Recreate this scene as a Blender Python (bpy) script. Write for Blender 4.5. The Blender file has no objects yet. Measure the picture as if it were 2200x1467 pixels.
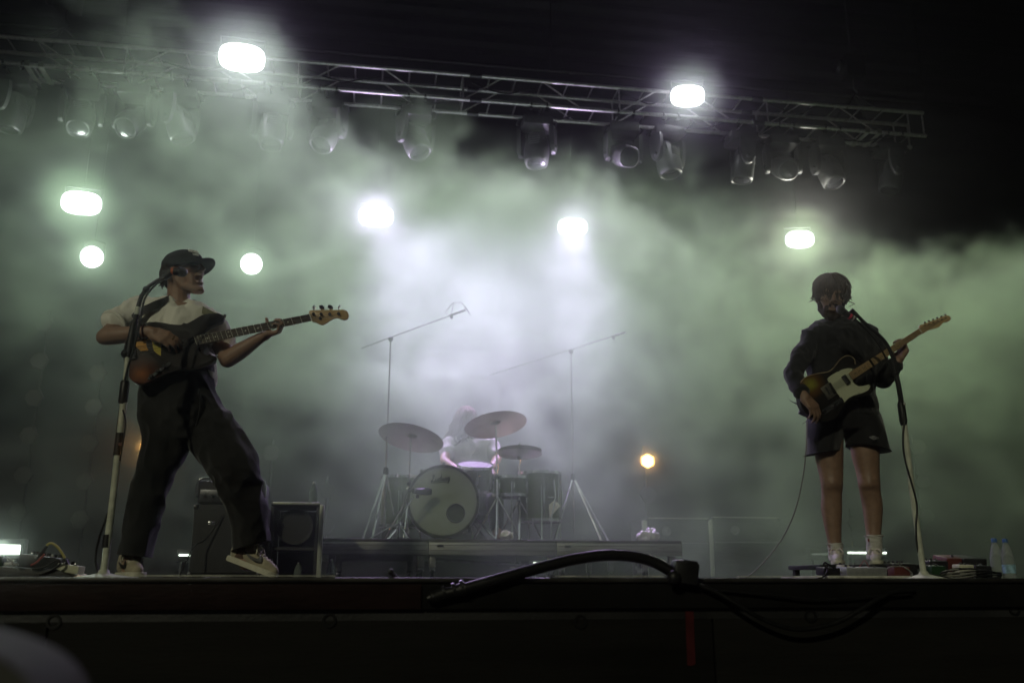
import bpy, bmesh, math, random
import numpy as np
from mathutils import Vector, Matrix, Quaternion, noise as mnoise

random.seed(7)
np.random.seed(7)
SC = bpy.context.scene
COL = SC.collection
R = math.radians

# ---------------------------------------------------------------- camera
STAGE = 1.50                      # stage deck height above the pit floor
CAM_Z = 1.484
F_PX, W_PX, H_PX = 1950.0, 2200.0, 1467.0
PITCH, YAW = R(15.0), R(-8.8)     # looking up a little and to the right of the stage axis
cam_d = bpy.data.cameras.new('camera')
cam = bpy.data.objects.new('camera', cam_d)
COL.objects.link(cam)
cam.location = (0, 0, CAM_Z)
cam.rotation_euler = (math.pi / 2 + PITCH, 0, YAW)
cam_d.sensor_width = 36.0
cam_d.lens = 36.0 * F_PX / W_PX
cam_d.clip_start = 0.05
cam_d.clip_end = 400
cam_d.dof.use_dof = True
cam_d.dof.focus_distance = 5.0
cam_d.dof.aperture_fstop = 2.8
SC.camera = cam
CAM_M = cam.rotation_euler.to_matrix()

# ---------------------------------------------------------------- world: night, only a trace of light from the field
world = bpy.data.worlds.new('World')
SC.world = world
world.use_nodes = True
bgn = world.node_tree.nodes['Background']
bgn.inputs['Color'].default_value = (0.92, 1.0, 0.80, 1)
bgn.inputs['Strength'].default_value = 0.006

# the one distant light: a dim wash from the front of house, high behind the camera on the left
sun_d = bpy.data.lights.new('front_wash', 'SUN')
sun_d.energy = 0.70
sun_d.color = (1.0, 0.98, 0.70)
sun_d.angle = R(1.5)
sun = bpy.data.objects.new('front_wash', sun_d)
COL.objects.link(sun)
sun.rotation_euler = Vector((0.60, 1.0, -0.58)).to_track_quat('-Z', 'Y').to_euler()

# ---------------------------------------------------------------- colour management and sampling
SC.view_settings.view_transform = 'Standard'
SC.view_settings.look = 'None'
SC.view_settings.gamma = 1
SC.view_settings.exposure = 0
SC.view_settings.use_curve_mapping = False
cy = SC.cycles
cy.max_bounces = 6
cy.diffuse_bounces = 2
cy.glossy_bounces = 3
cy.transmission_bounces = 5
cy.transparent_max_bounces = 8
cy.volume_bounces = 1
cy.use_adaptive_sampling = True
cy.adaptive_threshold = 0.06
cy.use_denoising = True
cy.denoiser = 'OPENIMAGEDENOISE'
cy.denoising_input_passes = 'RGB_ALBEDO_NORMAL'
cy.sample_clamp_indirect = 1.0
cy.sample_clamp_direct = 6.0
cy.volume_step_rate = 4.0
cy.volume_max_steps = 256
cy.caustics_reflective = False
cy.caustics_refractive = False

# ---------------------------------------------------------------- finding places in the stage space
def ray(px, py):
    return CAM_M @ Vector(((px - W_PX / 2) / F_PX, (H_PX / 2 - py) / F_PX, -1.0))

def P(px, py, y):
    """the point at stage depth y (metres behind the camera plane x-z) seen at a photo position"""
    d = ray(px, py)
    return Vector((0, 0, CAM_Z)) + d * (y / d.y)

def PZ(px, py, z):
    d = ray(px, py)
    return Vector((0, 0, CAM_Z)) + d * ((z - CAM_Z) / d.z)

def mpp(y):
    """metres per photo pixel near stage depth y"""
    return y / F_PX / math.cos(PITCH) * 0.985

# ================================================================ materials
MATS = {}
def mat(name, col, rough=0.6, metal=0.0, spec=0.5, var=0.0, scale=20.0, bump=0.0, bscale=60.0, coat=0.0, sheen=0.0, trans=0.0, alpha=1.0, col2=None, stretch=None, ior=1.45, sss=0.0):
    """a procedural surface: base colour broken up by noise, roughness variation and fine relief"""
    if name in MATS:
        return MATS[name]
    m = bpy.data.materials.new(name)
    m.use_nodes = True
    nt = m.node_tree
    b = nt.nodes['Principled BSDF']
    b.inputs['Base Color'].default_value = (*col, 1)
    b.inputs['Roughness'].default_value = rough
    b.inputs['Metallic'].default_value = metal
    b.inputs['Specular IOR Level'].default_value = spec
    b.inputs['Coat Weight'].default_value = coat
    b.inputs['Sheen Weight'].default_value = sheen
    b.inputs['Transmission Weight'].default_value = trans
    b.inputs['IOR'].default_value = ior
    b.inputs['Alpha'].default_value = alpha
    tc = nt.nodes.new('ShaderNodeTexCoord')
    vec = tc.outputs['Object']
    if stretch:
        mp = nt.nodes.new('ShaderNodeMapping')
        mp.inputs['Scale'].default_value = stretch
        nt.links.new(vec, mp.inputs['Vector'])
        vec = mp.outputs['Vector']
    if var > 0 or col2:
        n = nt.nodes.new('ShaderNodeTexNoise')
        n.inputs['Scale'].default_value = scale
        n.inputs['Detail'].default_value = 5
        n.inputs['Roughness'].default_value = 0.6
        nt.links.new(vec, n.inputs['Vector'])
        r = nt.nodes.new('ShaderNodeValToRGB')
        c2 = col2 or tuple(c * (1 - var) for c in col)
        r.color_ramp.elements[0].position = 0.32
        r.color_ramp.elements[1].position = 0.68
        r.color_ramp.elements[0].color = (*c2, 1)
        r.color_ramp.elements[1].color = (*[min(1, c * (1 + var * 0.5)) for c in col], 1)
        nt.links.new(n.outputs['Fac'], r.inputs['Fac'])
        nt.links.new(r.outputs['Color'], b.inputs['Base Color'])
        mr = nt.nodes.new('ShaderNodeMapRange')
        mr.inputs['To Min'].default_value = max(0.02, rough - 0.12)
        mr.inputs['To Max'].default_value = min(1, rough + 0.12)
        nt.links.new(n.outputs['Fac'], mr.inputs['Value'])
        nt.links.new(mr.outputs['Result'], b.inputs['Roughness'])
    if bump > 0:
        n2 = nt.nodes.new('ShaderNodeTexNoise')
        n2.inputs['Scale'].default_value = bscale
        n2.inputs['Detail'].default_value = 4
        nt.links.new(vec, n2.inputs['Vector'])
        bp = nt.nodes.new('ShaderNodeBump')
        bp.inputs['Strength'].default_value = bump
        bp.inputs['Distance'].default_value = 0.01
        nt.links.new(n2.outputs['Fac'], bp.inputs['Height'])
        nt.links.new(bp.outputs['Normal'], b.inputs['Normal'])
    MATS[name] = m
    return m

def emat(name, col, strength):
    """the glowing face of a lamp; a lamp object in the same fitting throws the beam"""
    if name in MATS:
        return MATS[name]
    m = bpy.data.materials.new(name)
    m.use_nodes = True
    nt = m.node_tree
    nt.nodes.clear()
    o = nt.nodes.new('ShaderNodeOutputMaterial')
    e = nt.nodes.new('ShaderNodeEmission')
    e.inputs['Color'].default_value = (*col, 1)
    e.inputs['Strength'].default_value = strength
    nt.links.new(e.outputs[0], o.inputs['Surface'])
    m.cycles.emission_sampling = 'NONE'
    MATS[name] = m
    return m

# ================================================================ objects
def link(o, parent=None):
    COL.objects.link(o)
    if parent is not None:
        o.parent = parent
        o.matrix_parent_inverse = parent_inv(parent)
    return o

def world_of(p):
    m = p.matrix_parent_inverse @ p.matrix_basis
    return world_of(p.parent) @ m if p.parent is not None else p.matrix_basis.copy()

def parent_inv(p):
    return world_of(p).inverted()

def thing(name, label, cat, loc=(0, 0, 0), group=None, rz=0.0):
    o = bpy.data.objects.new(name, None)
    o.empty_display_size = 0.1
    o.location = loc
    o.rotation_euler = (0, 0, rz)
    COL.objects.link(o)
    return tag(o, label, cat, group)

def tag(o, label=None, cat=None, group=None, kind=None):
    if label: o['label'] = label
    if cat: o['category'] = cat
    if group: o['group'] = group
    if kind: o['kind'] = kind
    return o

def obj(name, me, m=None, parent=None, smooth=False):
    """links mesh data (world coordinates, or parent's local ones when the parent sits at the origin)"""
    o = bpy.data.objects.new(name, me)
    if m is not None:
        me.materials.clear()
        for mm in (m if isinstance(m, (list, tuple)) else [m]):
            me.materials.append(mm)
    if smooth:
        for p in me.polygons: p.use_smooth = True
    return link(o, parent)

def inst(name, me, parent=None, matrix=None):
    """one more object on shared mesh data"""
    o = bpy.data.objects.new(name, me)
    COL.objects.link(o)
    if matrix is not None:
        loc, rot, sc = matrix.decompose()
        o.location, o.rotation_mode, o.rotation_quaternion, o.scale = loc, 'QUATERNION', rot, sc
    if parent is not None:
        o.parent = parent
    return o

def copy_tree(o, parent=None):
    c = o.copy()
    COL.objects.link(c)
    c.parent = parent
    if parent is not None:
        c.matrix_parent_inverse = o.matrix_parent_inverse.copy()
    for ch in o.children:
        copy_tree(ch, c)
    return c

class MB:
    """collects shapes into one mesh"""
    def __init__(s):
        s.bm = bmesh.new()
    def mesh(s, name='mesh', smooth=None, angle=40):
        me = bpy.data.meshes.new(name)
        bmesh.ops.recalc_face_normals(s.bm, faces=s.bm.faces[:])
        s.bm.to_mesh(me)
        s.bm.free()
        if smooth:
            for p in me.polygons: p.use_smooth = True
            if smooth != 'all':
                me.set_sharp_from_angle(angle=R(angle))
        return me
    def box(s, c, d, rot=None, bevel=0.0, seg=2):
        r = bmesh.ops.create_cube(s.bm, size=1.0)
        vs = r['verts']
        M = Matrix.Translation(Vector(c)) @ (rot.to_4x4() if rot is not None else Matrix.Identity(4)) @ Matrix.Diagonal((*d, 1))
        bmesh.ops.transform(s.bm, matrix=M, verts=vs)
        if bevel > 0:
            es = list({e for v in vs for e in v.link_edges})
            bmesh.ops.bevel(s.bm, geom=es, offset=bevel, segments=seg, profile=0.5, affect='EDGES')
        return s
    def rings(s, rings, cap=True, closed=False):
        """skin a list of rings of points"""
        bm = s.bm
        vv = [[bm.verts.new(p) for p in rg] for rg in rings]
        n = len(vv[0])
        m = len(vv)
        for i in range(m if closed else m - 1):
            a, b = vv[i], vv[(i + 1) % m]
            for j in range(n):
                bm.faces.new((a[j], a[(j + 1) % n], b[(j + 1) % n], b[j]))
        if cap and not closed:
            bm.faces.new(vv[0][::-1])
            bm.faces.new(vv[-1])
        return s
    def tube(s, pts, r, n=8, cap=True, flat=None):
        pts = [Vector(p) for p in pts]
        rs = r if isinstance(r, (list, tuple)) else [r] * len(pts)
        rg = []
        prev = None
        for i, p in enumerate(pts):
            t = (pts[min(i + 1, len(pts) - 1)] - pts[max(i - 1, 0)])
            if t.length < 1e-9: t = Vector((0, 0, 1))
            t.normalize()
            if prev is None:
                a = Vector((0, 0, 1)) if abs(t.z) < 0.9 else Vector((1, 0, 0))
                u = t.cross(a).normalized()
            else:
                u = (prev - t * prev.dot(t))
                u = u.normalized() if u.length > 1e-6 else t.orthogonal().normalized()
            prev = u
            w = t.cross(u)
            rg.append([p + (u * math.cos(2 * math.pi * k / n) + w * math.sin(2 * math.pi * k / n)) * rs[i] for k in range(n)])
        return s.rings(rg, cap)
    def cyl(s, a, b, r, r2=None, n=16):
        return s.tube([a, b], [r, r if r2 is None else r2], n)
    def lathe(s, c, prof, n=24, axis=(0, 0, 1), cap=True):
        """prof: (radius, distance along the axis) pairs"""
        c = Vector(c); ax = Vector(axis).normalized()
        u = ax.orthogonal().normalized(); w = ax.cross(u)
        rg = [[c + ax * h + (u * math.cos(2 * math.pi * k / n) + w * math.sin(2 * math.pi * k / n)) * max(r, 1e-4) for k in range(n)] for r, h in prof]
        return s.rings(rg, cap)
    def prism(s, pts, thick, bevel=0.0, seg=2):
        """pts: outline in space (planar); thick: vector to push it along"""
        bm = s.bm
        a = [bm.verts.new(Vector(p)) for p in pts]
        b = [bm.verts.new(Vector(p) + Vector(thick)) for p in pts]
        n = len(a)
        f1 = bm.faces.new(a); f2 = bm.faces.new(b[::-1])
        sides = [bm.faces.new((a[i], b[i], b[(i + 1) % n], a[(i + 1) % n])) for i in range(n)]
        if bevel > 0:
            es = list(set(f1.edges) | set(f2.edges))
            bmesh.ops.bevel(bm, geom=es, offset=bevel, segments=seg, profile=0.5, affect='EDGES')
        return s
    def ball(s, c, r, rot=None, n=12):
        q = bmesh.ops.create_uvsphere(s.bm, u_segments=n * 2, v_segments=n, radius=1.0)
        d = r if isinstance(r, (list, tuple)) else (r, r, r)
        M = Matrix.Translation(Vector(c)) @ (rot.to_4x4() if rot is not None else Matrix.Identity(4)) @ Matrix.Diagonal((*d, 1))
        bmesh.ops.transform(s.bm, matrix=M, verts=q['verts'])
        return s

def spline(pts, per=6, closed=False):
    """Catmull-Rom through points"""
    pts = [Vector(p) for p in pts]
    n = len(pts)
    out = []
    rng = range(n if closed else n - 1)
    for i in rng:
        if closed:
            p0, p1, p2, p3 = pts[(i - 1) % n], pts[i], pts[(i + 1) % n], pts[(i + 2) % n]
        else:
            p0, p1, p2, p3 = pts[max(i - 1, 0)], pts[i], pts[i + 1], pts[min(i + 2, n - 1)]
        for k in range(per):
            t = k / per
            out.append(0.5 * ((2 * p1) + (p2 - p0) * t + (2 * p0 - 5 * p1 + 4 * p2 - p3) * t * t + (3 * p1 - p0 - 3 * p2 + p3) * t ** 3))
    if not closed:
        out.append(pts[-1].copy())
    return out

def sub(m, mb, name='mesh', smooth=True, angle=40):
    me = mb.mesh(name, smooth, angle)
    if m is not None: me.materials.append(m)
    return me

# ================================================================ lamps of the show (each fitting carries its own beam)
M_BLACK = mat('black_paint', (0.012, 0.012, 0.013), rough=0.45, spec=0.35, var=0.4, scale=14)
M_STEEL = mat('dark_steel', (0.05, 0.05, 0.055), rough=0.35, metal=0.7, var=0.4, scale=30)

def beam(parent, loc, aim, power, col, angle=110, blend=0.6, size=0.1, name='beam'):
    l = bpy.data.lights.new(name, 'SPOT')
    l.energy = power
    l.color = col
    l.spot_size = R(angle)
    l.spot_blend = blend
    l.shadow_soft_size = size
    o = bpy.data.objects.new(name, l)
    d = (Vector(aim) - Vector(loc)).normalized()
    o.location = loc
    o.rotation_mode = 'QUATERNION'
    o.rotation_quaternion = d.to_track_quat('-Z', 'Y')
    link(o, parent)
    o.rotation_quaternion = d.to_track_quat('-Z', 'Y')
    return o

LAV = (0.80, 0.62, 1.0)
GRN = (0.97, 1.0, 0.84)
WHT = (0.80, 0.64, 1.0)
TEAL = (0.84, 1.0, 0.86)
OLV = (1.0, 0.98, 0.82)

def blinder(c, w, h, label, power, col, aim, hang, angle=120):
    t = thing('strobe_panel', label, 'stage light', c, 'white strobe panels blazing at the audience')
    c = Vector(c)
    d = (Vector(aim) - c).normalized()
    q = d.to_track_quat('-Y', 'Z').to_matrix()
    mb = MB().box(c - d * 0.07, (w - 0.05, 0.10, h - 0.05), q, bevel=0.02)
    obj('housing', mb.mesh(smooth=True), M_BLACK, t)
    # one glowing face, rounded and enlarged to take in the lamp's bloom
    pts = []
    for k in range(48):
        a = 2 * math.pi * k / 48
        u = math.copysign(abs(math.cos(a)) ** 0.72, math.cos(a)) * w / 2
        v = math.copysign(abs(math.sin(a)) ** 0.72, math.sin(a)) * h / 2
        pts.append(c + q @ Vector((u, 0, v)))
    obj('lamp_face', MB().prism(pts, d * 0.012).mesh(smooth=False), emat('strobe_glow', (0.93, 0.92, 1.0), 60), t)
    mb = MB()
    for s in (-1, 1):
        a = c + q @ Vector((s * (w / 2 - 0.01), 0.07, 0))
        b = c + q @ Vector((s * (w / 2 - 0.01), 0.08, h / 2 + 0.06))
        mb.tube([a, b], 0.012, 6)
    mb.tube([c + q @ Vector((-(w / 2 - 0.01), 0.08, h / 2 + 0.06)), c + q @ Vector((w / 2 - 0.01, 0.08, h / 2 + 0.06))], 0.012, 6)
    obj('yoke', mb.mesh(smooth=True), M_BLACK, t)
    if hang:
        top = c + q @ Vector((0, 0.08, h / 2 + 0.06))
        obj('drop_pipe', MB().tube([top, (top.x, top.y, hang)], 0.005, 6).mesh(smooth=True), M_BLACK, t)
    beam(t, c + d * 0.05, aim, power, col, angle)
    return t

TR_Y0 = 9.0
# power, colour, hang height, aim height, spread of each lamp
LP = {
    'a': (240, WHT, None, 2.0, 160),
    'b': (150, WHT, None, 2.0, 160),
    'c': (250, TEAL, 7.6, 4.0, 176),
    'd': (620, LAV, 7.6, 4.0, 176),
    'e': (640, LAV, 7.6, 4.0, 176),
    'f': (430, OLV, 7.6, 4.0, 176),
    'g': (75, TEAL), 'h': (95, TEAL),
    'am1': (22,), 'am2': (8,),
    'bar': (20,),
}
CORE_AIM = ((1.0, 7.4, 3.2), (1.15, 7.55, 3.0))
CORE_POWER = (3300, 3100)
HAZE_COL = (0.92, 0.94, 1.0, 1)
HAZE = ((0.0004, 0.92), (0.014, 0.996))      # density and forwardness of two lobes; narrow one added to bloom the lamps
SMOKE_COL = (0.71, 1.0, 0.62, 1)
SMOKE_G = 0.05
SMOKE_MIN = (-8.0, 5.45, 1.55)
SMOKE_MAX = (9.5, 10.6, 8.4)
SMOKE_TOP = [(-8, 5.0), (-4, 5.4), (-2.6, 6.1), (-1.6, 6.7), (-0.6, 6.0), (0.5, 5.6), (2.0, 5.5), (3.0, 5.2), (4.0, 4.85), (5.0, 5.05), (6.5, 5.2), (9.5, 4.9)]
SMOKE_X = [(-8, 0.02), (-4.0, 0.06), (-2.4, 0.14), (-1.0, 0.30), (0.0, 0.75), (0.8, 1.0), (2.6, 1.0), (5.0, 0.75), (9.5, 0.5)]
SMOKE_Y = [(5.45, 0.0), (6.1, 0.7), (6.8, 1.0), (7.8, 1.0), (8.4, 0.6), (9.0, 0.25), (9.4, 0.08), (10.6, 0.0)]
SMOKE_Z = [(1.55, 0.20), (2.5, 0.36), (3.3, 0.80), (4.2, 1.0), (6.0, 1.0), (8.4, 0.5)]
SMOKE_DENSITY = 0.70
BLOOM_PUFFS = [P(520, 125, TR_Y0 - 0.22), P(1477, 207, TR_Y0 - 0.22), P(175, 437, 9.42), P(1718, 515, 9.42), P(197, 552, 9.42), P(540, 567, 9.42), P(808, 465, 9.42), P(1230, 488, 9.42)]      # fog balls added around the lamps to imitate their bloom
BLOOM_PUFF_R = (0.60, 0.52, 0.50, 0.44, 0.36, 0.36, 0.30, 0.30)
BLOOM_PUFF_D = 1.7

# ================================================================ the setting
EDGE_Y = 2.90
M_DECK = mat('stage_deck_vinyl', (0.020, 0.020, 0.021), rough=0.42, var=0.5, scale=3.0, bump=0.15, bscale=90)
M_GROUND = mat('pit_ground', (0.045, 0.043, 0.040), rough=0.9, var=0.5, scale=1.2, bump=0.5, bscale=30)
M_DRAPE = mat('black_drape', (0.016, 0.016, 0.017), rough=0.95, var=0.35, scale=2.0, bump=0.2, bscale=150)
M_ROOF = mat('roof_sheet', (0.012, 0.012, 0.013), rough=0.8, var=0.4, scale=1.0)
M_ALU = mat('truss_aluminium', (0.85, 0.85, 0.85), rough=0.42, metal=1.0, var=0.25, scale=25)
M_PLY = mat('black_plywood', (0.0085, 0.0080, 0.0070), rough=0.8, spec=0.15, var=0.45, scale=4, bump=0.25, bscale=40, stretch=(0.4, 1, 3))
M_RUST = mat('edge_beam_paint', (0.016, 0.0065, 0.0055), rough=0.6, spec=0.2, var=0.6, scale=9, bump=0.3, bscale=50, stretch=(0.3, 1, 1))
M_TAPEW = mat('white_gaffer', (0.55, 0.55, 0.48), rough=0.7, var=0.55, scale=25)
M_TAPER = mat('red_tape', (0.050, 0.003, 0.004), rough=0.5, var=0.3, scale=20)
M_RUB = mat('black_rubber', (0.008, 0.008, 0.008), rough=0.42, spec=0.35, var=0.4, scale=40)

gb = MB(); gb.box((0, 20, -0.05), (260, 260, 0.1))
tag(obj('ground', gb.mesh(), M_GROUND), kind='structure', label='dark trampled ground of the pit')
db = MB(); db.box((0.5, 7.75, STAGE - 0.06), (24, 2 * (7.75 - EDGE_Y) - 0.004, 0.12))
DECK = tag(obj('stage_floor', db.mesh(), M_DECK), kind='structure', label='black vinyl stage floor')
ub = MB(); ub.box((0.5, 7.95, (STAGE - 0.13) / 2), (23.8, 9.3, STAGE - 0.13))
tag(obj('stage_base', ub.mesh(), M_DRAPE), kind='structure', label='dark understructure below the stage floor')

# front of the stage: edge beam, plywood boards, bolt holes, tape
fr = thing('stage_front', 'dark stage front with rusty edge beam over black plywood boards', 'stage front', (0.5, EDGE_Y, 0))
zc = P(1100, 1308, EDGE_Y).z
xs = P(905, 1270, EDGE_Y).x
b_ = MB().box((-10.0 + (xs + 10) / 2, EDGE_Y - 0.012, (STAGE - 0.012 + zc) / 2), (xs + 10, 0.02, STAGE - 0.014 - zc), bevel=0.004)
obj('edge_beam', b_.mesh(smooth=True), M_RUST, fr)
b_ = MB().box(((xs + 11) / 2 + 0.003, EDGE_Y - 0.010, (STAGE - 0.012 + zc) / 2), (11 - xs, 0.02, STAGE - 0.014 - zc), bevel=0.004)
obj('edge_beam', b_.mesh(smooth=True), mat('edge_beam_black', (0.006, 0.0058, 0.0055), rough=0.8, spec=0.1, var=0.5, scale=9), fr)
b_ = MB().box((0.5, EDGE_Y + 0.012, STAGE - 0.001), (22, 0.05, 0.014), bevel=0.004)
obj('metal_edging', b_.mesh(smooth=True), mat('worn_edging', (0.035, 0.033, 0.03), rough=0.45, metal=0.3, var=0.7, scale=14, stretch=(0.5, 1, 1)), fr)
for i in range(9):
    w = 2.0
    b_ = MB().box((-7.9 + i * w, EDGE_Y + 0.012, (zc - 0.006) / 2), (w - 0.006, 0.018, zc - 0.008), bevel=0.003)
    obj('board', b_.mesh(smooth=True), M_PLY, fr)
M_HOLE = mat('hole_rim', (0.012, 0.012, 0.012), rough=0.4, metal=0.5)
for px, py in ((115, 1335), (707, 1332), (1247, 1335), (1742, 1322), (2180, 1308)):
    c = P(px, py, EDGE_Y)
    c.y = EDGE_Y + 0.004
    t_ = MB().lathe(c, [(0.012, 0.004), (0.014, -0.006), (0.021, -0.006), (0.023, 0.002), (0.023, 0.004)], 20, (0, 1, 0), cap=False)
    h = obj('bolt_hole', t_.mesh(smooth=True), M_HOLE, fr)
    obj('hole_plug', MB().lathe(c, [(0.0122, 0.0), (0.0122, 0.003)], 16, (0, 1, 0)).mesh(smooth=True), M_RUB, h)
c1, c2 = P(1481, 1312, EDGE_Y), P(1484, 1428, EDGE_Y)
tp = MB().prism([(c1.x - 0.013, EDGE_Y + 0.0005, c1.z), (c1.x + 0.014, EDGE_Y + 0.0005, c1.z), (c2.x + 0.016, EDGE_Y + 0.0005, c2.z + 0.003), (c2.x + 0.002, EDGE_Y + 0.0005, c2.z - 0.002), (c2.x - 0.011, EDGE_Y + 0.0005, c2.z)], (0, 0.002, 0))
obj('red_tape', tp.mesh(), M_TAPER, fr)
# strips of worn white tape on the deck edge
for k, (a, b, lab) in enumerate(((1180, 1440, 'worn white tape strip on the stage edge under the arched cable'), (1590, 1765, 'worn white tape strip on the stage edge left of the grey pedals'), (300, 720, 'long worn white tape strip on the stage edge below the bass player'))):
    xa, xb = P(a, 1250, EDGE_Y).x, P(b, 1250, EDGE_Y).x
    n = 26
    pts = []
    for i in range(n + 1):
        pts.append((xa + (xb - xa) * i / n, EDGE_Y - 0.004 + random.uniform(-0.003, 0.003), STAGE + 0.009))
    for i in range(n, -1, -1):
        pts.append((xa + (xb - xa) * i / n, EDGE_Y + 0.036 + random.uniform(-0.003, 0.003), STAGE + 0.009))
    tag(obj('edge_tape', MB().prism(pts, (0, 0, 0.003)).mesh(), M_TAPEW), lab, 'tape')

# back drape: cloth swagged in slack horizontal waves
bm = bmesh.new()
nx, nz = 150, 70
grid = []
for i in range(nx + 1):
    row = []
    for j in range(nz + 1):
        x = -11.5 + 26 * i / nx
        z = STAGE + 8.0 * j / nz
        w = mnoise.noise(Vector((x * 0.35, z * 1.7, 3.1))) * 0.16 + mnoise.noise(Vector((x * 0.9, z * 3.6, 8.1))) * 0.06
        w += 0.05 * math.sin(z * 7.5 + 0.9 * math.sin(x * 0.7))
        row.append(bm.verts.new((x, 12.3 + w, z)))
    grid.append(row)
for i in range(nx):
    for j in range(nz):
        bm.faces.new((grid[i][j], grid[i + 1][j], grid[i + 1][j + 1], grid[i][j + 1]))
me = bpy.data.meshes.new('drape')
bm.to_mesh(me); bm.free()
o = tag(obj('back_drape', me, M_DRAPE, smooth=True), 'black cloth drape with slack horizontal folds closing the back of the stage', 'drape')
md = o.modifiers.new('thickness', 'SOLIDIFY'); md.thickness = 0.01
# side drapes
for s, x in ((-1, -11.45), (1, 14.3)):
    bm = MB()
    pts = [(x + 0.12 * math.sin(k * 1.3) + 0.05 * math.sin(k * 2.9), 4.2 + k * 0.16, STAGE) for k in range(50)]
    back = [(p[0] + 0.02, p[1], p[2]) for p in pts[::-1]]
    bm.prism(pts + back, (0, 0, 7.8))
    tag(obj('side_drape', bm.mesh(), M_DRAPE), ('black pleated drape along the %s side of the stage' % ('left' if s < 0 else 'right')), 'drape')
# roof: trapezoid sheets
bm = MB()
prof = []
for k in range(120):
    y = 2.0 + k * 0.09
    prof.append((-12.5, y, 9.35 + (0.05 if (k // 2) % 2 else 0.0)))
prof2 = [(p[0], p[1], p[2] + 0.03) for p in prof[::-1]]
bm.prism(prof + prof2, (27.5, 0, 0))
tag(obj('stage_roof', bm.mesh(), M_ROOF), kind='structure', label='black ribbed sheet roof high over the stage')

# ---------------------------------------------------------------- lighting truss
TR_Y = 9.0
TR_Z = P(872, 151, TR_Y).z
TR_S = 0.305
TX0, TX1 = -8.2, P(1992, 300, TR_Y).x
tr = thing('lighting_truss', 'silver box truss running across the stage above the players', 'truss', (0, TR_Y, TR_Z - TR_S))
R_CH = 0.024
seg = [TX0, -4.9, -1.6, P(1022, 200, TR_Y).x, 4.3, TX1]
for (dy, dz) in ((0, 0), (TR_S, 0), (0, -TR_S), (TR_S, -TR_S)):
    for a, b in zip(seg[:-1], seg[1:]):
        obj('chord', MB().tube([(a + 0.01, TR_Y + dy, TR_Z + dz), (b - 0.01, TR_Y + dy, TR_Z + dz)], R_CH, 10).mesh(smooth=True), M_ALU, tr)
    for b in seg[1:-1]:
        obj('coupler', MB().lathe((b - 0.07, TR_Y + dy, TR_Z + dz), [(0.02, 0), (0.032, 0.012), (0.032, 0.05), (0.026, 0.07), (0.032, 0.09), (0.032, 0.128), (0.02, 0.14)], 12, (1, 0, 0)).mesh(smooth=True), M_STEEL, tr)
rung_me = MB().tube([(0, 0.0, 0), (0, TR_S, 0)], 0.011, 6).mesh('rung', smooth=True); rung_me.materials.append(M_ALU)
post_me = MB().tube([(0, 0.0, 0), (0, 0, -TR_S)], 0.011, 6).mesh('post', smooth=True); post_me.materials.append(M_ALU)
PITCH_R = 0.298
dl = math.hypot(TR_S, PITCH_R * 1.5)
diag_me = MB().tube([(0, 0, 0), (PITCH_R * 1.5, 0, -TR_S)], 0.010, 6).mesh('brace', smooth=True); diag_me.materials.append(M_ALU)
diag2_me = MB().tube([(0, 0, -TR_S), (PITCH_R * 1.5, 0, 0)], 0.010, 6).mesh('brace', smooth=True); diag2_me.materials.append(M_ALU)
tr_inv = Matrix.Translation(-Vector((0, TR_Y, TR_Z - TR_S)))
x = P(995, 200, TR_Y).x
x -= PITCH_R * math.floor((x - TX0) / PITCH_R)
k = 0
while x < TX1 - 0.02:
    for z in (TR_Z, TR_Z - TR_S):
        inst('rung', rung_me, tr, tr_inv @ Matrix.Translation((x, TR_Y, z)))
    if k % 3 == 0 and x + PITCH_R * 1.5 < TX1:
        for dy in (0, TR_S):
            inst('brace', diag_me if (k // 3) % 2 else diag2_me, tr, tr_inv @ Matrix.Translation((x, TR_Y + dy, TR_Z)))
    if k % 6 == 0:
        for dy in (0, TR_S):
            inst('post', post_me, tr, tr_inv @ Matrix.Translation((x, TR_Y + dy, TR_Z)))
    x += PITCH_R; k += 1
for dy in (0, TR_S):
    inst('post', post_me, tr, tr_inv @ Matrix.Translation((TX1 - 0.03, TR_Y + dy, TR_Z)))
# cables looped along the truss, straps
for k in range(16):
    xa = TX0 + 0.4 + k * 0.86 + random.uniform(-.2, .2)
    xb = xa + random.uniform(0.5, 0.95)
    if xb > TX1: break
    yy = TR_Y + random.uniform(0.05, 0.25)
    zz = TR_Z - (TR_S if k % 2 else 0) + 0.03
    pts = spline([(xa, yy, zz), ((xa * 3 + xb) / 4, yy + 0.04, zz - 0.05), ((xa + xb) / 2, yy, zz - random.uniform(0.07, 0.13)), ((xa + xb * 3) / 4, yy - 0.03, zz - 0.04), (xb, yy, zz)], 5)
    obj('cable_loop', MB().tube(pts, 0.009, 6).mesh(smooth=True), M_RUB, tr)
for px in (1843, 1868, 62, 92):
    c = P(px, 295 if px > 500 else 170, TR_Y + 0.15)
    xx = c.x
    z0 = TR_Z - TR_S
    rg = [(xx, TR_Y - 0.027, z0 + 0.03), (xx, TR_Y - 0.027, z0 - 0.027), (xx, TR_Y + TR_S + 0.027, z0 - 0.03), (xx, TR_Y + TR_S + 0.027, z0 + 0.03)]
    mb = MB().prism(rg + [(p[0], p[1] * 1.0, p[2] + 0.004) for p in rg[::-1]], (0.055, 0, 0))
    obj('strap', mb.mesh(), mat('webbing', (0.42, 0.42, 0.38), rough=0.8, var=0.2), tr)

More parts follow.
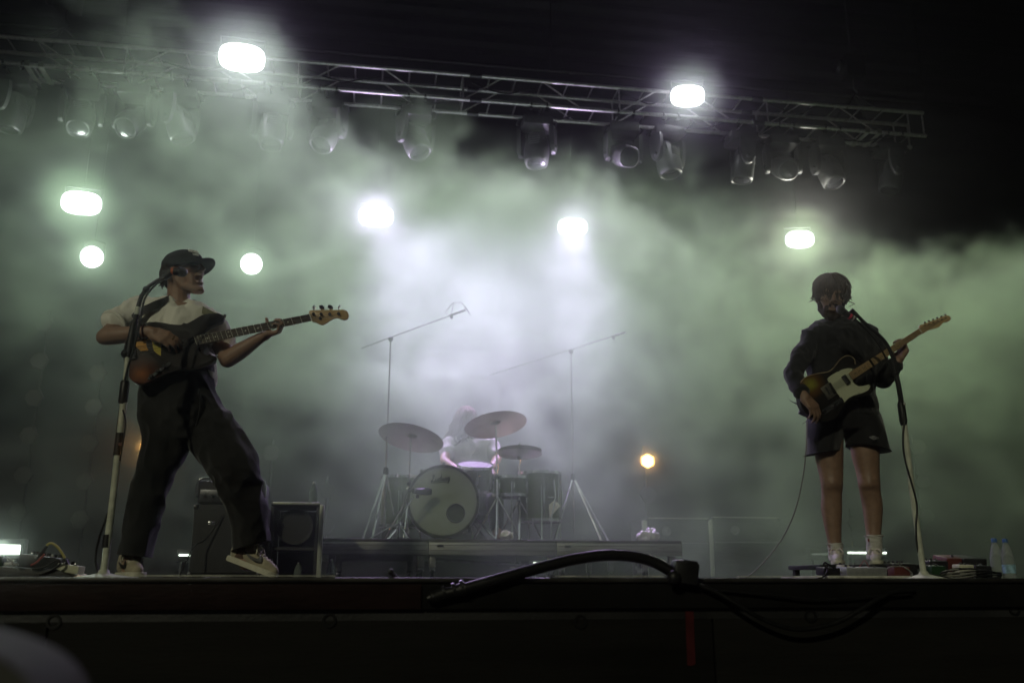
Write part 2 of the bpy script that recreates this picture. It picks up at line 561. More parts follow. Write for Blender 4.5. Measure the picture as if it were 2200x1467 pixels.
# chain hoists that carry the truss
def hoist(px, lab):
    x = P(px, 200, TR_Y + .15).x
    t = thing('chain_hoist', lab, 'hoist', (x, TR_Y + 0.15, TR_Z + 0.25), 'chain hoists holding the truss')
    y = TR_Y + 0.15
    obj('motor_body', MB().box((x, y, TR_Z + 0.62), (0.26, 0.22, 0.30), bevel=0.03).mesh(smooth=True), M_BLACK, t)
    obj('gear_cover', MB().lathe((x - 0.13, y, TR_Z + 0.62), [(0.10, 0), (0.10, -0.07), (0.07, -0.10)], 16, (1, 0, 0)).mesh(smooth=True), M_STEEL, t)
    obj('hook', MB().tube(spline([(x, y, TR_Z + 0.47), (x, y, TR_Z + 0.36), (x + 0.04, y, TR_Z + 0.30), (x, y, TR_Z + 0.25), (x - 0.035, y, TR_Z + 0.28)], 5), 0.014, 8).mesh(smooth=True), M_STEEL, t)
    for s in (-1, 1):
        obj('sling', MB().tube([(x, y, TR_Z + 0.27), (x + s * 0.22, y + 0.16, TR_Z - 0.02)], 0.012, 6).mesh(smooth=True), M_RUB, t)
        obj('sling', MB().tube([(x, y, TR_Z + 0.27), (x + s * 0.22, y - 0.16, TR_Z - 0.02)], 0.012, 6).mesh(smooth=True), M_RUB, t)
    mb = MB()
    z = TR_Z + 0.78; i = 0
    while z < 9.30:
        ax = (0.012, 0, 0) if i % 2 else (0, 0.012, 0)
        a = Vector(ax)
        ring = [Vector((x, y, z)) + a * math.cos(q) * 1.0 + Vector((0, 0, 0.024)) * math.sin(q) for q in [2 * math.pi * j / 8 for j in range(8)]]
        mb.tube(ring + [ring[0]], 0.004, 4, cap=False)
        z += 0.036; i += 1
    tag(obj('chain', mb.mesh(), M_STEEL, t), kind='stuff')
hoist(1836, 'chain hoist above the right end of the truss')
hoist(118, 'chain hoist above the left part of the truss')

# ---------------------------------------------------------------- moving heads under the truss
M_HEAD = mat('moving_head_plastic', (0.060, 0.060, 0.062), rough=0.42, var=0.3, scale=18)
M_LENS = mat('dark_lens', (0.015, 0.015, 0.018), rough=0.22)
def mh_meshes():
    d = {}
    d['base'] = sub(M_HEAD, MB().box((0, 0, -0.11), (0.34, 0.26, 0.12), bevel=0.02).box((0, 0, -0.05), (0.30, 0.05, 0.02)))
    d['clamp'] = sub(M_STEEL, MB().tube([(0.035 * math.cos(q), 0, 0.035 * math.sin(q)) for q in [R(-40 + 20 * k) for k in range(14)]], 0.010, 6).box((0, 0, -0.04), (0.03, 0.035, 0.03)))
    arm = MB()
    arm.prism(spline([(0.165, -0.075, -0.17), (0.165, -0.085, -0.30), (0.165, -0.055, -0.47), (0.165, 0, -0.50), (0.165, 0.055, -0.47), (0.165, 0.085, -0.30), (0.165, 0.075, -0.17)], 4), (0.05, 0, 0), bevel=0.010)
    d['yoke_arm'] = sub(M_HEAD, arm)
    h = MB()
    # head: rounded barrel along -z (lens at -z), pivot at origin
    rg = []
    for z, rx, ry in ((0.20, 0.03, 0.03), (0.19, 0.085, 0.075), (0.14, 0.115, 0.10), (0.05, 0.135, 0.118), (-0.06, 0.14, 0.125), (-0.15, 0.132, 0.125), (-0.20, 0.122, 0.122), (-0.215, 0.108, 0.108), (-0.205, 0.10, 0.10)):
        rg.append([Vector((rx * math.copysign(abs(math.cos(a)) ** 0.75, math.cos(a)), ry * math.copysign(abs(math.sin(a)) ** 0.75, math.sin(a)), z)) for a in [2 * math.pi * k / 28 for k in range(28)]])
    h.rings(rg)
    for s in (-1, 1):
        h.box((s * 0.10, 0.0, 0.10), (0.02, 0.20, 0.10), bevel=0.006)
        for k in range(4):
            h.box((0, s * 0.122, 0.09 - k * 0.03), (0.13, 0.012, 0.012), bevel=0.003)
    d['head'] = sub(M_HEAD, h, angle=35)
    d['lens'] = sub(M_LENS, MB().lathe((0, 0, -0.205), [(0.10, 0.006), (0.099, -0.004), (0.07, -0.016), (0.03, -0.022), (0.004, -0.023)], 24))
    hnd = MB()
    for s in (-1, 1):
        hnd.tube(spline([(s * 0.19, -0.08, -0.10), (s * 0.225, -0.075, -0.105), (s * 0.235, 0, -0.11), (s * 0.225, 0.075, -0.105), (s * 0.19, 0.08, -0.10)], 4), 0.009, 6)
    d['lens_cell'] = sub(M_LENS, MB().lathe((0, 0, 0), [(0.013, 0.004), (0.013, 0), (0.008, -0.006), (0.002, -0.008)], 8))
    d['handle'] = sub(M_STEEL, MB().tube(spline([(0.165, -0.07, -0.10), (0.215, -0.065, -0.105), (0.225, 0, -0.11), (0.215, 0.065, -0.105), (0.165, 0.07, -0.10)], 4), 0.009, 6))
    d['side_knob'] = sub(M_STEEL, MB().lathe((0.21, 0, -0.42), [(0.026, 0), (0.026, 0.012), (0.015, 0.022)], 12, (1, 0, 0)))
    return d
MHD = mh_meshes()
def moving_head(px, pan, tilt, lab, sc=1.0, cells=False):
    c = P(px, 270, TR_Y + 0.15)
    hang = Vector((c.x, TR_Y + 0.15, TR_Z - TR_S - 0.045))
    t = thing('moving_head', lab, 'moving head', hang, 'moving heads hanging under the truss')
    T = Matrix.Identity(4) * sc
    T[3][3] = 1
    inst('base', MHD['base'], t, T)
    for s in (-1, 1):
        inst('clamp', MHD['clamp'], t, Matrix.Translation((s * 0.09, s * 0.15 * 0 - 0.15 , 0.045)) @ Matrix.Rotation(R(90), 4, 'Z'))
    inst('clamp', MHD['clamp'], t, Matrix.Translation((0, 0.15, 0.045)) @ Matrix.Rotation(R(90), 4, 'Z'))
    for s in (0, 1):
        inst('handle', MHD['handle'], t, T @ Matrix.Rotation(math.pi * s, 4, 'Z'))
    Pn = T @ Matrix.Rotation(R(pan), 4, 'Z')
    for s in (0, 1):
        q = Pn @ Matrix.Rotation(math.pi * s, 4, 'Z')
        a = inst('yoke_arm', MHD['yoke_arm'], t, q)
        inst('side_knob', MHD['side_knob'], a)
    hd = inst('head', MHD['head'], t, Pn @ Matrix.Translation((0, 0, -0.42)) @ Matrix.Rotation(R(tilt), 4, 'X'))
    inst('lens', MHD['lens'], hd)
    if cells:
        for ring, n in ((0.0, 1), (0.033, 6), (0.068, 12)):
            for k in range(n):
                a = 2 * math.pi * k / n
                inst('lens_cell', MHD['lens_cell'], hd, Matrix.Translation((ring * math.cos(a), ring * math.sin(a), -0.222 + ring * ring * 1.6)))
    return t
for px, pan, tilt, lab, ce in (
    (22, 75, 5, 'moving head cut by the left edge of the picture, aimed down', False),
    (172, 10, -25, 'second moving head from the left edge under the truss', False),
    (285, -15, -40, 'third moving head from the left, left of the brightest strobe', True),
    (385, 60, -20, 'moving head just left of the brightest strobe', False),
    (585, 10, -15, 'moving head just right of the brightest strobe', False),
    (703, -30, -30, 'moving head in the thick smoke right of the brightest strobe', True),
    (893, 35, -28, 'moving head with a lit shell over the left centre of the stage', False),
    (1153, -25, -12, 'moving head with a lit shell over the middle of the stage', False),
    (1337, 5, -60, 'round faced moving head aimed at the audience near the stage centre', True),
    (1432, 30, -8, 'moving head right under the upper right strobe', False),
    (1590, 85, 8, 'moving head seen from the side right of the upper right strobe', False),
    (1675, -8, -55, 'round faced moving head aimed at the audience, fourth from the right truss end', True),
    (1772, 10, -20, 'moving head second from the right truss end', False),
    (1903, 80, 14, 'moving head at the right end of the truss, aimed steeply down', False)):
    moving_head(px, pan, tilt, lab, 1.0, ce)

# ---------------------------------------------------------------- strobes blazing at the audience
def pan_lamp(px, py, y, w, h, lab, power, col, hang, aim_z=2.2, angle=150):
    c = P(px, py, y)
    return blinder(c, w, h, lab, power, col, (c.x * 0.55, 0.0, aim_z), hang, angle)
pan_lamp(520, 125, TR_Y - 0.14, 0.47, 0.29, 'brightest white strobe panel, high on the left part of the truss', *LP['a'])
pan_lamp(1477, 207, TR_Y - 0.14, 0.38, 0.24, 'white strobe panel on the right part of the truss', *LP['b'])
RT_Y = 9.75     # rear pipe the lower row hangs from
rp = thing('lighting_pipe', 'dark pipe high behind the truss that carries the lower strobes', 'pipe', (0, RT_Y, 7.6))
obj('pipe', MB().tube([(-9, RT_Y, 7.6), (8, RT_Y, 7.6)], 0.025, 10).mesh(smooth=True), M_BLACK, rp)
for x in (-8, -3, 2, 7):
    obj('wire', MB().tube([(x, RT_Y, 7.62), (x, RT_Y, 9.36)], 0.006, 5).mesh(), M_BLACK, rp)
pan_lamp(175, 437, 9.5, 0.39, 0.25, 'white strobe panel above the round lamp at the far left', *LP['c'])
_d = pan_lamp(808, 465, 9.5, 0.38, 0.24, 'white strobe panel in the smoke left of the stage centre', *LP['d'])
_e = pan_lamp(1230, 488, 9.5, 0.34, 0.21, 'white strobe panel in the smoke right of the stage centre', *LP['e'])
pan_lamp(1718, 515, 9.5, 0.33, 0.21, 'white strobe panel above the singing guitarist', *LP['f'])

# extra violet beams added at both panels to brighten the smoke over the drums
for _t, _pw, _aim in ((_d, CORE_POWER[0], CORE_AIM[0]), (_e, CORE_POWER[1], CORE_AIM[1])):
    beam(_t, _t.location + Vector((0.05, -0.06, -0.06)), _aim, _pw, (0.66, 0.43, 1.0), 58, 1.0, 0.09)

def round_lamp(px, py, lab, power, col):
    c = P(px, py, 9.5)
    t = thing('round_spotlight', lab, 'spotlight', c, 'round white spotlights')
    d = (Vector((c.x * 0.55, 0, 2.2)) - c).normalized()
    obj('housing', MB().lathe(c - d * 0.02, [(0.04, -0.26), (0.08, -0.22), (0.10, -0.1), (0.106, 0.0), (0.106, 0.006), (0.100, 0.006)], 24, d).mesh(smooth=True), M_BLACK, t)
    obj('lens', MB().lathe(c - d * 0.02, [(0.112, 0.008), (0.110, 0.014), (0.07, 0.024), (0.03, 0.029), (0.003, 0.03)], 24, d).mesh(smooth=True), emat('strobe_glow', (0.93, 0.92, 1.0), 60), t)
    up = Vector((0, 0, 1)); sd = d.cross(up).normalized()
    a, b = c - d * 0.1 + sd * 0.105, c - d * 0.1 - sd * 0.105
    top = c - d * 0.1 + up * 0.2
    obj('yoke', MB().tube([a, a + up * 0.17, top, b + up * 0.17, b], 0.011, 6).mesh(smooth=True), M_BLACK, t)
    obj('drop_pipe', MB().tube([top, (top.x, top.y, 7.6)], 0.005, 6).mesh(smooth=True), M_BLACK, t)
    beam(t, c + d * 0.05, c + d, power, col, 150)
round_lamp(197, 552, 'round white spotlight under the far left strobe panel', *LP['g'])
round_lamp(540, 567, 'round white spotlight right of the bass player head', *LP['h'])

# ---------------------------------------------------------------- hexagonal lamps on floor poles
M_HEXF = mat('hex_lens_sheet', (0.06, 0.062, 0.058), rough=0.25, var=0.3, scale=60, bump=0.6, bscale=140)
hx = lambda r, y, n=6: [Vector((r * math.cos(2 * math.pi * k / n), y, r * math.sin(2 * math.pi * k / n))) for k in range(n)]
HEX_R = 0.098
_h = MB().rings([hx(HEX_R * 0.8, 0.07), hx(HEX_R * 1.08, 0.03), hx(HEX_R * 1.08, -0.004), hx(HEX_R * 1.0, -0.004), hx(HEX_R * 0.98, 0.004)])
HEX_H = sub(M_BLACK, _h, smooth=False)
HEX_C = sub(M_HEXF, MB().lathe((0, 0, 0), [(0.0105, 0.002), (0.0105, -0.002), (0.006, -0.006), (0.001, -0.0075)], 6, (0, 1, 0)), smooth=False)
HEX_CL = HEX_C.copy()
HEX_CL.materials[0] = emat('amber_glow', (1.0, 0.42, 0.10), 16)
HEX_CW = HEX_C.copy()
HEX_CW.materials[0] = emat('amber_core', (1.0, 0.62, 0.30), 40)
HEX_B = sub(M_STEEL, MB().box((0, 0.09, 0), (0.03, 0.06, 0.05), bevel=0.004))
cells = []
for a in range(-4, 5):
    for b in range(-4, 5):
        if abs(a + b) <= 4:
            cells.append((0.0215 * (a + b / 2) * 0.92, 0.0215 * b * math.sqrt(3) / 2 * 0.92))
def pole(px_b, px_t, py_t, y, lab):
    b = P(px_b, 1245, y); b.z = STAGE
    x = b.x
    top = P(px_t, py_t, y).z
    t = thing('lamp_pole', lab, 'pole', (x, y + 0.13, STAGE), 'black poles carrying hexagonal lamps')
    obj('post', MB().tube([(x, y + 0.13, STAGE + 0.012), (x, y + 0.13, top)], 0.016, 8).mesh(smooth=True), M_BLACK, t)
    obj('foot', MB().lathe((x, y + 0.13, STAGE), [(0.20, 0), (0.20, 0.010), (0.03, 0.016)], 20).mesh(smooth=True), M_BLACK, t)
    return x
def hexlamp(x, py, px, y, lab, lit=False, power=0):
    c = P(px, py, y)
    c.x = x if x is not None else c.x
    t = thing('hexagon_lamp', lab, 'lamp', c, 'hexagonal lamps on poles')
    t.rotation_euler = (0, 0, R(-4))
    inst('housing', HEX_H, t)
    inst('bracket', HEX_B, t)
    for k, (u, v) in enumerate(cells):
        bright = lit and (math.hypot(u, v) < 0.055)
        inst('lens_cell', (HEX_CW if bright else HEX_CL) if lit else HEX_C, t, Matrix.Translation((v, -0.001, u)))
    if power:
        beam(t, c + Vector((0, -0.04, 0)), c + Vector((0, -3, -0.3)), power, (1.0, 0.45, 0.12), 150, 1.0, 0.08)
HY = 10.8
xa = pole(18, 88, 660, HY, 'lamp pole at the far left edge of the picture')
for px, py, lab in ((88, 693, 'topmost hexagonal lamp on the far left pole'), (74, 774, 'second hexagonal lamp from the top on the far left pole'), (61, 853, 'third hexagonal lamp from the top on the far left pole'), (46, 934, 'fourth hexagonal lamp from the top on the far left pole'), (31, 1019, 'fifth hexagonal lamp from the top on the far left pole'), (15, 1098, 'lowest hexagonal lamp on the far left pole')):
    hexlamp(xa, py, px, HY, lab)
xb = pole(155, 210, 770, HY, 'lamp pole left of the bass player microphone stand')
for px, py, lab in ((210, 800, 'topmost hexagonal lamp left of the bass player elbow'), (199, 873, 'second hexagonal lamp below the bass player elbow'), (184, 951, 'third hexagonal lamp from the top left of the white stand'), (173, 1032, 'fourth hexagonal lamp from the top left of the white stand'), (160, 1115, 'lowest hexagonal lamp left of the white stand')):
    hexlamp(xb, py, px, HY, lab)
xc = pole(288, 308, 930, HY, 'lamp pole behind the bass player')
hexlamp(xc, 962, 312, HY, 'glowing amber hexagonal lamp peeking out behind the bass player leg', True, *LP['am1'])
xd = pole(563, 566, 940, HY, 'lamp pole behind the bass amplifier')
hexlamp(xd, 971, 566, HY, 'unlit hexagonal lamp right of the bass player knee')
xe = pole(692, 694, 1020, HY, 'lamp pole behind the bottle on the cabinet')
hexlamp(xe, 1053, 693, HY, 'unlit hexagonal lamp beside the bottle on the cabinet')
hexlamp(xe, 1128, 692, HY, 'unlit hexagonal lamp peeking out right of the open cabinet')
xf = pole(1401, 1398, 955, HY, 'lamp pole right of the drum kit')
hexlamp(xf, 990, 1397, HY, 'glowing amber hexagonal lamp right of the drum kit', True, *LP['am2'])
hexlamp(xf, 1062, 1400, HY, 'unlit hexagonal lamp below the glowing one right of the drums')
xg = pole(1852, 1846, 1090, HY, 'lamp pole between the guitarist legs')
hexlamp(xg, 1123, 1850, HY, 'unlit hexagonal lamp between the guitarist legs')
xh = pole(2008, 1972, 930, HY, 'lamp pole right of the white stand')
for px, py, lab in ((1972, 960, 'top hexagonal lamp right of the guitarist stand'), (1983, 1035, 'middle hexagonal lamp right of the guitarist stand'), (1996, 1109, 'low hexagonal lamp right of the guitarist stand')):
    hexlamp(xh, py, px, HY, lab)

# ---------------------------------------------------------------- light bars along the back of the floor
def bar(px0, px1, py, y, glow, lab, power=0, h=0.10, gh=0.02):
    a, b = P(px0, py, y), P(px1, py, y)
    c = (a + b) / 2
    w = (b - a).length
    t = thing('floor_light_bar', lab, 'light bar', (c.x, y, STAGE), 'light bars on the stage floor')
    zb = max(c.z - h / 2, STAGE + 0.045)
    obj('housing', MB().box((c.x, y + 0.06, zb + h / 2), (w + 0.03, 0.10, h + 0.03), bevel=0.006).mesh(smooth=True), M_BLACK, t)
    mb = MB().box((c.x, y + 0.008, c.z), (w, 0.012, gh), bevel=0.002)
    obj('glowing_strip', mb.mesh(smooth=True), emat('bar_glow_%d' % round(glow * 10), (0.86, 1.0, 0.84), glow), t)
    for s in (-1, 1):
        obj('foot', MB().prism([(c.x + s * w * 0.4, y - 0.02, STAGE), (c.x + s * w * 0.4, y + 0.13, STAGE), (c.x + s * w * 0.4, y + 0.085, zb + 0.01), (c.x + s * w * 0.4, y + 0.035, zb + 0.01)], (0.012, 0, 0)).mesh(), M_STEEL, t)
    for s in (-1, 1):
        obj('end_cap', MB().box((c.x + s * (w / 2 + 0.02), y + 0.06, zb + h / 2), (0.012, 0.105, h + 0.036), bevel=0.004).mesh(smooth=True), M_STEEL, t)
    if power:
        beam(t, (c.x, y - 0.02, c.z), (c.x * 0.8, y - 3, c.z + 0.6), power, (0.80, 1.0, 0.80), 140, 1.0, 0.08)
bar(-45, 42, 1180, 8.2, 22, 'glowing floor light bar at the left edge behind the pedals', *LP['bar'], h=0.14, gh=0.075)
bar(384, 411, 1192, 10.4, 3.0, 'short glowing floor light bar between the bass player legs', 0)
bar(1822, 1905, 1187, 10.4, 4.0, 'glowing floor light bar behind the guitarist feet', 0)
bar(1146, 1180, 1213, 10.2, 3.0, 'short glowing floor light bar seen under the drum riser', 0, h=0.09, gh=0.06)
bar(1745, 1785, 1190, 10.6, 0.12, 'unlit floor light bar left of the guitarist feet', 0)

# ================================================================ people
class Blob:
    """closed shapes fused into one continuous skin"""
    def __init__(s): s.mb = MB()
    def cap(s, a, b, ra, rb=None, n=14):
        rb = ra if rb is None else rb
        a, b = Vector(a), Vector(b)
        ax = b - a
        L = ax.length
        if L < 1e-5:
            s.mb.ball(a, max(ra, rb)); return s
        prof = [(max(ra * math.cos(R(t)), 1e-4), ra * math.sin(R(t))) for t in (-88, -60, -30, 0)]
        prof += [(max(rb * math.cos(R(t)), 1e-4), L + rb * math.sin(R(t))) for t in (0, 30, 60, 88)]
        s.mb.lathe(a, prof, n, ax / L)
        return s
    def chain(s, pts, rs):
        for i in range(len(pts) - 1):
            s.cap(pts[i], pts[i + 1], rs[i], rs[i + 1])
        return s
    def ball(s, c, r, rot=None):
        s.mb.ball(c, r, rot); return s
    def loft(s, secs, n=24, p=1.0):
        """secs: (left, right, depth radius[, depth shift]) in space, an oval for each"""
        rg = []
        for sec in secs:
            l, r, d = Vector(sec[0]), Vector(sec[1]), sec[2]
            c = (l + r) / 2
            if len(sec) > 3: c = c + Vector((0, sec[3], 0))
            u = (r - l) / 2
            v = Vector((0, d, 0))
            rg.append([c + u * math.copysign(abs(math.cos(a)) ** p, math.cos(a)) + v * math.copysign(abs(math.sin(a)) ** p, math.sin(a)) for a in [2 * math.pi * k / n for k in range(n)]])
        # densify between sections
        rg2 = []
        for j in range(n):
            col = spline([r_[j] for r_ in rg], 4)
            rg2.append(col)
        s.mb.rings([[rg2[j][i] for j in range(n)] for i in range(len(rg2[0]))])
        return s
    def build(s, voxel=0.006, smooth=4, fac=0.5):
        me = s.mb.mesh('skin')
        o = bpy.data.objects.new('tmp', me)
        COL.objects.link(o)
        m = o.modifiers.new('r', 'REMESH'); m.mode = 'VOXEL'; m.voxel_size = voxel; m.adaptivity = 0.0
        if smooth:
            m = o.modifiers.new('s', 'SMOOTH'); m.factor = fac; m.iterations = smooth
        dg = bpy.context.evaluated_depsgraph_get()
        out = bpy.data.meshes.new_from_object(o.evaluated_get(dg))
        bpy.data.objects.remove(o)
        bpy.data.meshes.remove(me)
        for p in out.polygons: p.use_smooth = True
        return out

def coords(me):
    n = len(me.vertices)
    a = np.empty(n * 3, np.float32); me.vertices.foreach_get('co', a)
    b = np.empty(n * 3, np.float32); me.vertices.foreach_get('normal', b)
    return a.reshape(-1, 3).astype(np.float64), b.reshape(-1, 3).astype(np.float64)

def setco(me, a):
    me.vertices.foreach_set('co', a.astype(np.float32).ravel()); me.update()

def folds(me, amp, scale, stretch=(1, 1, 1), seed=0.0, ridged=True, mask=None):
    """soft cloth folds along the normals"""
    a, n = coords(me)
    st = np.array(stretch) * scale
    d = np.empty(len(a))
    q = a * st + seed
    for i in range(len(a)):
        v = mnoise.noise(q[i])
        d[i] = (0.5 - abs(v) * 1.6) if ridged else v
    if mask is not None: d *= mask(a)
    setco(me, a + n * (d * amp)[:, None])

def dent(me, c, r, vec):
    a, n = coords(me)
    d = np.linalg.norm(a - np.array(c), axis=1) / r
    w = np.clip(1 - d * d, 0, 1) ** 2
    setco(me, a + w[:, None] * np.array(vec))

def cut(me, p, n, near, r):
    """flatten what lies beyond a plane (an open hem)"""
    a, _ = coords(me)
    p, n, near = np.array(p), np.array(Vector(n).normalized()), np.array(near)
    d = (a - p) @ n
    k = (d > 0) & (np.linalg.norm(a - near, axis=1) < r)
    a[k] -= d[k][:, None] * n
    setco(me, a)

def paint(me, fn):
    """material slot for each face from its centre"""
    n = len(me.polygons)
    c = np.empty(n * 3, np.float32); me.polygons.foreach_get('center', c)
    idx = fn(c.reshape(-1, 3)).astype(np.int32)
    me.polygons.foreach_set('material_index', idx)

M_SKIN = mat('skin_sunned', (0.29, 0.18, 0.125), rough=0.5, var=0.18, scale=30, bump=0.12, bscale=220)
M_SKIN2 = mat('skin_tanned', (0.235, 0.145, 0.098), rough=0.5, var=0.2, scale=30, bump=0.12, bscale=220)
M_LIPS = mat('lips', (0.26, 0.10, 0.08), rough=0.45)
M_MOUTH = mat('mouth_inside', (0.02, 0.008, 0.008), rough=0.5)
M_EYE = mat('eye_shadowed', (0.03, 0.022, 0.018), rough=0.25)
M_TEETH = mat('teeth', (0.6, 0.56, 0.46), rough=0.3)

def frame(c, fwd, up):
    f = Vector(fwd).normalized()
    r = f.cross(Vector(up)).normalized()
    u = r.cross(f)
    m = Matrix((r, f, u)).transposed().to_4x4()
    m.translation = Vector(c)
    return m

def head(bl, M, s=1.0, jaw=0.0):
    """face and skull in a head frame: x right, y forward, z up"""
    T = lambda x, y, z: M @ (Vector((x, y, z)) * s)
    rot = M.to_3x3()
    B = lambda c, r: bl.ball(T(*c), tuple(q * s for q in r), rot)
    C = lambda a, b, ra, rb=None: bl.cap(T(*a), T(*b), ra * s, (rb or ra) * s)
    B((0, -0.020, 0.038), (0.076, 0.098, 0.083))
    B((0, 0.022, -0.005), (0.066, 0.070, 0.085))
    C((0, 0.075, 0.060), (0, 0.080, 0.035), 0.022)
    for x in (-1, 1):
        C((x * 0.056, -0.012, -0.035), (x * 0.046, 0.012, -0.078 - jaw * 0.6), 0.022, 0.020)
        C((x * 0.046, 0.012, -0.078 - jaw * 0.6), (x * 0.014, 0.072, -0.106 - jaw), 0.020, 0.018)
        B((x * 0.044, 0.058, -0.014), (0.026, 0.026, 0.022))
        C((x * 0.012, 0.090, 0.034), (x * 0.046, 0.076, 0.036), 0.012, 0.012)
        B((x * 0.013, 0.100, -0.028), (0.010, 0.011, 0.009))
        B((x * 0.079, -0.012, -0.008), (0.010, 0.020, 0.032))
        B((x * 0.030, 0.074, 0.010), (0.014, 0.012, 0.011))
        C((x * 0.034, 0.055, -0.03), (x * 0.030, 0.058, -0.075 - jaw * .7), 0.022, 0.018)
    C((0, 0.092, 0.026), (0, 0.116, -0.020), 0.010, 0.013)
    B((0, 0.078, -0.106 - jaw), (0.020, 0.018, 0.017))
    B((0, 0.045, -0.080 - jaw * .6), (0.04, 0.035, 0.03))
    C((-0.020, 0.088, -0.052), (0.020, 0.088, -0.052), 0.0085)
    C((-0.017, 0.085, -0.068 - jaw * .9), (0.017, 0.085, -0.068 - jaw * .9), 0.009)
    C((0, 0.085, -0.035), (0, 0.09, -0.05), 0.014)

def sockets(me, M, s=1.0):
    f = M.to_3x3() @ Vector((0, -0.013 * s, 0))
    for x in (-1, 1):
        dent(me, M @ (Vector((x * 0.031, 0.086, 0.014)) * s), 0.022 * s, f)
        dent(me, M @ (Vector((x * 0.019, 0.094, 0.010)) * s), 0.014 * s, f * 0.6)

FINGERS = ((-0.030, 0.098, (0.042, 0.026, 0.022), 0.0086), (-0.010, 0.103, (0.047, 0.029, 0.023), 0.0088), (0.011, 0.100, (0.044, 0.027, 0.022), 0.0085), (0.030, 0.090, (0.034, 0.021, 0.020), 0.0076))
def hand(bl, wrist, along, back, side, curl, thumb, spread=0.06, s=1.0):
    """wrist point, finger direction, direction out of the back of the hand; side=+1: thumb lies towards -x of the frame.
    curl: (knuckle, middle, tip) degrees for each finger"""
    y = Vector(along).normalized()
    z = (Vector(back) - y * Vector(back).dot(y)).normalized()
    x = y.cross(z)
    M = Matrix((x, y, z)).transposed().to_4x4(); M.translation = Vector(wrist)
    sg = side
    T = lambda a, b, c: M @ (Vector((a * sg, b, c)) * s)
    bl.cap(T(0, -0.01, 0), T(0, 0.02, 0), 0.026 * s, 0.027 * s)
    for (fx, fy, ln, r) in FINGERS:
        bl.cap(T(fx * 0.5, 0.012, 0), T(fx, fy - 0.006, 0.002), 0.0165 * s, 0.0135 * s)
    bl.cap(T(-0.026, 0.03, -0.006), T(-0.032, 0.05, -0.008), 0.018 * s, 0.014 * s)
    bl.cap(T(0.024, 0.025, -0.006), T(0.026, 0.06, -0.006), 0.016 * s, 0.013 * s)
    for i, (fx, fy, ln, r) in enumerate(FINGERS):
        c = curl[i] if isinstance(curl[0], (tuple, list)) else curl
        p = Vector((fx, fy, 0.0))
        ang = 0.0
        sp = fx * spread / 0.03
        prev = p
        for k in range(3):
            ang += R(c[k])
            d = Vector((math.sin(sp) * math.cos(ang), math.cos(sp) * math.cos(ang), -math.sin(ang)))
            nx = prev + d * ln[k]
            bl.cap(T(*prev), T(*nx), r * (1.06 - 0.08 * k) * s, r * (1.0 - 0.1 * k) * s)
            prev = nx
    t0, t1, t2, t3 = [Vector(v) for v in thumb]
    bl.cap(T(*t0), T(*t1), 0.0165 * s, 0.0135 * s)
    bl.cap(T(*t1), T(*t2), 0.0125 * s, 0.011 * s)
    bl.cap(T(*t2), T(*t3), 0.011 * s, 0.009 * s)

THUMB_OUT = ((-0.018, 0.018, -0.004), (-0.045, 0.048, -0.012), (-0.062, 0.075, -0.02), (-0.068, 0.098, -0.028))

def strand_hair(M, n, s, a_rng, length, r, flare, seed, start=0.1, sway=0.0, rad=(0.082, 0.104, 0.09), cz=0.035, cy=-0.018, fuzz=0.05):
    """locks laid over the skull, falling from the crown"""
    rnd = random.Random(seed)
    mb = MB()
    for i in range(n):
        a = R(rnd.uniform(*a_rng))           # 0 = face side, turning right
        t = rnd.uniform(start, 1.0)
        L = length * rnd.uniform(0.75, 1.1)
        pts, rs = [], []
        steps = 7
        th0 = t * R(75)
        lift = 1.0 + fuzz * rnd.random() ** 2 * 2
        da = rnd.uniform(-0.5, 0.5) * fuzz * 6
        a0 = a
        for k in range(steps + 1):
            u = k / steps
            th = th0 + u * L / 0.095
            off = 1.0 + (lift - 1.0) * (0.3 + 0.7 * u) + 0.012 * rnd.random()
            a = a0 + da * u
            if th < R(100):
                p = Vector((rad[0] * math.sin(th) * math.sin(a), rad[1] * math.sin(th) * math.cos(a), rad[2] * math.cos(th))) * off + Vector((0, cy, cz))
                last = p; lth = th
            else:
                d = (th - lth) * 0.095
                p = last + Vector((math.sin(a) * flare * d, math.cos(a) * flare * d, -d)) + Vector((rnd.uniform(-1, 1), rnd.uniform(-1, 1), 0)) * sway * d
            pts.append(M @ (p * s))
            rs.append(r * s * (1.0 - 0.75 * u ** 2) * rnd.uniform(0.8, 1.2))
        mb.tube(pts, rs, 5)
    return mb.mesh('hair', smooth='all')

# ================================================================ bass player
YB = 4.85
def B(px, py, dy=0.0): return P(px, py, YB + dy)
mB = mpp(YB)
bassist = thing('person', 'bass player in white T-shirt, dark wide trousers and black cap leaning back', 'person', (B(400, 1245).x, YB, STAGE))
bl = Blob()
HM = frame(B(396, 588, 0.0), (0.86, -0.46, 0.28), (-0.20, 0.08, 1.0))
head(bl, HM, 1.02, jaw=0.020)
bl.chain([B(384, 606, 0.02), B(384, 640, 0.03), B(382, 668, 0.04)], [0.058, 0.060, 0.075])
# trunk under the shirt
bl.loft([(B(352, 650), B(418, 656), 0.06), (B(295, 668), B(455, 674), 0.085), (B(290, 710), B(462, 712), 0.105), (B(306, 780), B(450, 780), 0.095), (B(312, 840), B(455, 840), 0.10), (B(318, 890), B(462, 886), 0.11)])
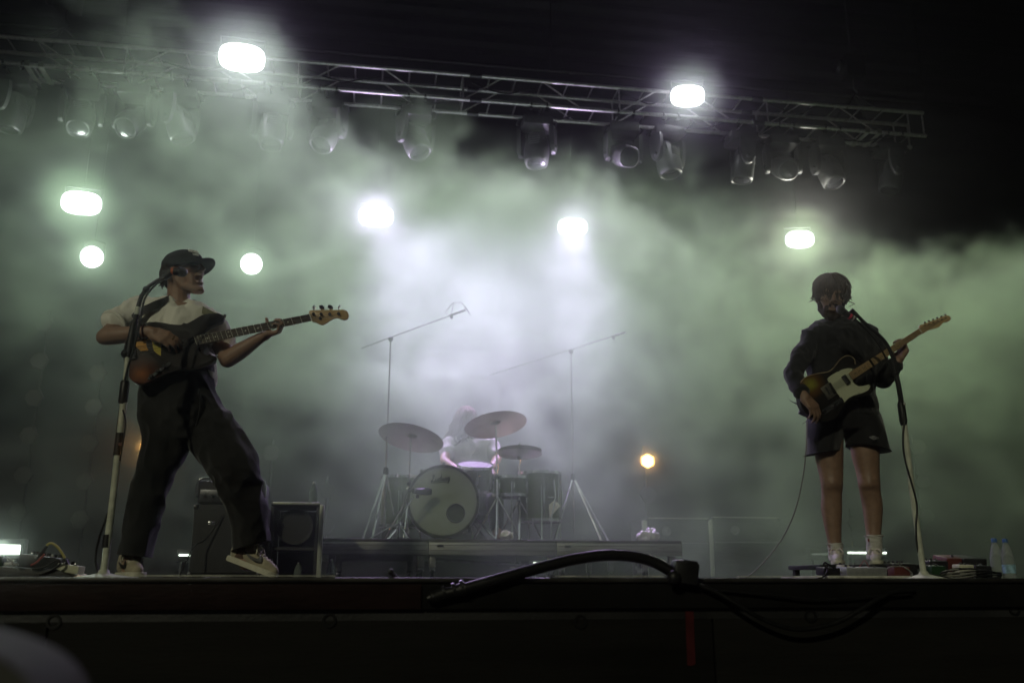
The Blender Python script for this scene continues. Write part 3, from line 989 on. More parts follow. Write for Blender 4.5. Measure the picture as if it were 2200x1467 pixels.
# picking arm
SR, ER, WR = B(292, 672, -0.02), B(226, 724, -0.17), B(322, 712, -0.235)
bl.chain([SR, (SR + ER) / 2, ER], [0.062, 0.053, 0.043])
bl.chain([ER, ER.lerp(WR, 0.35), WR], [0.044, 0.045, 0.028])
hand(bl, WR, (B(372, 727, -0.262) - B(324, 708, -0.235)), (0.10, -1.0, 0.40), 1, ((26, 30, 20), (28, 32, 22), (30, 34, 22), (32, 36, 24)), ((-0.018, 0.018, -0.004), (-0.038, 0.05, -0.016), (-0.044, 0.078, -0.03), (-0.038, 0.10, -0.042)))
# fretting arm
SL, EL, WL = B(452, 690, 0.0), B(489, 772, -0.14), B(562, 724, -0.185)
bl.chain([SL, (SL + EL) / 2, EL], [0.060, 0.051, 0.042])
bl.chain([EL, EL.lerp(WL, 0.35), WL], [0.044, 0.045, 0.028])
hand(bl, WL, B(606, 708, -0.185) - B(566, 722, -0.175), (0.12, 0.30, -1.0), -1, ((42, 78, 34), (46, 80, 36), (50, 80, 36), (54, 80, 36)), ((-0.016, 0.018, -0.004), (-0.040, 0.040, -0.026), (-0.046, 0.048, -0.056), (-0.046, 0.052, -0.084)), s=0.98)
# legs under the trousers
bl.chain([B(350, 885), B(328, 1030, -0.02), B(285, 1195, 0.02)], [0.085, 0.060, 0.042])
bl.chain([B(425, 885), B(522, 1012, -0.10), B(532, 1178, 0.06)], [0.085, 0.060, 0.042])
bl.chain([B(285, 1195, 0.02), B(281, 1228, -0.02)], [0.042, 0.045])
bl.chain([B(532, 1178, 0.06), B(530, 1208, 0.05)], [0.042, 0.042])
me = bl.build(0.0055, 3)
sockets(me, HM, 1.02)
inv = np.array(HM.inverted())
def face_mats(c, inv=inv, s=1.02, jaw=0.020):
    p = (np.c_[c, np.ones(len(c))] @ inv.T)[:, :3] / s
    k = np.zeros(len(c))
    mo = ((p[:, 0] / 0.020) ** 2 + ((p[:, 2] + 0.066 + jaw * 0.2) / (0.009 + jaw * 0.6)) ** 2 < 1) & (p[:, 1] > 0.05)
    k[mo] = 1
    for x in (-1, 1):
        e = (((p[:, 0] - x * 0.031) / 0.015) ** 2 + ((p[:, 2] - 0.011) / 0.006) ** 2 < 1) & (p[:, 1] > 0.05)
        k[e] = 2
    return k
paint(me, face_mats)
dent(me, HM @ Vector((0, 0.098, -0.072)), 0.022, HM.to_3x3() @ Vector((0, -0.022, 0)))
obj('body', me, [M_SKIN, M_MOUTH, M_EYE], bassist)
# cap
M_CAP = mat('cap_cloth', (0.022, 0.023, 0.027), rough=0.85, var=0.3, scale=60, bump=0.3, bscale=300)
M_THREAD = mat('white_thread', (0.8, 0.8, 0.74), rough=0.8)
cb = Blob()
CM = HM @ Matrix.Translation((0, -0.008, 0.042)) @ Matrix.Rotation(R(-6), 4, 'X')
cb_rings = []
for z, rx, ry in ((-0.02, 0.092, 0.117), (0.01, 0.092, 0.117), (0.04, 0.088, 0.110), (0.066, 0.072, 0.090), (0.082, 0.048, 0.060), (0.088, 0.020, 0.026), (0.0885, 0.004, 0.005)):
    cb_rings.append([CM @ Vector((rx * math.cos(q), ry * math.sin(q) + (0.006 if math.sin(q) > 0 and z > 0.03 and z < 0.08 else 0), z)) for q in [2 * math.pi * k / 36 for k in range(36)]])
crown = MB().rings(cb_rings)
cr = obj('cap', crown.mesh(smooth='all'), M_CAP, bassist)
brim = MB()
out, inn = [], []
for k in range(25):
    a = R(-78 + 156 * k / 24)
    inn.append(CM @ Vector((0.086 * math.sin(a), 0.105 * math.cos(a), -0.012)))
    w = math.cos(a * 0.95) ** 0.55
    out.append(CM @ Vector((0.098 * math.sin(a), 0.105 * math.cos(a) + 0.092 * w, -0.020 + 0.012 * w - 0.020 * abs(math.sin(a)) ** 2)))
dn = CM.to_3x3() @ Vector((0, 0, -0.004))
brim.rings([[i_, o_, o_ + dn, i_ + dn] for i_, o_ in zip(inn, out)])
obj('brim', brim.mesh(smooth=True, angle=60), M_CAP, cr)
obj('button', MB().ball(CM @ Vector((0, 0, 0.089)), 0.007, n=6).mesh(smooth='all'), M_CAP, cr)
# two rows of stitched white capitals across the front of the cap (too small in the photo to be read): upright strokes
def stitch(row_z, segs):
    for (u0, v0, u1, v1) in segs:
        pts = []
        for u, v in ((u0, v0), (u1, v1)):
            a = -u / 0.105
            z = row_z + v
            ry = 0.1175 - max(0, z - 0.03) * 0.42
            pts.append(CM @ Vector((0.095 * math.sin(a), ry * math.cos(a) + 0.004, z)))
        yield pts
tb = MB()
rw = random.Random(3)
def glyphs(u, row_z, h, word):
    G = {'M': [(0, 0, 0, 1), (0, 1, .5, .3), (.5, .3, 1, 1), (1, 1, 1, 0)], 'A': [(0, 0, .5, 1), (.5, 1, 1, 0), (.25, .4, .75, .4)], 'R': [(0, 0, 0, 1), (0, 1, .8, .9), (.8, .9, 0, .5), (.2, .5, .9, 0)], 'K': [(0, 0, 0, 1), (.9, 1, 0, .45), (0.1, .5, .9, 0)], 'E': [(0, 0, 0, 1), (0, 1, .8, 1), (0, .5, .7, .5), (0, 0, .8, 0)], 'T': [(0, 1, 1, 1), (.5, 1, .5, 0)], 'O': [(0, 0, 0, 1), (0, 1, .9, 1), (.9, 1, .9, 0), (.9, 0, 0, 0)], 'N': [(0, 0, 0, 1), (0, 1, .9, 0), (.9, 0, .9, 1)], 'L': [(0, 0, 0, 1), (0, 0, .8, 0)], 'Y': [(0, 1, .5, .5), (1, 1, .5, .5), (.5, .5, .5, 0)], 'B': [(0, 0, 0, 1), (0, 1, .8, .8), (.8, .8, 0, .5), (0, .5, .9, .25), (.9, .25, 0, 0)]}
    for ch in word:
        w = h * 0.62
        yield from stitch(row_z, [(u + a * w, b * h, u + c * w, d * h) for a, b, c, d in G[ch]])
        u += w * 1.4
for pts in list(glyphs(-0.066, 0.044, 0.017, 'MAANE')) + list(glyphs(-0.048, 0.026, 0.011, 'LOOO')):
    tb.tube(pts, 0.0019, 4)
tag(obj('stitched_lettering', tb.mesh(), M_THREAD, cr), kind='stuff')
# hair at the nape
M_HAIRB = mat('brown_hair', (0.030, 0.019, 0.012), rough=0.6, spec=0.15, var=0.4, scale=50, stretch=(1, 1, 0.2))
M_HAIRL = mat('fair_brown_hair', (0.048, 0.029, 0.016), rough=0.7, spec=0.08, var=0.45, scale=60, stretch=(1, 1, 0.15))
obj('hair', strand_hair(HM, 90, 1.02, (95, 265), 0.085, 0.008, 0.15, 5, start=0.9, sway=0.3, cz=0.02), M_HAIRB, bassist)
# shirt
M_TEE = mat('white_cotton', (0.80, 0.79, 0.71), rough=0.9, var=0.08, scale=10, bump=0.25, bscale=260)
sb = Blob()
sb.loft([(B(354, 642, 0.02), B(416, 652, 0.02), 0.066), (B(322, 646, 0.01), B(438, 658, 0.01), 0.082), (B(288, 656), B(458, 670), 0.098), (B(278, 690), B(471, 696), 0.118, -0.005), (B(284, 740), B(466, 742), 0.125, -0.008), (B(300, 785), B(460, 782), 0.112), (B(330, 815), B(465, 812), 0.105, 0.03), (B(360, 832), B(462, 828), 0.095, 0.045)], p=0.92)
sb.chain([B(308, 668, 0.0), B(275, 682, -0.05), B(251, 694, -0.10)], [0.078, 0.077, 0.070])
sb.chain([B(446, 692, 0.0), B(462, 712, -0.04), B(474, 732, -0.08)], [0.076, 0.072, 0.066])
me = sb.build(0.0065, 5)
folds(me, 0.020, 7.0, (1.6, 1.0, 0.7), 3.3)
folds(me, 0.008, 17.0, (1.4, 1.0, 0.6), 9.1)
# open the neck: pull the collar down a little at the front
dent(me, B(386, 644, -0.07), 0.075, (0, 0.02, -0.030))
shirt = obj('t_shirt', me, M_TEE, bassist)
# rolled sleeve hems and collar rib
def ring(c, ax, r, n=20, squash=1.0):
    ax = Vector(ax).normalized(); u = ax.orthogonal().normalized(); w = ax.cross(u)
    return [Vector(c) + u * math.cos(2 * math.pi * k / n) * r + w * math.sin(2 * math.pi * k / n) * r * squash for k in range(n)] 
q = ring(B(246, 697, -0.112), (B(246, 697, -0.112) - B(285, 676, -0.03)), 0.072)
obj('sleeve_hem', MB().tube(q + [q[0]], 0.011, 8, cap=False).mesh(smooth='all'), M_TEE, shirt)
q = ring(B(477, 738, -0.09), (B(477, 738, -0.09) - B(452, 700, -0.02)), 0.066)
obj('sleeve_hem', MB().tube(q + [q[0]], 0.008, 8, cap=False).mesh(smooth='all'), M_TEE, shirt)
cr_ = spline([B(352, 642, 0.03), B(358, 652, -0.05), B(374, 664, -0.088), B(392, 668, -0.090), B(408, 662, -0.06), B(418, 652, 0.02), B(404, 644, 0.085), B(370, 640, 0.09)], 4, closed=True)
obj('collar_rib', MB().tube(cr_ + [cr_[0]], 0.007, 6, cap=False).mesh(smooth='all'), M_TEE, shirt)
# necklace with a small pendant
nk = spline([B(356, 640, 0.02), B(368, 656, -0.085), B(380, 668, -0.112), B(391, 676, -0.124), B(400, 668, -0.112), B(410, 655, -0.08), B(415, 645, 0.0)], 5)
M_GOLD = mat('gold', (0.8, 0.55, 0.18), rough=0.2, metal=1.0)
tag(obj('necklace', MB().tube(nk, 0.0016, 5).mesh(smooth='all'), M_GOLD, bassist), 'thin gold necklace with small star pendant')
st = [B(391, 681, -0.128) + Vector((0.011 * (1 if k % 2 == 0 else 0.45) * math.sin(math.pi * k / 5), 0, 0.011 * (1 if k % 2 == 0 else 0.45) * math.cos(math.pi * k / 5))) for k in range(10)]
obj('pendant', MB().prism(st, (0, 0.002, 0)).mesh(), M_GOLD, bassist)
# bracelets and ring
for f, rr, mm in ((0.90, 0.036, M_TAPER), (0.82, 0.038, M_BLACK)):
    c = ER.lerp(WR, f)
    q = ring(c, WR - ER, rr)
    obj('bracelet', MB().tube(q + [q[0]], 0.004, 6, cap=False).mesh(smooth='all'), mm, bassist)
q = ring(B(373, 726, -0.275), (1, 0.1, -0.5), 0.0115)
obj('finger_ring', MB().tube(q + [q[0]], 0.002, 6, cap=False).mesh(smooth='all'), M_GOLD, bassist)
# trousers
M_JEAN = mat('dark_denim', (0.021, 0.021, 0.021), rough=0.92, spec=0.2, var=0.6, scale=5, bump=0.3, bscale=240, sheen=0.15)
jb = Blob()
jb.loft([(B(309, 782), B(452, 778), 0.138, -0.004), (B(305, 808), B(458, 806), 0.140, -0.004), (B(301, 840), B(464, 840), 0.140), (B(300, 872), B(479, 870), 0.142), (B(302, 915), B(492, 895), 0.135), (B(330, 950), B(470, 940), 0.10)])
jb.loft([(B(302, 890), B(410, 900), 0.115), (B(303, 946, -0.01), B(406, 955, -0.01), 0.112), (B(291, 1010, -0.02), B(378, 1010, -0.02), 0.100), (B(280, 1055, -0.01), B(363, 1050, -0.01), 0.098), (B(268, 1115), B(345, 1120), 0.100), (B(257, 1182, 0.01), B(321, 1200, 0.01), 0.102), (B(252, 1215, 0.01), B(314, 1230, 0.01), 0.100)])
jb.loft([(B(385, 905), B(494, 885), 0.115), (B(408, 958, -0.03), B(531, 942, -0.03), 0.118), (B(436, 998, -0.07), B(556, 990, -0.07), 0.112), (B(466, 1042, -0.07), B(563, 1030, -0.07), 0.102), (B(486, 1090, -0.02), B(570, 1085, -0.02), 0.100), (B(495, 1132, 0.02), B(577, 1124, 0.02), 0.104), (B(499, 1184, 0.05), B(581, 1158, 0.05), 0.106), (B(502, 1215, 0.06), B(586, 1188, 0.06), 0.104)])
me = jb.build(0.007, 4)
folds(me, 0.015, 3.2, (1.2, 1.0, 0.7), 1.7)
folds(me, 0.014, 10.0, (1.3, 1.0, 0.8), 6.2)
folds(me, 0.020, 7.0, (0.8, 1.0, 2.2), 4.4, mask=lambda a: np.clip(1 - np.linalg.norm(a - np.array(B(505, 1035, -0.10)), axis=1) / 0.24, 0, 1))
folds(me, 0.020, 8.0, (1.0, 1.0, 1.6), 2.4, mask=lambda a: np.clip(1 - np.linalg.norm(a - np.array(B(405, 915, -0.10)), axis=1) / 0.22, 0, 1))
cut(me, B(288, 1194, 0), (B(288, 1240) - B(288, 1194)) + Vector((-0.02, 0, 0)), B(288, 1205), 0.25)
cut(me, B(540, 1172, 0.05), Vector((0.28, 0.0, -1.0)), B(540, 1190, 0.05), 0.25)
jn = obj('trousers', me, M_JEAN, bassist)
obj('waistband', MB().rings([[B(381, y) + Vector((math.cos(a) * 0.190, math.sin(a) * 0.146, 0)) for a in [2 * math.pi * k / 40 for k in range(40)]] for y in (798, 782)], cap=False).mesh(smooth='all'), M_JEAN, jn)
seam = [B(428, 836, -0.135), B(430, 870, -0.142), B(424, 905, -0.135), B(412, 940, -0.115)]
obj('fly_seam', MB().tube(spline(seam, 4), 0.004, 5).mesh(smooth='all'), M_JEAN, jn)
# shoes
M_SUEDE = mat('beige_suede', (0.36, 0.32, 0.23), rough=0.85, var=0.2, scale=25, bump=0.2, bscale=200)
M_SUEDE2 = mat('tan_suede', (0.25, 0.20, 0.135), rough=0.9, var=0.25, scale=30)
M_SOLE = mat('cream_sole', (0.55, 0.53, 0.42), rough=0.7, var=0.15, scale=40)
M_LACE = mat('cream_lace', (0.50, 0.47, 0.37), rough=0.9)
M_SOCKW = mat('white_sock', (0.50, 0.49, 0.44), rough=0.95, var=0.12, scale=60, bump=0.5, bscale=180, stretch=(6, 6, 0.3))
def shoe(name, parent, heel, toe, up, s=1.0, stripe=False, lab=None, mats=None, side=1):
    """a low trainer from heel to toe with sole, upper, tongue, laces"""
    M0, M1, M2, M3 = mats or (M_SUEDE, M_SUEDE2, M_SOLE, M_LACE)
    y = (Vector(toe) - Vector(heel)); L = y.length; y.normalize()
    z = (Vector(up) - y * Vector(up).dot(y)).normalized()
    x = y.cross(z)
    M = Matrix((x, y, z)).transposed().to_4x4(); M.translation = Vector(heel)
    T = lambda a, b, c: M @ Vector((a * s, b * L, c * s))
    prof = [(-0.02, 0.028), (0.03, 0.036), (0.25, 0.037), (0.5, 0.040), (0.7, 0.049), (0.86, 0.046), (0.96, 0.032), (1.01, 0.014)]
    outl = [(w, t) for t, w in prof] + [(-w, t) for t, w in prof[::-1]]
    outl3 = spline([T(a, b, 0.004) for a, b in outl], 3, closed=True)
    so = MB().prism(outl3, M.to_3x3() @ Vector((0, 0, 0.026 * s)), bevel=0.005)
    root = obj(name, so.mesh(smooth=True), M2, parent)
    ub = Blob()
    ub.chain([T(0, 0.10, 0.055), T(0, 0.30, 0.060), T(0, 0.52, 0.050), T(0, 0.75, 0.040), T(0, 0.90, 0.034)], [0.038 * s, 0.038 * s, 0.037 * s, 0.038 * s, 0.028 * s])
    ub.chain([T(0, 0.08, 0.06), T(0, 0.12, 0.095)], [0.036 * s, 0.035 * s])
    ub.chain([T(0, 0.30, 0.07), T(0, 0.30, 0.095)], [0.038 * s, 0.036 * s])
    me = ub.build(0.005, 3)
    a, n = coords(me)
    pl = (np.c_[a, np.ones(len(a))] @ np.array(M.inverted()).T)[:, 2]
    low = pl < 0.018 * s
    zz = np.array(M.to_3x3() @ Vector((0, 0, 1)))
    a[low] += zz * (0.018 * s - pl[low])[:, None]
    setco(me, a)
    invm = np.array(M.inverted())
    def pm(c):
        p = (np.c_[c, np.ones(len(c))] @ invm.T)
        k = np.zeros(len(c))
        k[(p[:, 1] > 0.80 * L) & (p[:, 2] < 0.06 * s)] = 1
        k[(p[:, 1] < 0.16 * L)] = 1
        k[(p[:, 2] < 0.040 * s)] = 1
        return k
    paint(me, pm)
    obj('upper', me, [M0, M1], root)
    obj('tongue', MB().prism([T(-0.024, 0.42, 0.100), T(0.024, 0.42, 0.100), T(0.020, 0.34, 0.142), T(-0.020, 0.34, 0.142)], M.to_3x3() @ Vector((0, -0.006, 0.006)), bevel=0.002).mesh(smooth=True), M0, root)
    for k in range(5):
        t = 0.42 + k * 0.075
        h = 0.100 - k * 0.007
        for sg in (-1, 1):
            obj('lace', MB().tube(spline([T(-sg * 0.026, t, h - 0.012), T(0, t + 0.03, h + 0.004), T(sg * 0.026, t + 0.06, h - 0.016)], 3), 0.0036, 5).mesh(smooth='all'), M3, root)
    for sg in (-1, 1):
        obj('lace_loop', MB().tube(spline([T(0, 0.43, 0.105), T(sg * 0.028, 0.46, 0.116), T(sg * 0.046, 0.54, 0.088), T(sg * 0.030, 0.52, 0.080), T(0, 0.44, 0.104)], 4), 0.0034, 5).mesh(smooth='all'), M3, root)
    if stripe:
        for sg in (-1, 1):
            sw = [(0.235, 0.052), (0.27, 0.047), (0.33, 0.044), (0.42, 0.046), (0.52, 0.054), (0.70, 0.078), (0.52, 0.066), (0.42, 0.062), (0.35, 0.063), (0.325, 0.070), (0.335, 0.083), (0.27, 0.070)]
            # the mark sweeps from the heel quarter back up under the laces
            sw = [(0.70 - (t - 0.235) * 1.0, h) for t, h in sw]
            pts = []
            for t, h in sw:
                wv = 0.040 - abs(h - 0.055) * 0.16 + (0.002 if t < 0.4 else 0.0)
                pts.append(T(sg * wv, t, h))
            obj('side_mark', MB().prism(spline(pts, 3, closed=True), M.to_3x3() @ Vector((sg * 0.0035, 0, 0))).mesh(smooth=False), M_BLACK, root)
    return root
shoe('shoe', bassist, B(262, 1243, 0.10), B(297, 1243, -0.13), (0, 0, 1), 1.05, True)
shoe('shoe', bassist, B(492, 1207, 0.075), B(590, 1245, -0.02), (0.34, 0, 0.94), 1.05, True)
for a, b in ((B(283, 1188, 0.03), B(277, 1222, 0.03)), (B(530, 1172, 0.06), B(520, 1200, 0.055))):
    obj('sock', MB().tube([a, b], [0.046, 0.044], 16).mesh(smooth=True), mat('dark_sock', (0.10, 0.06, 0.045), rough=0.95, var=0.3, scale=80), bassist)

# ================================================================ singing guitarist
YG = 5.05
def G(px, py, dy=0.0): return P(px, py, YG + dy)
gman = thing('person', 'bearded guitarist in black shirt and black shorts singing into a microphone', 'person', (G(1822, 1215).x, YG, STAGE))
bl = Blob()
GM = frame(G(1786, 640, 0.0), (-0.34, -0.90, -0.24), (0.07, -0.22, 1.0))
head(bl, GM, 1.03, jaw=0.008)
bl.chain([G(1790, 668, 0.03), G(1795, 690, 0.05), G(1800, 712, 0.06)], [0.058, 0.060, 0.075])
bl.loft([(G(1765, 695, 0.03), G(1830, 695, 0.03), 0.06), (G(1735, 715), G(1880, 718), 0.085), (G(1738, 770), G(1880, 770), 0.105), (G(1748, 830), G(1872, 830), 0.10), (G(1752, 880), G(1868, 876), 0.10), (G(1762, 908), G(1864, 904), 0.09)])
SRg, ERg, WRg = G(1750, 728), G(1702, 808, -0.10), G(1726, 848, -0.225)
bl.chain([SRg, (SRg + ERg) / 2, ERg], [0.054, 0.048, 0.043])
bl.chain([ERg, ERg.lerp(WRg, .35), WRg], [0.044, 0.042, 0.028])
hand(bl, WRg, G(1750, 878, -0.255) - G(1726, 848, -0.22), (0.25, -1.0, 0.25), 1, ((25, 35, 22), (27, 36, 22), (30, 38, 24), (34, 40, 24)), ((-0.018, 0.018, -0.004), (-0.040, 0.046, -0.014), (-0.046, 0.074, -0.026), (-0.036, 0.094, -0.036)))
SLg, ELg, WLg = G(1866, 732), G(1896, 815, -0.06), G(1928, 778, -0.19)
bl.chain([SLg, (SLg + ELg) / 2, ELg], [0.054, 0.048, 0.043])
bl.chain([ELg, ELg.lerp(WLg, .35), WLg], [0.044, 0.042, 0.028])
hand(bl, WLg, G(1941, 750, -0.20) - G(1927, 780, -0.19), (0.95, 0.35, -0.35), -1, ((42, 78, 34), (46, 80, 36), (50, 80, 36), (54, 80, 36)), ((-0.016, 0.018, -0.004), (-0.040, 0.036, -0.020), (-0.046, 0.048, -0.040), (-0.046, 0.058, -0.060)))
# bare legs
def leg(secs):
    bl.loft([(G(a, y, d), G(b, y, d), r) for (a, b, y, r, d) in secs])
leg([(1756, 1806, 900, 0.085, 0.0), (1754, 1808, 935, 0.086, 0.0), (1753, 1809, 975, 0.080, 0.0), (1761, 1809, 1015, 0.066, -0.005), (1766, 1809, 1042, 0.060, -0.012), (1767, 1807, 1062, 0.056, 0.005), (1766, 1807, 1090, 0.060, 0.02), (1771, 1806, 1122, 0.052, 0.02), (1779, 1806, 1160, 0.040, 0.015), (1782, 1808, 1188, 0.040, 0.01), (1784, 1810, 1206, 0.042, 0.0)])
leg([(1824, 1874, 900, 0.085, 0.0), (1828, 1884, 935, 0.086, 0.0), (1832, 1886, 975, 0.080, 0.0), (1842, 1887, 1015, 0.066, -0.005), (1846, 1889, 1042, 0.060, -0.012), (1849, 1890, 1058, 0.056, 0.005), (1855, 1894, 1086, 0.060, 0.02), (1859, 1893, 1118, 0.050, 0.02), (1863, 1891, 1150, 0.040, 0.015), (1865, 1891, 1180, 0.040, 0.01), (1866, 1892, 1203, 0.042, 0.0)])
me = bl.build(0.0055, 3)
sockets(me, GM, 1.03)
for px, d in ((1788, 0), (1868, 0)):       # knee caps
    dent(me, G(px, 1040, -0.075), 0.05, (0, -0.008, 0))
inv2 = np.array(GM.inverted())
paint(me, lambda c: face_mats(c, inv2, 1.03, 0.008))
obj('body', me, [M_SKIN2, M_MOUTH, M_EYE], gman)
# hair: cap of locks, fringe, sides over the ears
hb = Blob()
hb.ball(GM @ Vector((0, -0.030, 0.046)), (0.083, 0.100, 0.084), GM.to_3x3())
hb.ball(GM @ Vector((0, -0.062, -0.01)), (0.080, 0.062, 0.085), GM.to_3x3())
for x in (-1, 1):
    hb.ball(GM @ Vector((x * 0.076, 0.0, 0.012)), (0.018, 0.045, 0.052), GM.to_3x3())
me = hb.build(0.007, 3)
folds(me, 0.012, 26.0, (1.6, 1.6, 0.35), 2.0)
hr = obj('hair', me, M_HAIRL, gman)
obj('hair_locks', strand_hair(GM, 340, 1.03, (-180, 180), 0.110, 0.0058, 0.06, 11, start=0.0, sway=0.5, rad=(0.094, 0.112, 0.097), cz=0.048, cy=-0.024, fuzz=0.13), M_HAIRL, hr)
obj('hair_fringe', strand_hair(GM, 170, 1.03, (-66, 66), 0.042, 0.0044, 0.04, 12, start=0.40, sway=0.3, rad=(0.088, 0.110, 0.090), cz=0.044, cy=-0.012, fuzz=0.06), M_HAIRL, hr)
# beard
bb = Blob()
Tg = lambda x, y, z: GM @ (Vector((x, y, z)) * 1.03)
for x in (-1, 1):
    bb.chain([Tg(x * 0.066, 0.004, -0.03), Tg(x * 0.054, 0.030, -0.075), Tg(x * 0.024, 0.072, -0.108)], [0.014, 0.022, 0.026])
    bb.chain([Tg(x * 0.004, 0.094, -0.044), Tg(x * 0.032, 0.082, -0.060), Tg(x * 0.036, 0.070, -0.09)], [0.010, 0.010, 0.016])
bb.ball(Tg(0, 0.076, -0.118), (0.036, 0.030, 0.032), GM.to_3x3())
me = bb.build(0.005, 2)
folds(me, 0.008, 60.0, (1, 1, 0.4), 4.0)
obj('beard', me, M_HAIRB, gman)
# shirt
M_SHIRT = mat('black_shirt_cotton', (0.013, 0.0135, 0.0145), rough=0.9, spec=0.2, var=0.35, scale=8, bump=0.25, bscale=220, sheen=0.2)
sb = Blob()
sb.loft([(G(1766, 688, 0.03), G(1832, 690, 0.03), 0.068), (G(1745, 697, 0.02), G(1866, 700, 0.02), 0.085), (G(1728, 710), G(1886, 716), 0.100), (G(1730, 745), G(1890, 750), 0.122), (G(1738, 790), G(1884, 795), 0.128), (G(1744, 840), G(1876, 840), 0.128), (G(1742, 880), G(1880, 875), 0.132), (G(1744, 900), G(1882, 893), 0.130)], p=0.92)
sb.chain([G(1747, 727), G(1722, 768, -0.05), G(1706, 806, -0.10)], [0.076, 0.062, 0.054])
sb.chain([G(1706, 806, -0.10), G(1714, 828, -0.16), G(1722, 843, -0.205)], [0.053, 0.045, 0.040])
sb.chain([G(1870, 732), G(1886, 775, -0.04), G(1897, 812, -0.06)], [0.076, 0.062, 0.054])
sb.chain([G(1897, 812, -0.06), G(1912, 797, -0.12), G(1923, 784, -0.175)], [0.053, 0.045, 0.040])
me = sb.build(0.0065, 4)
folds(me, 0.020, 6.5, (1.3, 1.0, 0.9), 5.3)
folds(me, 0.008, 17.0, (1.2, 1.0, 1.0), 8.1)
shirt = obj('shirt', me, M_SHIRT, gman)
# collar: two points, placket, buttons, cuffs
for s in (-1, 1):
    c = [G(1799 + s * 6, 706, -0.075), G(1799 + s * 34, 690, 0.03), G(1799 + s * 34, 702, -0.01), G(1799 + s * 22, 722, -0.095)]
    obj('collar', MB().prism(c, (0, -0.012, 0.003), bevel=0.002).mesh(smooth=True), M_SHIRT, shirt)
obj('placket', MB().prism([G(1798, 712, -0.104), G(1808, 712, -0.104), G(1812, 800, -0.139), G(1802, 800, -0.139)], (0, 0.01, 0), bevel=0.002).mesh(smooth=True), M_SHIRT, shirt)
for py, d in ((720, -0.112), (745, -0.124), (770, -0.133)):
    obj('button', MB().lathe(G(1804, py, d - 0.001), [(0.006, 0), (0.006, -0.003)], 10, (0, 1, 0)).mesh(smooth=True), M_STEEL, shirt)
for c, ax in ((G(1722, 843, -0.206), WRg - ERg), (G(1924, 783, -0.178), WLg - ELg)):
    q = ring(c, ax, 0.040)
    obj('cuff', MB().tube(q + [q[0]], 0.009, 8, cap=False).mesh(smooth='all'), M_SHIRT, shirt)
# shorts
M_SHORT = mat('black_polyester', (0.010, 0.010, 0.0115), rough=0.75, spec=0.2, var=0.3, scale=12, sheen=0.2, bump=0.15, bscale=260)
jb = Blob()
jb.loft([(G(1743, 872), G(1880, 862), 0.136), (G(1741, 900), G(1884, 885), 0.142), (G(1740, 918), G(1888, 908), 0.135), (G(1758, 932), G(1872, 926), 0.10)])
jb.loft([(G(1740, 900), G(1814, 905), 0.125), (G(1737, 935), G(1808, 940), 0.122), (G(1734, 966), G(1805, 978), 0.116), (G(1732, 990), G(1804, 1000), 0.114)])
jb.loft([(G(1812, 905), G(1886, 890), 0.125), (G(1819, 940), G(1897, 925), 0.122), (G(1823, 972), G(1903, 955), 0.116), (G(1826, 998), G(1908, 980), 0.114)])
me = jb.build(0.0065, 4)
folds(me, 0.020, 6.0, (1.5, 1.0, 0.8), 2.7)
cut(me, G(1771, 973), Vector((0.12, 0, -1)), G(1771, 985), 0.20)
cut(me, G(1864, 964), Vector((-0.16, 0, -1)), G(1866, 975), 0.20)
shorts = obj('shorts', me, M_SHORT, gman)
# small diamond badge of two nested outlines on the shorts
bc = G(1878, 940, -0.150)
dmat = mat('badge_white', (0.6, 0.6, 0.62), rough=0.6)
def diamond(w, h, t):
    pts = [Vector((-w, 0, 0)), Vector((0, 0, h)), Vector((w, 0, 0)), Vector((0, 0, -h))]
    rot = Matrix.Rotation(R(4), 3, 'Y')
    pts = [bc + rot @ p for p in pts]
    return MB().tube(pts + [pts[0]], t, 4, cap=False)
obj('badge', diamond(0.030, 0.011, 0.0013).mesh(), dmat, shorts)
obj('badge', diamond(0.015, 0.005, 0.0013).mesh(), dmat, shorts)
# socks and shoes
for (x0, x1, y0, x2, x3, y1) in ((1780, 1807, 1166, 1783, 1810, 1204), (1862, 1893, 1149, 1865, 1893, 1202)):
    sb = Blob()
    sb.loft([(G(x0, y0, 0.015), G(x1, y0, 0.015), 0.046), (G((x0 + x2) / 2, (y0 + y1) / 2, 0.012), G((x1 + x3) / 2, (y0 + y1) / 2, 0.012), 0.045), (G(x2, y1, 0.0), G(x3, y1, 0.0), 0.048)])
    me = sb.build(0.005, 2)
    folds(me, 0.006, 30, (0.6, 0.6, 2.2), 1.0)
    so = obj('sock', me, M_SOCKW, gman)
    for k in (0.0,):
        c = (G(x0, y0 + 2, 0.015) + G(x1, y0 + 2, 0.015)) / 2 - Vector((0, 0, k * 0.4))
        q = ring(c, (0, 0, 1), (G(x1, y0) - G(x0, y0)).length / 2 - 0.001, squash=1.28)
        obj('sock_rib', MB().tube(q + [q[0]], 0.003, 5, cap=False).mesh(smooth='all'), M_SOCKW, so)
obj('sock_mark', MB().box(G(1866, 1160, -0.038), (0.008, 0.006, 0.016)).mesh(), mat('brown_mark', (0.2, 0.05, 0.03), rough=0.8), gman)
MSH = (mat('white_leather', (0.46, 0.45, 0.38), rough=0.6, var=0.2, scale=30), M_SUEDE, M_SOLE, M_LACE)
BOARD_Z = G(1800, 1214).z
def flo(v, z): v = v.copy(); v.z = z; return v
shoe('shoe', gman, flo(G(1798, 1212, 0.07), BOARD_Z), flo(G(1802, 1212, -0.19), BOARD_Z), (0, 0, 1), 0.78, False, mats=MSH)
shoe('shoe', gman, flo(G(1880, 1210, 0.07), BOARD_Z), flo(G(1884, 1210, -0.19), BOARD_Z), (0, 0, 1), 0.78, False, mats=MSH)

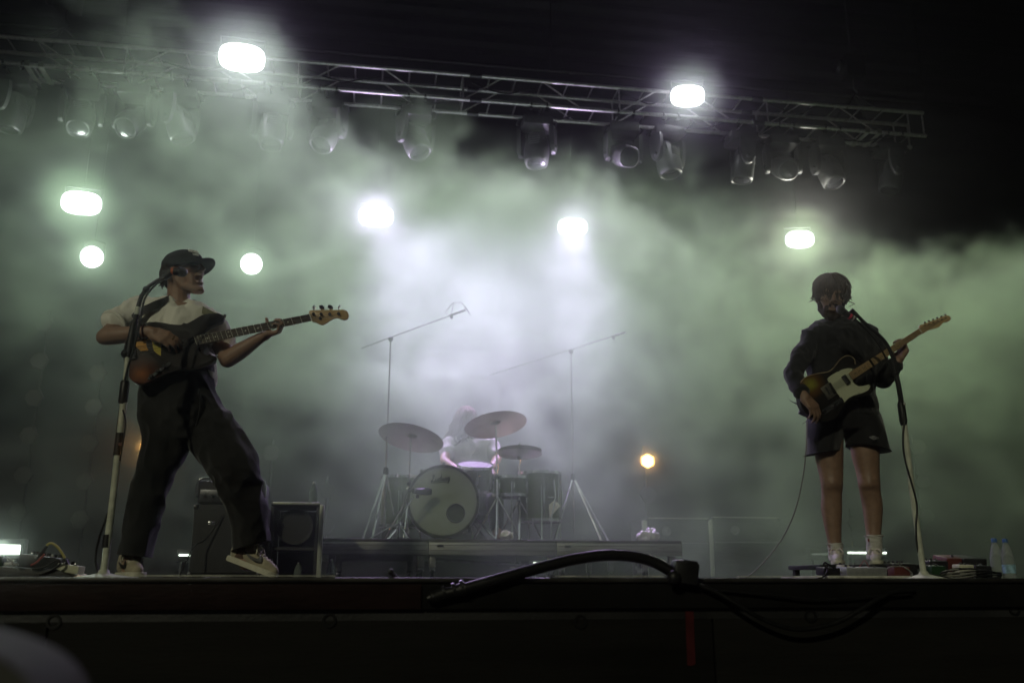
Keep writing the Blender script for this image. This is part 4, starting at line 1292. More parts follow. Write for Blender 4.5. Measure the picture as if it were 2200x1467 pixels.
# ================================================================ drummer
YD = 8.25
def D(px, py, dy=0.0): return P(px, py, YD + dy)
dman = thing('person', 'long haired drummer in light T-shirt seated behind the drum kit', 'person', (D(1000, 1150).x, YD, STAGE))
bl = Blob()
DM = frame(D(1001, 905), (0.15, -0.9, -0.35), (0.05, -0.3, 1))
head(bl, DM, 1.0, 0.0)
bl.chain([D(1000, 925, 0.04), D(1005, 945, 0.06)], [0.06, 0.075])
bl.loft([(D(985, 938, .05), D(1028, 940, .05), 0.07), (D(962, 950), D(1058, 952), 0.09), (D(965, 990), D(1056, 990), 0.11), (D(970, 1040), D(1050, 1040), 0.12), (D(962, 1080), D(1056, 1080), 0.14)])
Sd, Ed, Wd = D(964, 955), D(955, 990, -0.18), D(985, 1012, -0.36)
bl.chain([Sd, Ed, Wd], [0.058, 0.043, 0.03])
hand(bl, Wd, (0.5, -0.7, -0.2), (-0.2, -0.3, 1), -1, (50, 60, 40), ((-0.018, 0.018, -0.004), (-0.04, 0.045, -0.02), (-0.035, 0.065, -0.04), (-0.015, 0.075, -0.05)))
Se, Ee, We = D(1056, 957), D(1068, 985, -0.14), D(1053, 1006, -0.38)
bl.chain([Se, Ee, We], [0.058, 0.043, 0.03])
hand(bl, We, (-0.1, -0.7, -0.5), (0.2, -0.5, 0.8), 1, (50, 60, 40), ((-0.018, 0.018, -0.004), (-0.04, 0.045, -0.02), (-0.035, 0.065, -0.04), (-0.015, 0.075, -0.05)))
RZ = P(1000, 1158, 7.3).z
for s, px in ((-1, 975), (1, 1045)):
    hp = D(1010 + s * 22, 1082)
    kn = D(px + s * 18, 1078, -0.42)
    an = kn + Vector((0, -0.12, 0)); an.z = RZ + 0.09
    bl.chain([hp, kn, an], [0.095, 0.065, 0.045])
    bl.chain([an, an + Vector((0, -0.16, -0.05))], [0.045, 0.03])
me = bl.build(0.008, 3)
obj('body', me, M_SKIN, dman)
sb = Blob()
sb.loft([(D(982, 934, .05), D(1030, 936, .05), 0.078), (D(958, 948), D(1062, 950), 0.102), (D(960, 990), D(1062, 990), 0.128), (D(966, 1040), D(1054, 1040), 0.136), (D(960, 1072), D(1058, 1072), 0.150)])
sb.chain([D(966, 956), D(958, 978, -0.10)], [0.078, 0.066])
sb.chain([D(1054, 958), D(1064, 978, -0.09)], [0.078, 0.066])
me = sb.build(0.009, 3)
folds(me, 0.02, 7, (1.2, 1, 1), 2.2)
tee = obj('t_shirt', me, mat('grey_cotton', (0.26, 0.26, 0.23), rough=0.9, var=0.15, scale=10), dman)
pb = Blob()
for s, px in ((-1, 975), (1, 1045)):
    hp = D(1010 + s * 22, 1082)
    kn = D(px + s * 18, 1078, -0.42)
    an = kn + Vector((0, -0.12, 0)); an.z = RZ + 0.12
    pb.chain([hp, kn, an], [0.108, 0.078, 0.06])
pb.ball(D(1010, 1084), (0.19, 0.15, 0.12))
obj('trousers', pb.build(0.009, 3), M_JEAN, dman)
hr = obj('hair', strand_hair(DM, 230, 1.05, (-180, 180), 0.34, 0.011, 0.22, 21, start=0.05, sway=0.25), M_HAIRL, dman)
obj('fringe', strand_hair(DM, 60, 1.07, (-75, 75), 0.22, 0.011, 0.12, 22, start=0.3, sway=0.3), M_HAIRL, hr)
M_WOOD = mat('maple', (0.52, 0.36, 0.19), rough=0.4, var=0.15, scale=10, coat=0.4, stretch=(1, 1, 8))
for w, tip, lab in ((Wd + Vector((0.03, -0.07, -0.02)), D(1018, 1020, -0.62), 'drumstick in the drummer hand at the left'), (We + Vector((0, -0.06, -0.04)), D(990, 1003, -0.62), 'drumstick in the drummer hand at the right')):
    w = Vector(w); d = (tip - w).normalized()
    tag(obj('drumstick', MB().tube([w - d * 0.08, w + d * 0.20, w + d * 0.30, w + d * 0.31, w + d * 0.325], [0.0075, 0.0072, 0.004, 0.006, 0.003], 8).mesh(smooth='all'), M_WOOD), lab, 'drumstick', 'pair of drumsticks')
# stool
ts = thing('drum_stool', 'round black drum stool under the drummer', 'stool', (D(1010, 1100).x, YD, RZ))
obj('seat', MB().lathe((D(1010, 1100).x, YD, D(1010, 1092).z - 0.13), [(0.12, 0), (0.17, 0.02), (0.17, 0.06), (0.15, 0.075)], 24).mesh(smooth=True), M_BLACK, ts)
obj('column', MB().tube([(D(1010, 1100).x, YD, D(1010, 1092).z - 0.13), (D(1010, 1100).x, YD, RZ + 0.1)], 0.015, 8).mesh(smooth=True), M_STEEL, ts)
for k in range(3):
    a = R(30 + 120 * k)
    obj('leg', MB().tube([(D(1010, 1100).x, YD, RZ + 0.22), (D(1010, 1100).x + 0.24 * math.cos(a), YD + 0.24 * math.sin(a), RZ + 0.01)], 0.009, 6).mesh(smooth=True), M_STEEL, ts)

# ================================================================ the two guitars
M_CHROME = mat('chrome', (0.75, 0.75, 0.75), rough=0.12, metal=1.0, var=0.1, scale=30)
M_TORT = mat('dark_pickguard', (0.016, 0.012, 0.010), rough=0.35, spec=0.25, var=0.5, scale=18)
M_NECK = mat('maple_neck', (0.50, 0.35, 0.17), rough=0.38, var=0.15, scale=8, coat=0.3, stretch=(1, 4, 4))
M_ROSE = mat('rosewood_board', (0.085, 0.066, 0.046), rough=0.5, var=0.35, scale=20, stretch=(0.5, 3, 3))
M_INLAY = mat('fret_inlay', (0.62, 0.60, 0.50), rough=0.35)
M_STRING = mat('steel_string', (0.6, 0.6, 0.58), rough=0.25, metal=1.0)

def burst(name, c, rad, inner, mid, edge, worn=None):
    """sunburst finish: the lacquer's own colours, pale in the middle and dark at the rim"""
    m = bpy.data.materials.new(name); m.use_nodes = True
    nt = m.node_tree; b = nt.nodes['Principled BSDF']
    b.inputs['Roughness'].default_value = 0.38
    b.inputs['Coat Weight'].default_value = 0.05
    b.inputs['Specular IOR Level'].default_value = 0.15
    tc = nt.nodes.new('ShaderNodeTexCoord')
    d = nt.nodes.new('ShaderNodeVectorMath'); d.operation = 'SUBTRACT'
    nt.links.new(tc.outputs['Object'], d.inputs[0]); d.inputs[1].default_value = c
    l = nt.nodes.new('ShaderNodeVectorMath'); l.operation = 'LENGTH'
    nt.links.new(d.outputs[0], l.inputs[0])
    n = nt.nodes.new('ShaderNodeTexNoise'); n.inputs['Scale'].default_value = 14; n.inputs['Detail'].default_value = 5
    nt.links.new(tc.outputs['Object'], n.inputs['Vector'])
    ma = nt.nodes.new('ShaderNodeMath'); ma.operation = 'MULTIPLY_ADD'
    nt.links.new(n.outputs['Fac'], ma.inputs[0]); ma.inputs[1].default_value = 0.06
    nt.links.new(l.outputs['Value'], ma.inputs[2])
    mr = nt.nodes.new('ShaderNodeMapRange'); mr.inputs['From Max'].default_value = rad
    nt.links.new(ma.outputs[0], mr.inputs['Value'])
    r = nt.nodes.new('ShaderNodeValToRGB')
    r.color_ramp.elements[0].color = (*inner, 1); r.color_ramp.elements[0].position = 0.25
    r.color_ramp.elements[1].color = (*edge, 1); r.color_ramp.elements[1].position = 0.95
    e = r.color_ramp.elements.new(0.6); e.color = (*mid, 1)
    nt.links.new(mr.outputs['Result'], r.inputs['Fac'])
    nt.links.new(r.outputs['Color'], b.inputs['Base Color'])
    MATS[name] = m
    return m

# ---------------------------------------------------------------- bass
YBG = YB - 0.205          # front face of the bass body
bass = thing('bass_guitar', 'dark sunburst electric bass held by the man in the cap', 'bass guitar', P(380, 760, YBG))
def Q(px, py, dy=0.0): return P(px, py, YBG + dy)
def C1(x, y): return (180 + x / 3.6667, 500 + y / 3.6667)       # positions measured on an enlargement
def C2(x, y): return (270 + x / 8.15, 660 + y / 8.15)
bo = [C1(1100, 655), C1(1060, 640), C1(1000, 636), C1(930, 650), C1(860, 690), C1(790, 722), C1(700, 722), C1(600, 705), C1(520, 702), C1(420, 745), C1(350, 820), C1(312, 920), C1(318, 1020), C1(345, 1100), C1(375, 1160), C1(430, 1192), C1(500, 1178), C1(590, 1135), C1(690, 1095), C1(780, 1078), C1(870, 1078), C1(960, 1055), C1(1020, 1020), C1(1042, 985), C1(1025, 965), C1(985, 968), C1(930, 945), C1(890, 905), C1(905, 850), C1(935, 790), C1(960, 760), C1(1000, 735), C1(1060, 712), C1(1098, 690)]
M_BURST = burst('bass_sunburst', tuple(Q(*C1(455, 1110))), 0.14, (0.24, 0.08, 0.016), (0.06, 0.015, 0.005), (0.010, 0.008, 0.007))
pts = spline([Q(*p) for p in bo], 4, closed=True)
obj('body', MB().prism(pts, (0, 0.043, 0), bevel=0.009, seg=3).mesh(smooth=True, angle=50), M_BURST, bass)
pg = [C1(905, 880), C1(870, 850), C1(840, 800), C1(800, 770), C1(700, 780), C1(600, 800), C1(520, 830), C1(460, 860), C1(520, 960), C1(620, 1010), C1(690, 1040), C1(760, 1060), C1(860, 1060), C1(950, 1030), C1(1005, 1000), C1(960, 970), C1(920, 945), C1(890, 915)]
obj('pickguard', MB().prism(spline([Q(*p, -0.0035) for p in pg], 3, closed=True), (0, 0.003, 0)).mesh(), M_TORT, bass)
# bright yellow and orange print on the guard
M_YEL = mat('yellow_print', (0.62, 0.50, 0.04), rough=0.4, var=0.2, scale=20)
M_ORA = mat('orange_print', (0.62, 0.30, 0.03), rough=0.4, var=0.25, scale=20)
dec = [C2(145, 625), C2(280, 570), C2(400, 540), C2(490, 570), C2(520, 590), C2(600, 590), C2(622, 640), C2(615, 850), C2(560, 820), C2(500, 770), C2(480, 720), C2(380, 760), C2(260, 765), C2(180, 690)]
sp = obj('printed_panel', MB().prism([Q(*p, -0.0060) for p in dec], (0, 0.0025, 0)).mesh(), M_ORA, bass)
obj('print_yellow', MB().prism([Q(*C2(x, y), -0.0066) for x, y in ((470, 580), (600, 592), (618, 640), (612, 845), (560, 815), (500, 765), (470, 690))], (0, 0.0005, 0)).mesh(), M_YEL, sp)
obj('print_shape', MB().prism(spline([Q(*C2(x, y), -0.0072) for x, y in ((365, 600), (400, 572), (440, 575), (465, 620), (475, 700), (490, 780), (440, 800), (395, 740), (360, 660))], 3, closed=True), (0, 0.0005, 0)).mesh(), M_BLACK, sp)
# chrome control plate and knobs
cpl = [C1(500, 1150), C1(530, 1120), C1(600, 1065), C1(670, 1015), C1(690, 1020), C1(680, 1040), C1(610, 1090), C1(545, 1140), C1(515, 1158)]
cp = obj('control_plate', MB().prism([Q(*p, -0.006) for p in cpl], (0, 0.003, 0)).mesh(), M_CHROME, bass)
for x, y in ((532, 1132), (585, 1090), (635, 1055)):
    obj('knob', MB().lathe(Q(*C1(x, y), -0.006), [(0.010, 0), (0.0095, -0.014), (0.008, -0.016)], 14, (0, 1, 0)).mesh(smooth=True), M_BLACK if x < 600 else M_CHROME, cp)
# neck, board, frets, dots
n0a, n0b = C1(868, 815), C1(893, 885)      # body end of the board
n1a, n1b = C1(1776, 640), C1(1796, 695)    # nut
def neckpt(t, v, dy): 
    a = (n0a[0] + (n1a[0] - n0a[0]) * t, n0a[1] + (n1a[1] - n0a[1]) * t)
    b = (n0b[0] + (n1b[0] - n0b[0]) * t, n0b[1] + (n1b[1] - n0b[1]) * t)
    return Q(a[0] + (b[0] - a[0]) * v, a[1] + (b[1] - a[1]) * v, dy)
nk = MB().rings([[neckpt(t, 0.0, -0.008), neckpt(t, 0.05, 0.006), neckpt(t, 0.3, 0.016), neckpt(t, 0.7, 0.016), neckpt(t, 0.95, 0.006), neckpt(t, 1.0, -0.008)] for t in (0.0, 0.25, 0.5, 0.75, 1.0)])
neck = obj('neck', nk.mesh(smooth=True, angle=50), M_NECK, bass)
fb = MB().rings([[neckpt(t, 0.0, -0.0085), neckpt(t, 0.0, -0.0135), neckpt(t, 0.5, -0.0155), neckpt(t, 1.0, -0.0135), neckpt(t, 1.0, -0.0085)] for t in (-0.005, 0.5, 1.0)])
obj('fingerboard', fb.mesh(smooth=True, angle=30), M_ROSE, neck)
L0 = 1.0 / (1 - 2 ** (-20 / 12.0))
for k in range(1, 21):
    t = 1 - (1 - 2 ** (-k / 12.0)) * L0 
    obj('fret', MB().tube([neckpt(t, 0.02, -0.0142), neckpt(t, 0.5, -0.0166), neckpt(t, 0.98, -0.0142)], 0.0017, 4).mesh(), M_INLAY, neck)
    if k in (3, 5, 7, 9, 12, 15, 17, 19):
        tm = t + 0.5 * ((1 - (1 - 2 ** (-(k - 1) / 12.0)) * L0) - t)
        for v in ((0.25, 0.75) if k == 12 else (0.5,)):
            obj('dot', MB().lathe(neckpt(tm, v, -0.0158), [(0.004, 0.001), (0.004, -0.0008)], 10, (0, 1, 0)).mesh(), M_INLAY, neck)
obj('nut', MB().tube([neckpt(1.002, 0.0, -0.015), neckpt(1.002, 1.0, -0.015)], 0.0035, 6).mesh(), mat('bone', (0.75, 0.72, 0.62), rough=0.4), neck)
C3 = lambda x, y: (540 + x / 10.0, 640 + y / 10.0)
hs = [C3(1240, 370), C3(1242, 290), C3(1275, 265), C3(1400, 262), C3(1600, 255), C3(1850, 258), C3(1960, 252), C3(2050, 280), C3(2095, 360), C3(2080, 430), C3(2010, 468), C3(1930, 450), C3(1860, 425), C3(1790, 432), C3(1680, 490), C3(1580, 555), C3(1510, 575), C3(1440, 545), C3(1370, 510), C3(1300, 495)]
hd = obj('headstock', MB().prism(spline([Q(*p, -0.004) for p in hs], 3, closed=True), (0, 0.014, 0), bevel=0.002).mesh(smooth=True, angle=50), M_NECK, bass)
pegs = [C3(1335, 350), C3(1500, 355), C3(1685, 355), C3(1875, 345)]
for k, p in enumerate(pegs):
    obj('string_post', MB().lathe(Q(*p, -0.004), [(0.0085, 0), (0.0085, -0.004), (0.005, -0.006), (0.005, -0.016), (0.006, -0.018)], 12, (0, 1, 0)).mesh(smooth=True), M_CHROME, hd)
    c = Q(p[0] + 1.5, p[1] - 15, 0.008)
    pg_ = obj('tuning_peg', MB().tube([Q(p[0] - 1, p[1] - 2, 0.012), Q(p[0] + 1, p[1] - 10, 0.012)], 0.004, 8).mesh(smooth=True), M_CHROME, hd)
    rot = Matrix.Rotation(R(28), 3, 'Y') @ Matrix.Rotation(R((70, 25, 20, 80)[k]), 3, 'Z')
    obj('peg_wing', MB().ball(c, (0.016, 0.003, 0.012), rot, 8).mesh(smooth='all'), M_CHROME, pg_)
obj('string_tree', MB().lathe(Q(*C3(1480, 440), -0.004), [(0.009, 0), (0.009, -0.006), (0.003, -0.007)], 12, (0, 1, 0)).mesh(smooth=True), M_CHROME, hd)
br = C2(180, 690)
bri = obj('bridge', MB().box(Q(*C1(375, 940), -0.006), (0.045, 0.008, 0.075), Matrix.Rotation(R(-14), 3, 'Y'), bevel=0.002).mesh(smooth=True), M_CHROME, bass)
for i in range(4):
    v = 0.14 + 0.24 * i
    a = Q(*C1(372 + i * 6, 905 + i * 20), -0.012)
    m1, m2 = neckpt(0.0, v, -0.019), neckpt(1.0, v, -0.017)
    obj('saddle', MB().box(a, (0.022, 0.008, 0.012), Matrix.Rotation(R(-14), 3, 'Y'), bevel=0.002).mesh(smooth=True), M_CHROME, bri)
    obj('string', MB().tube([a, m1, m2, Q(pegs[i][0], pegs[i][1], -0.014)], 0.0013 - 0.0002 * i, 5).mesh(), M_STRING, bass)
for x, y in ((1098, 668), (1030, 985)):
    obj('strap_button', MB().lathe(Q(*C1(x, y), 0.02), [(0.004, 0), (0.004, -0.012), (0.008, -0.016), (0.007, -0.02)], 12, (-0.6, 0.5, -0.6)).mesh(smooth=True), M_CHROME, bass)
# strap over the shoulder
M_STRAP = mat('dark_strap', (0.035, 0.03, 0.026), rough=0.7, var=0.4, scale=30)
M_STRAP2 = mat('olive_strap', (0.14, 0.14, 0.085), rough=0.75, var=0.3, scale=30)
def ribbon(pts, wd, th=0.004):
    ps = spline(pts, 5)
    rg = []
    for i, p in enumerate(ps):
        t = (ps[min(i + 1, len(ps) - 1)] - ps[max(i - 1, 0)]).normalized()
        w = Vector(wd)
        w = (w - t * w.dot(t)).normalized() * Vector(wd).length / 2
        nn = t.cross(w).normalized() * th / 2
        rg.append([p - w - nn, p + w - nn, p + w + nn, p - w + nn])
    return MB().rings(rg)
strap = thing('guitar_strap', 'dark and olive strap over the bass player shoulders', 'strap', B(400, 660))
obj('strap_front', ribbon([B(366, 640, 0.02), B(350, 648, -0.10), B(325, 660, -0.135), B(300, 672, -0.14), B(285, 690, -0.14), B(286, 716, -0.16)], Vector((0.015, 0.0, 0.040)) , 0.005).mesh(smooth=True, angle=40), M_STRAP, strap)
obj('strap_olive', ribbon([B(414, 650, 0.04), B(432, 664, -0.07), B(450, 674, -0.13), B(464, 680, -0.17)], Vector((0.010, 0.0, 0.034)), 0.005).mesh(smooth=True, angle=40), M_STRAP2, strap)
obj('strap_end', ribbon([B(463, 679, -0.168), B(472, 682, -0.185), B(481, 687, -0.195)], Vector((0.015, 0.0, 0.034)), 0.006).mesh(smooth=True, angle=40), M_STRAP, strap)

# ---------------------------------------------------------------- six string
YGG = YG - 0.225
gt = thing('electric_guitar', 'worn dark electric guitar with pale pickguard held by the bearded man', 'electric guitar', P(1790, 830, YGG))
def S(px, py, dy=0.0): return P(px, py, YGG + dy)
D1 = lambda x, y: (1690 + x / 8.15, 740 + y / 8.15)
gb_ = [D1(245, 660), D1(330, 575), D1(430, 535), D1(560, 505), D1(690, 485), D1(760, 460), D1(830, 400), D1(900, 310), D1(970, 235), D1(1060, 195), D1(1140, 215), D1(1190, 265), D1(1200, 340), D1(1150, 440), D1(1090, 520), D1(1160, 610), D1(1200, 680), D1(1280, 715), D1(1380, 700), D1(1450, 688), D1(1510, 715), D1(1528, 780), D1(1480, 850), D1(1380, 890), D1(1260, 905), D1(1150, 935), D1(1060, 1000), D1(990, 1080), D1(930, 1190), D1(850, 1290), D1(730, 1335), D1(600, 1335), D1(460, 1290), D1(340, 1200), D1(260, 1080), D1(225, 940), D1(225, 780)]
M_GB = burst('guitar_worn_finish', tuple(S(*D1(430, 690))), 0.135, (0.22, 0.22, 0.035), (0.09, 0.045, 0.015), (0.012, 0.011, 0.010))
obj('body', MB().prism(spline([S(*p) for p in gb_], 4, closed=True), (0, 0.044, 0), bevel=0.006, seg=3).mesh(smooth=True, angle=50), M_GB, gt)
# the rim of bare wood where the binding has rubbed through
rim = spline([S(*p, 0.000) for p in gb_[0:13]], 4)
obj('binding', MB().tube(rim, 0.0022, 5).mesh(smooth='all'), mat('worn_binding', (0.42, 0.33, 0.20), rough=0.5, var=0.6, scale=20), gt)
M_MINT = mat('mint_pickguard', (0.50, 0.53, 0.38), rough=0.35, var=0.08, scale=10)
pgd = [D1(705, 600), D1(780, 540), D1(880, 480), D1(980, 435), D1(1080, 412), D1(1180, 425), D1(1090, 500), D1(1150, 610), D1(1185, 690), D1(1260, 735), D1(1360, 725), D1(1440, 700), D1(1470, 730), D1(1430, 800), D1(1330, 850), D1(1180, 885), D1(1090, 930), D1(1010, 1015), D1(990, 960), D1(940, 930), D1(890, 850), D1(790, 690), D1(745, 665)]
pgo = obj('pickguard', MB().prism([S(*p, -0.0035) for p in pgd], (0, 0.003, 0), bevel=0.0008, seg=1).mesh(), M_MINT, gt)
for x, y in ((720, 603), (913, 470), (1155, 432), (1440, 725), (1262, 848), (915, 888), (1162, 655)):
    obj('screw', MB().lathe(S(*D1(x, y), -0.0035), [(0.003, 0), (0.003, -0.001), (0.0015, -0.0015)], 8, (0, 1, 0)).mesh(), M_BLACK, pgo)
ang = Matrix.Rotation(R(-33), 3, 'Y')
pu = obj('neck_pickup', MB().box(S(*D1(1040, 618), -0.008), (0.030, 0.012, 0.058), ang, bevel=0.003).mesh(smooth=True), M_BLACK, gt)
obj('pickup_cover', MB().box(S(*D1(1036, 620), -0.014), (0.017, 0.003, 0.045), ang, bevel=0.001).mesh(smooth=True), M_CHROME, pu)
bp = obj('bridge_plate', MB().box(S(*D1(740, 815), -0.004), (0.070, 0.006, 0.082), ang, bevel=0.002).mesh(smooth=True), mat('aged_chrome', (0.35, 0.34, 0.28), rough=0.35, metal=0.9, var=0.5, scale=40), gt)
for k in range(3):
    obj('saddle', MB().box(S(*D1(690 + k * 22, 770 + k * 42), -0.010), (0.010, 0.008, 0.020), ang, bevel=0.002).mesh(smooth=True), M_CHROME, bp)
obj('bridge_pickup', MB().box(S(*D1(800, 765), -0.008), (0.016, 0.006, 0.070), ang @ Matrix.Rotation(R(8), 3, 'Y'), bevel=0.002).mesh(smooth=True), M_BLACK, bp)
cpl = obj('control_plate', MB().box(S(*D1(815, 1070), -0.0035), (0.150, 0.003, 0.029), ang, bevel=0.001).mesh(smooth=True), M_CHROME, gt)
for x, y in ((830, 1080), (650, 1180)):
    obj('knob', MB().lathe(S(*D1(x, y), -0.004), [(0.011, 0), (0.011, -0.015), (0.009, -0.017)], 16, (0, 1, 0)).mesh(smooth=True), M_BLACK, cpl)
obj('switch', MB().tube([S(*D1(905, 1005), -0.004), S(*D1(900, 1000), -0.022)], [0.003, 0.005], 8).mesh(smooth=True), M_BLACK, cpl)
g0a, g0b = D1(1085, 500), D1(1160, 615)
E1 = lambda x, y: (1860 + x / 10.48, 660 + y / 10.48)
g1a, g1b = E1(1200, 478), E1(1275, 588)
def gneck(t, v, dy):
    a = (g0a[0] + (g1a[0] - g0a[0]) * t, g0a[1] + (g1a[1] - g0a[1]) * t)
    b = (g0b[0] + (g1b[0] - g0b[0]) * t, g0b[1] + (g1b[1] - g0b[1]) * t)
    return S(a[0] + (b[0] - a[0]) * v, a[1] + (b[1] - a[1]) * v, dy)
nk = obj('neck', MB().rings([[gneck(t, 0.0, -0.012), gneck(t, 0.0, -0.006), gneck(t, 0.25, 0.014), gneck(t, 0.75, 0.014), gneck(t, 1.0, -0.006), gneck(t, 1.0, -0.012), gneck(t, 0.5, -0.014)] for t in (0.0, 0.3, 0.6, 1.0)]).mesh(smooth=True, angle=40), M_NECK, gt)
L0 = 1.0 / (1 - 2 ** (-21 / 12.0))
for k in range(1, 22):
    t = 1 - (1 - 2 ** (-k / 12.0)) * L0
    obj('fret', MB().tube([gneck(t, 0.02, -0.0125), gneck(t, 0.5, -0.0148), gneck(t, 0.98, -0.0125)], 0.0012, 4).mesh(), M_CHROME, nk)
    if k in (3, 5, 7, 9, 12, 15, 17, 19):
        tm = t + 0.5 * ((1 - (1 - 2 ** (-(k - 1) / 12.0)) * L0) - t)
        for v in ((0.25, 0.75) if k == 12 else (0.5,)):
            obj('dot', MB().lathe(gneck(tm, v, -0.0138), [(0.0035, 0.001), (0.0035, -0.0008)], 10, (0, 1, 0)).mesh(), M_BLACK, nk)
obj('capo', MB().tube([gneck(0.30, -0.05, -0.017), gneck(0.30, 1.05, -0.017)], 0.006, 8).mesh(smooth=True), M_BLACK, gt)
obj('nut', MB().tube([gneck(1.0, 0, -0.0135), gneck(1.0, 1, -0.0135)], 0.0025, 6).mesh(), mat('bone', (0.75, 0.72, 0.62)), nk)
hs = [E1(1215, 470), E1(1225, 410), E1(1260, 390), E1(1340, 365), E1(1480, 310), E1(1640, 250), E1(1760, 200), E1(1850, 185), E1(1905, 215), E1(1915, 270), E1(1870, 318), E1(1790, 332), E1(1735, 350), E1(1690, 410), E1(1640, 450), E1(1560, 475), E1(1440, 510), E1(1350, 550), E1(1285, 590)]
hd = obj('headstock', MB().prism(spline([S(*p, -0.006) for p in hs], 3, closed=True), (0, 0.013, 0), bevel=0.0015).mesh(smooth=True, angle=50), M_NECK, gt)
for i in range(6):
    f = i / 5
    p = E1(1325 + (1795 - 1325) * f, 415 + (245 - 415) * f)
    obj('string_post', MB().lathe(S(*p, -0.006), [(0.0042, 0), (0.0042, -0.003), (0.003, -0.004), (0.003, -0.010)], 10, (0, 1, 0)).mesh(smooth=True), M_CHROME, hd)
    pb = E1(1330 + (1790 - 1330) * f, 345 + (175 - 345) * f)
    obj('tuning_peg', MB().ball(S(*pb, 0.003), (0.007, 0.006, 0.0055), None, 7).mesh(smooth='all'), M_CHROME, hd)
    v = 0.10 + 0.16 * i
    obj('string', MB().tube([S(*D1(690 + i * 11, 770 + i * 20), -0.014), gneck(0.0, v, -0.018), gneck(1.0, v, -0.0155), S(*p, -0.010)], 0.0008, 4).mesh(), M_STRING, gt)

# ================================================================ microphone stands
M_CREAM = mat('cream_enamel', (0.52, 0.54, 0.44), rough=0.42, var=0.25, scale=22, bump=0.05)
def tube_px(pts, y, r, n=10):
    return MB().tube([P(a, b, y + (c[0] if c else 0)) for a, b, *c in pts], r, n)
YS = 4.35
def Z(px, py, dy=0.0): return P(px, py, YS + dy)
ms = thing('microphone_stand', 'cream microphone stand with black clutches at the left, beside the bass player', 'microphone stand', (Z(220, 1235).x, YS, STAGE))
bc = Z(222, 1238); bc.z = STAGE
obj('base', MB().lathe(bc, [(0.155, 0.0), (0.158, 0.006), (0.15, 0.014), (0.06, 0.026), (0.026, 0.034), (0.02, 0.05)], 40).mesh(smooth=True, angle=60), M_CREAM, ms)
obj('pole', MB().tube([bc + Vector((0, 0, 0.03)), Z(243, 1070), Z(266, 860)], 0.0155, 14).mesh(smooth=True), M_CREAM, ms)
obj('upper_pole', MB().tube([Z(266, 860), Z(274, 770), Z(282, 735)], 0.0125, 12).mesh(smooth=True), M_CREAM, ms)
obj('clutch', MB().tube([Z(228, 1176), Z(231, 1148)], 0.018, 12).mesh(smooth=True), M_BLACK, ms)
obj('clutch', MB().tube([Z(252, 978), Z(258, 930)], 0.019, 12).mesh(smooth=True), M_BLACK, ms)
obj('clutch', MB().tube([Z(262, 868), Z(264, 862), Z(269, 822), Z(270, 818)], [0.017, 0.021, 0.021, 0.017], 14).mesh(smooth=True), M_BLACK, ms)
obj('grip', MB().tube([Z(275, 768), Z(281, 738), Z(289, 690)], [0.016, 0.021, 0.016], 12).mesh(smooth=True), M_BLACK, ms)
obj('pivot_knob', MB().ball(Z(270, 760), 0.022, n=8).mesh(smooth='all'), M_BLACK, ms)
obj('clip_tag', MB().box(Z(259, 954, -0.022), (0.016, 0.012, 0.014), bevel=0.002).mesh(smooth=True), M_TAPER, ms)
obj('boom', MB().tube([Z(284, 720), Z(292, 682), Z(298, 655), Z(304, 636), Z(314, 622)], 0.0105, 10).mesh(smooth=True), M_BLACK, ms)
obj('boom_sleeve', MB().tube([Z(294, 676), Z(297, 660)], 0.0135, 10).mesh(smooth=True), M_CREAM, ms)
obj('boom_sleeve', MB().tube([Z(287, 706), Z(290, 695)], 0.0135, 10).mesh(smooth=True), M_CREAM, ms)
obj('boom', MB().tube(spline([Z(312, 624), Z(322, 613), Z(338, 603), Z(354, 596)], 5), 0.0095, 10).mesh(smooth=True), M_STEEL, ms)
obj('knuckle', MB().ball(Z(314, 622), 0.017, n=8).mesh(smooth='all'), M_BLACK, ms)
mc = thing('microphone', 'black microphone with orange band in front of the bass player head', 'microphone', Z(375, 585))
obj('handle', MB().tube([Z(350, 588), Z(364, 583), Z(384, 584)], [0.013, 0.016, 0.019], 14).mesh(smooth=True), M_BLACK, mc)
obj('band', MB().tube([Z(368, 583.2), Z(373, 583.4)], 0.0185, 14).mesh(smooth=True), mat('orange_band', (0.5, 0.13, 0.04), rough=0.5), mc)
M_GRILLE = mat('mic_grille', (0.07, 0.07, 0.07), rough=0.45, metal=0.6, var=0.5, scale=120, bump=0.9, bscale=300)
obj('grille', MB().ball(Z(391, 585), (0.027, 0.023, 0.023), Matrix.Rotation(R(4), 3, 'Y')).mesh(smooth='all'), M_GRILLE, mc)
obj('grille_ring', MB().tube([Z(384, 584), Z(387, 584.3)], 0.0238, 18).mesh(smooth=True), M_STEEL, mc)
obj('clip', MB().tube([Z(352, 597), Z(359, 592), Z(366, 586)], 0.016, 10).mesh(smooth=True), M_RUB, mc)
cb = spline([Z(354, 597, -0.02), Z(336, 610, -0.02), Z(312, 640, -0.03), Z(303, 680, -0.03), Z(290, 740, -0.03), Z(272, 800, -0.02), Z(258, 880, 0.0), Z(248, 960, 0.0), Z(246, 1030, 0.0), Z(240, 1075, 0.0), Z(226, 1120, 0.0), Z(212, 1160, 0.02), Z(205, 1200, 0.02), Z(210, 1232, 0.0), Z(190, 1242, -0.1)], 6)
cb[-1].z = STAGE + 0.008
tag(obj('microphone_cable', MB().tube(cb, 0.0052, 7).mesh(smooth='all'), M_RUB), 'black cable hanging along the left microphone stand', 'cable')
cb = spline([Z(264, 880, -0.03), Z(270, 910, -0.03), Z(262, 960, -0.035), Z(258, 990, -0.02)], 6)
tag(obj('cable_tail', MB().tube(cb, 0.004, 6).mesh(smooth='all'), M_RUB), 'short loose cable end hooked on the left microphone stand', 'cable')

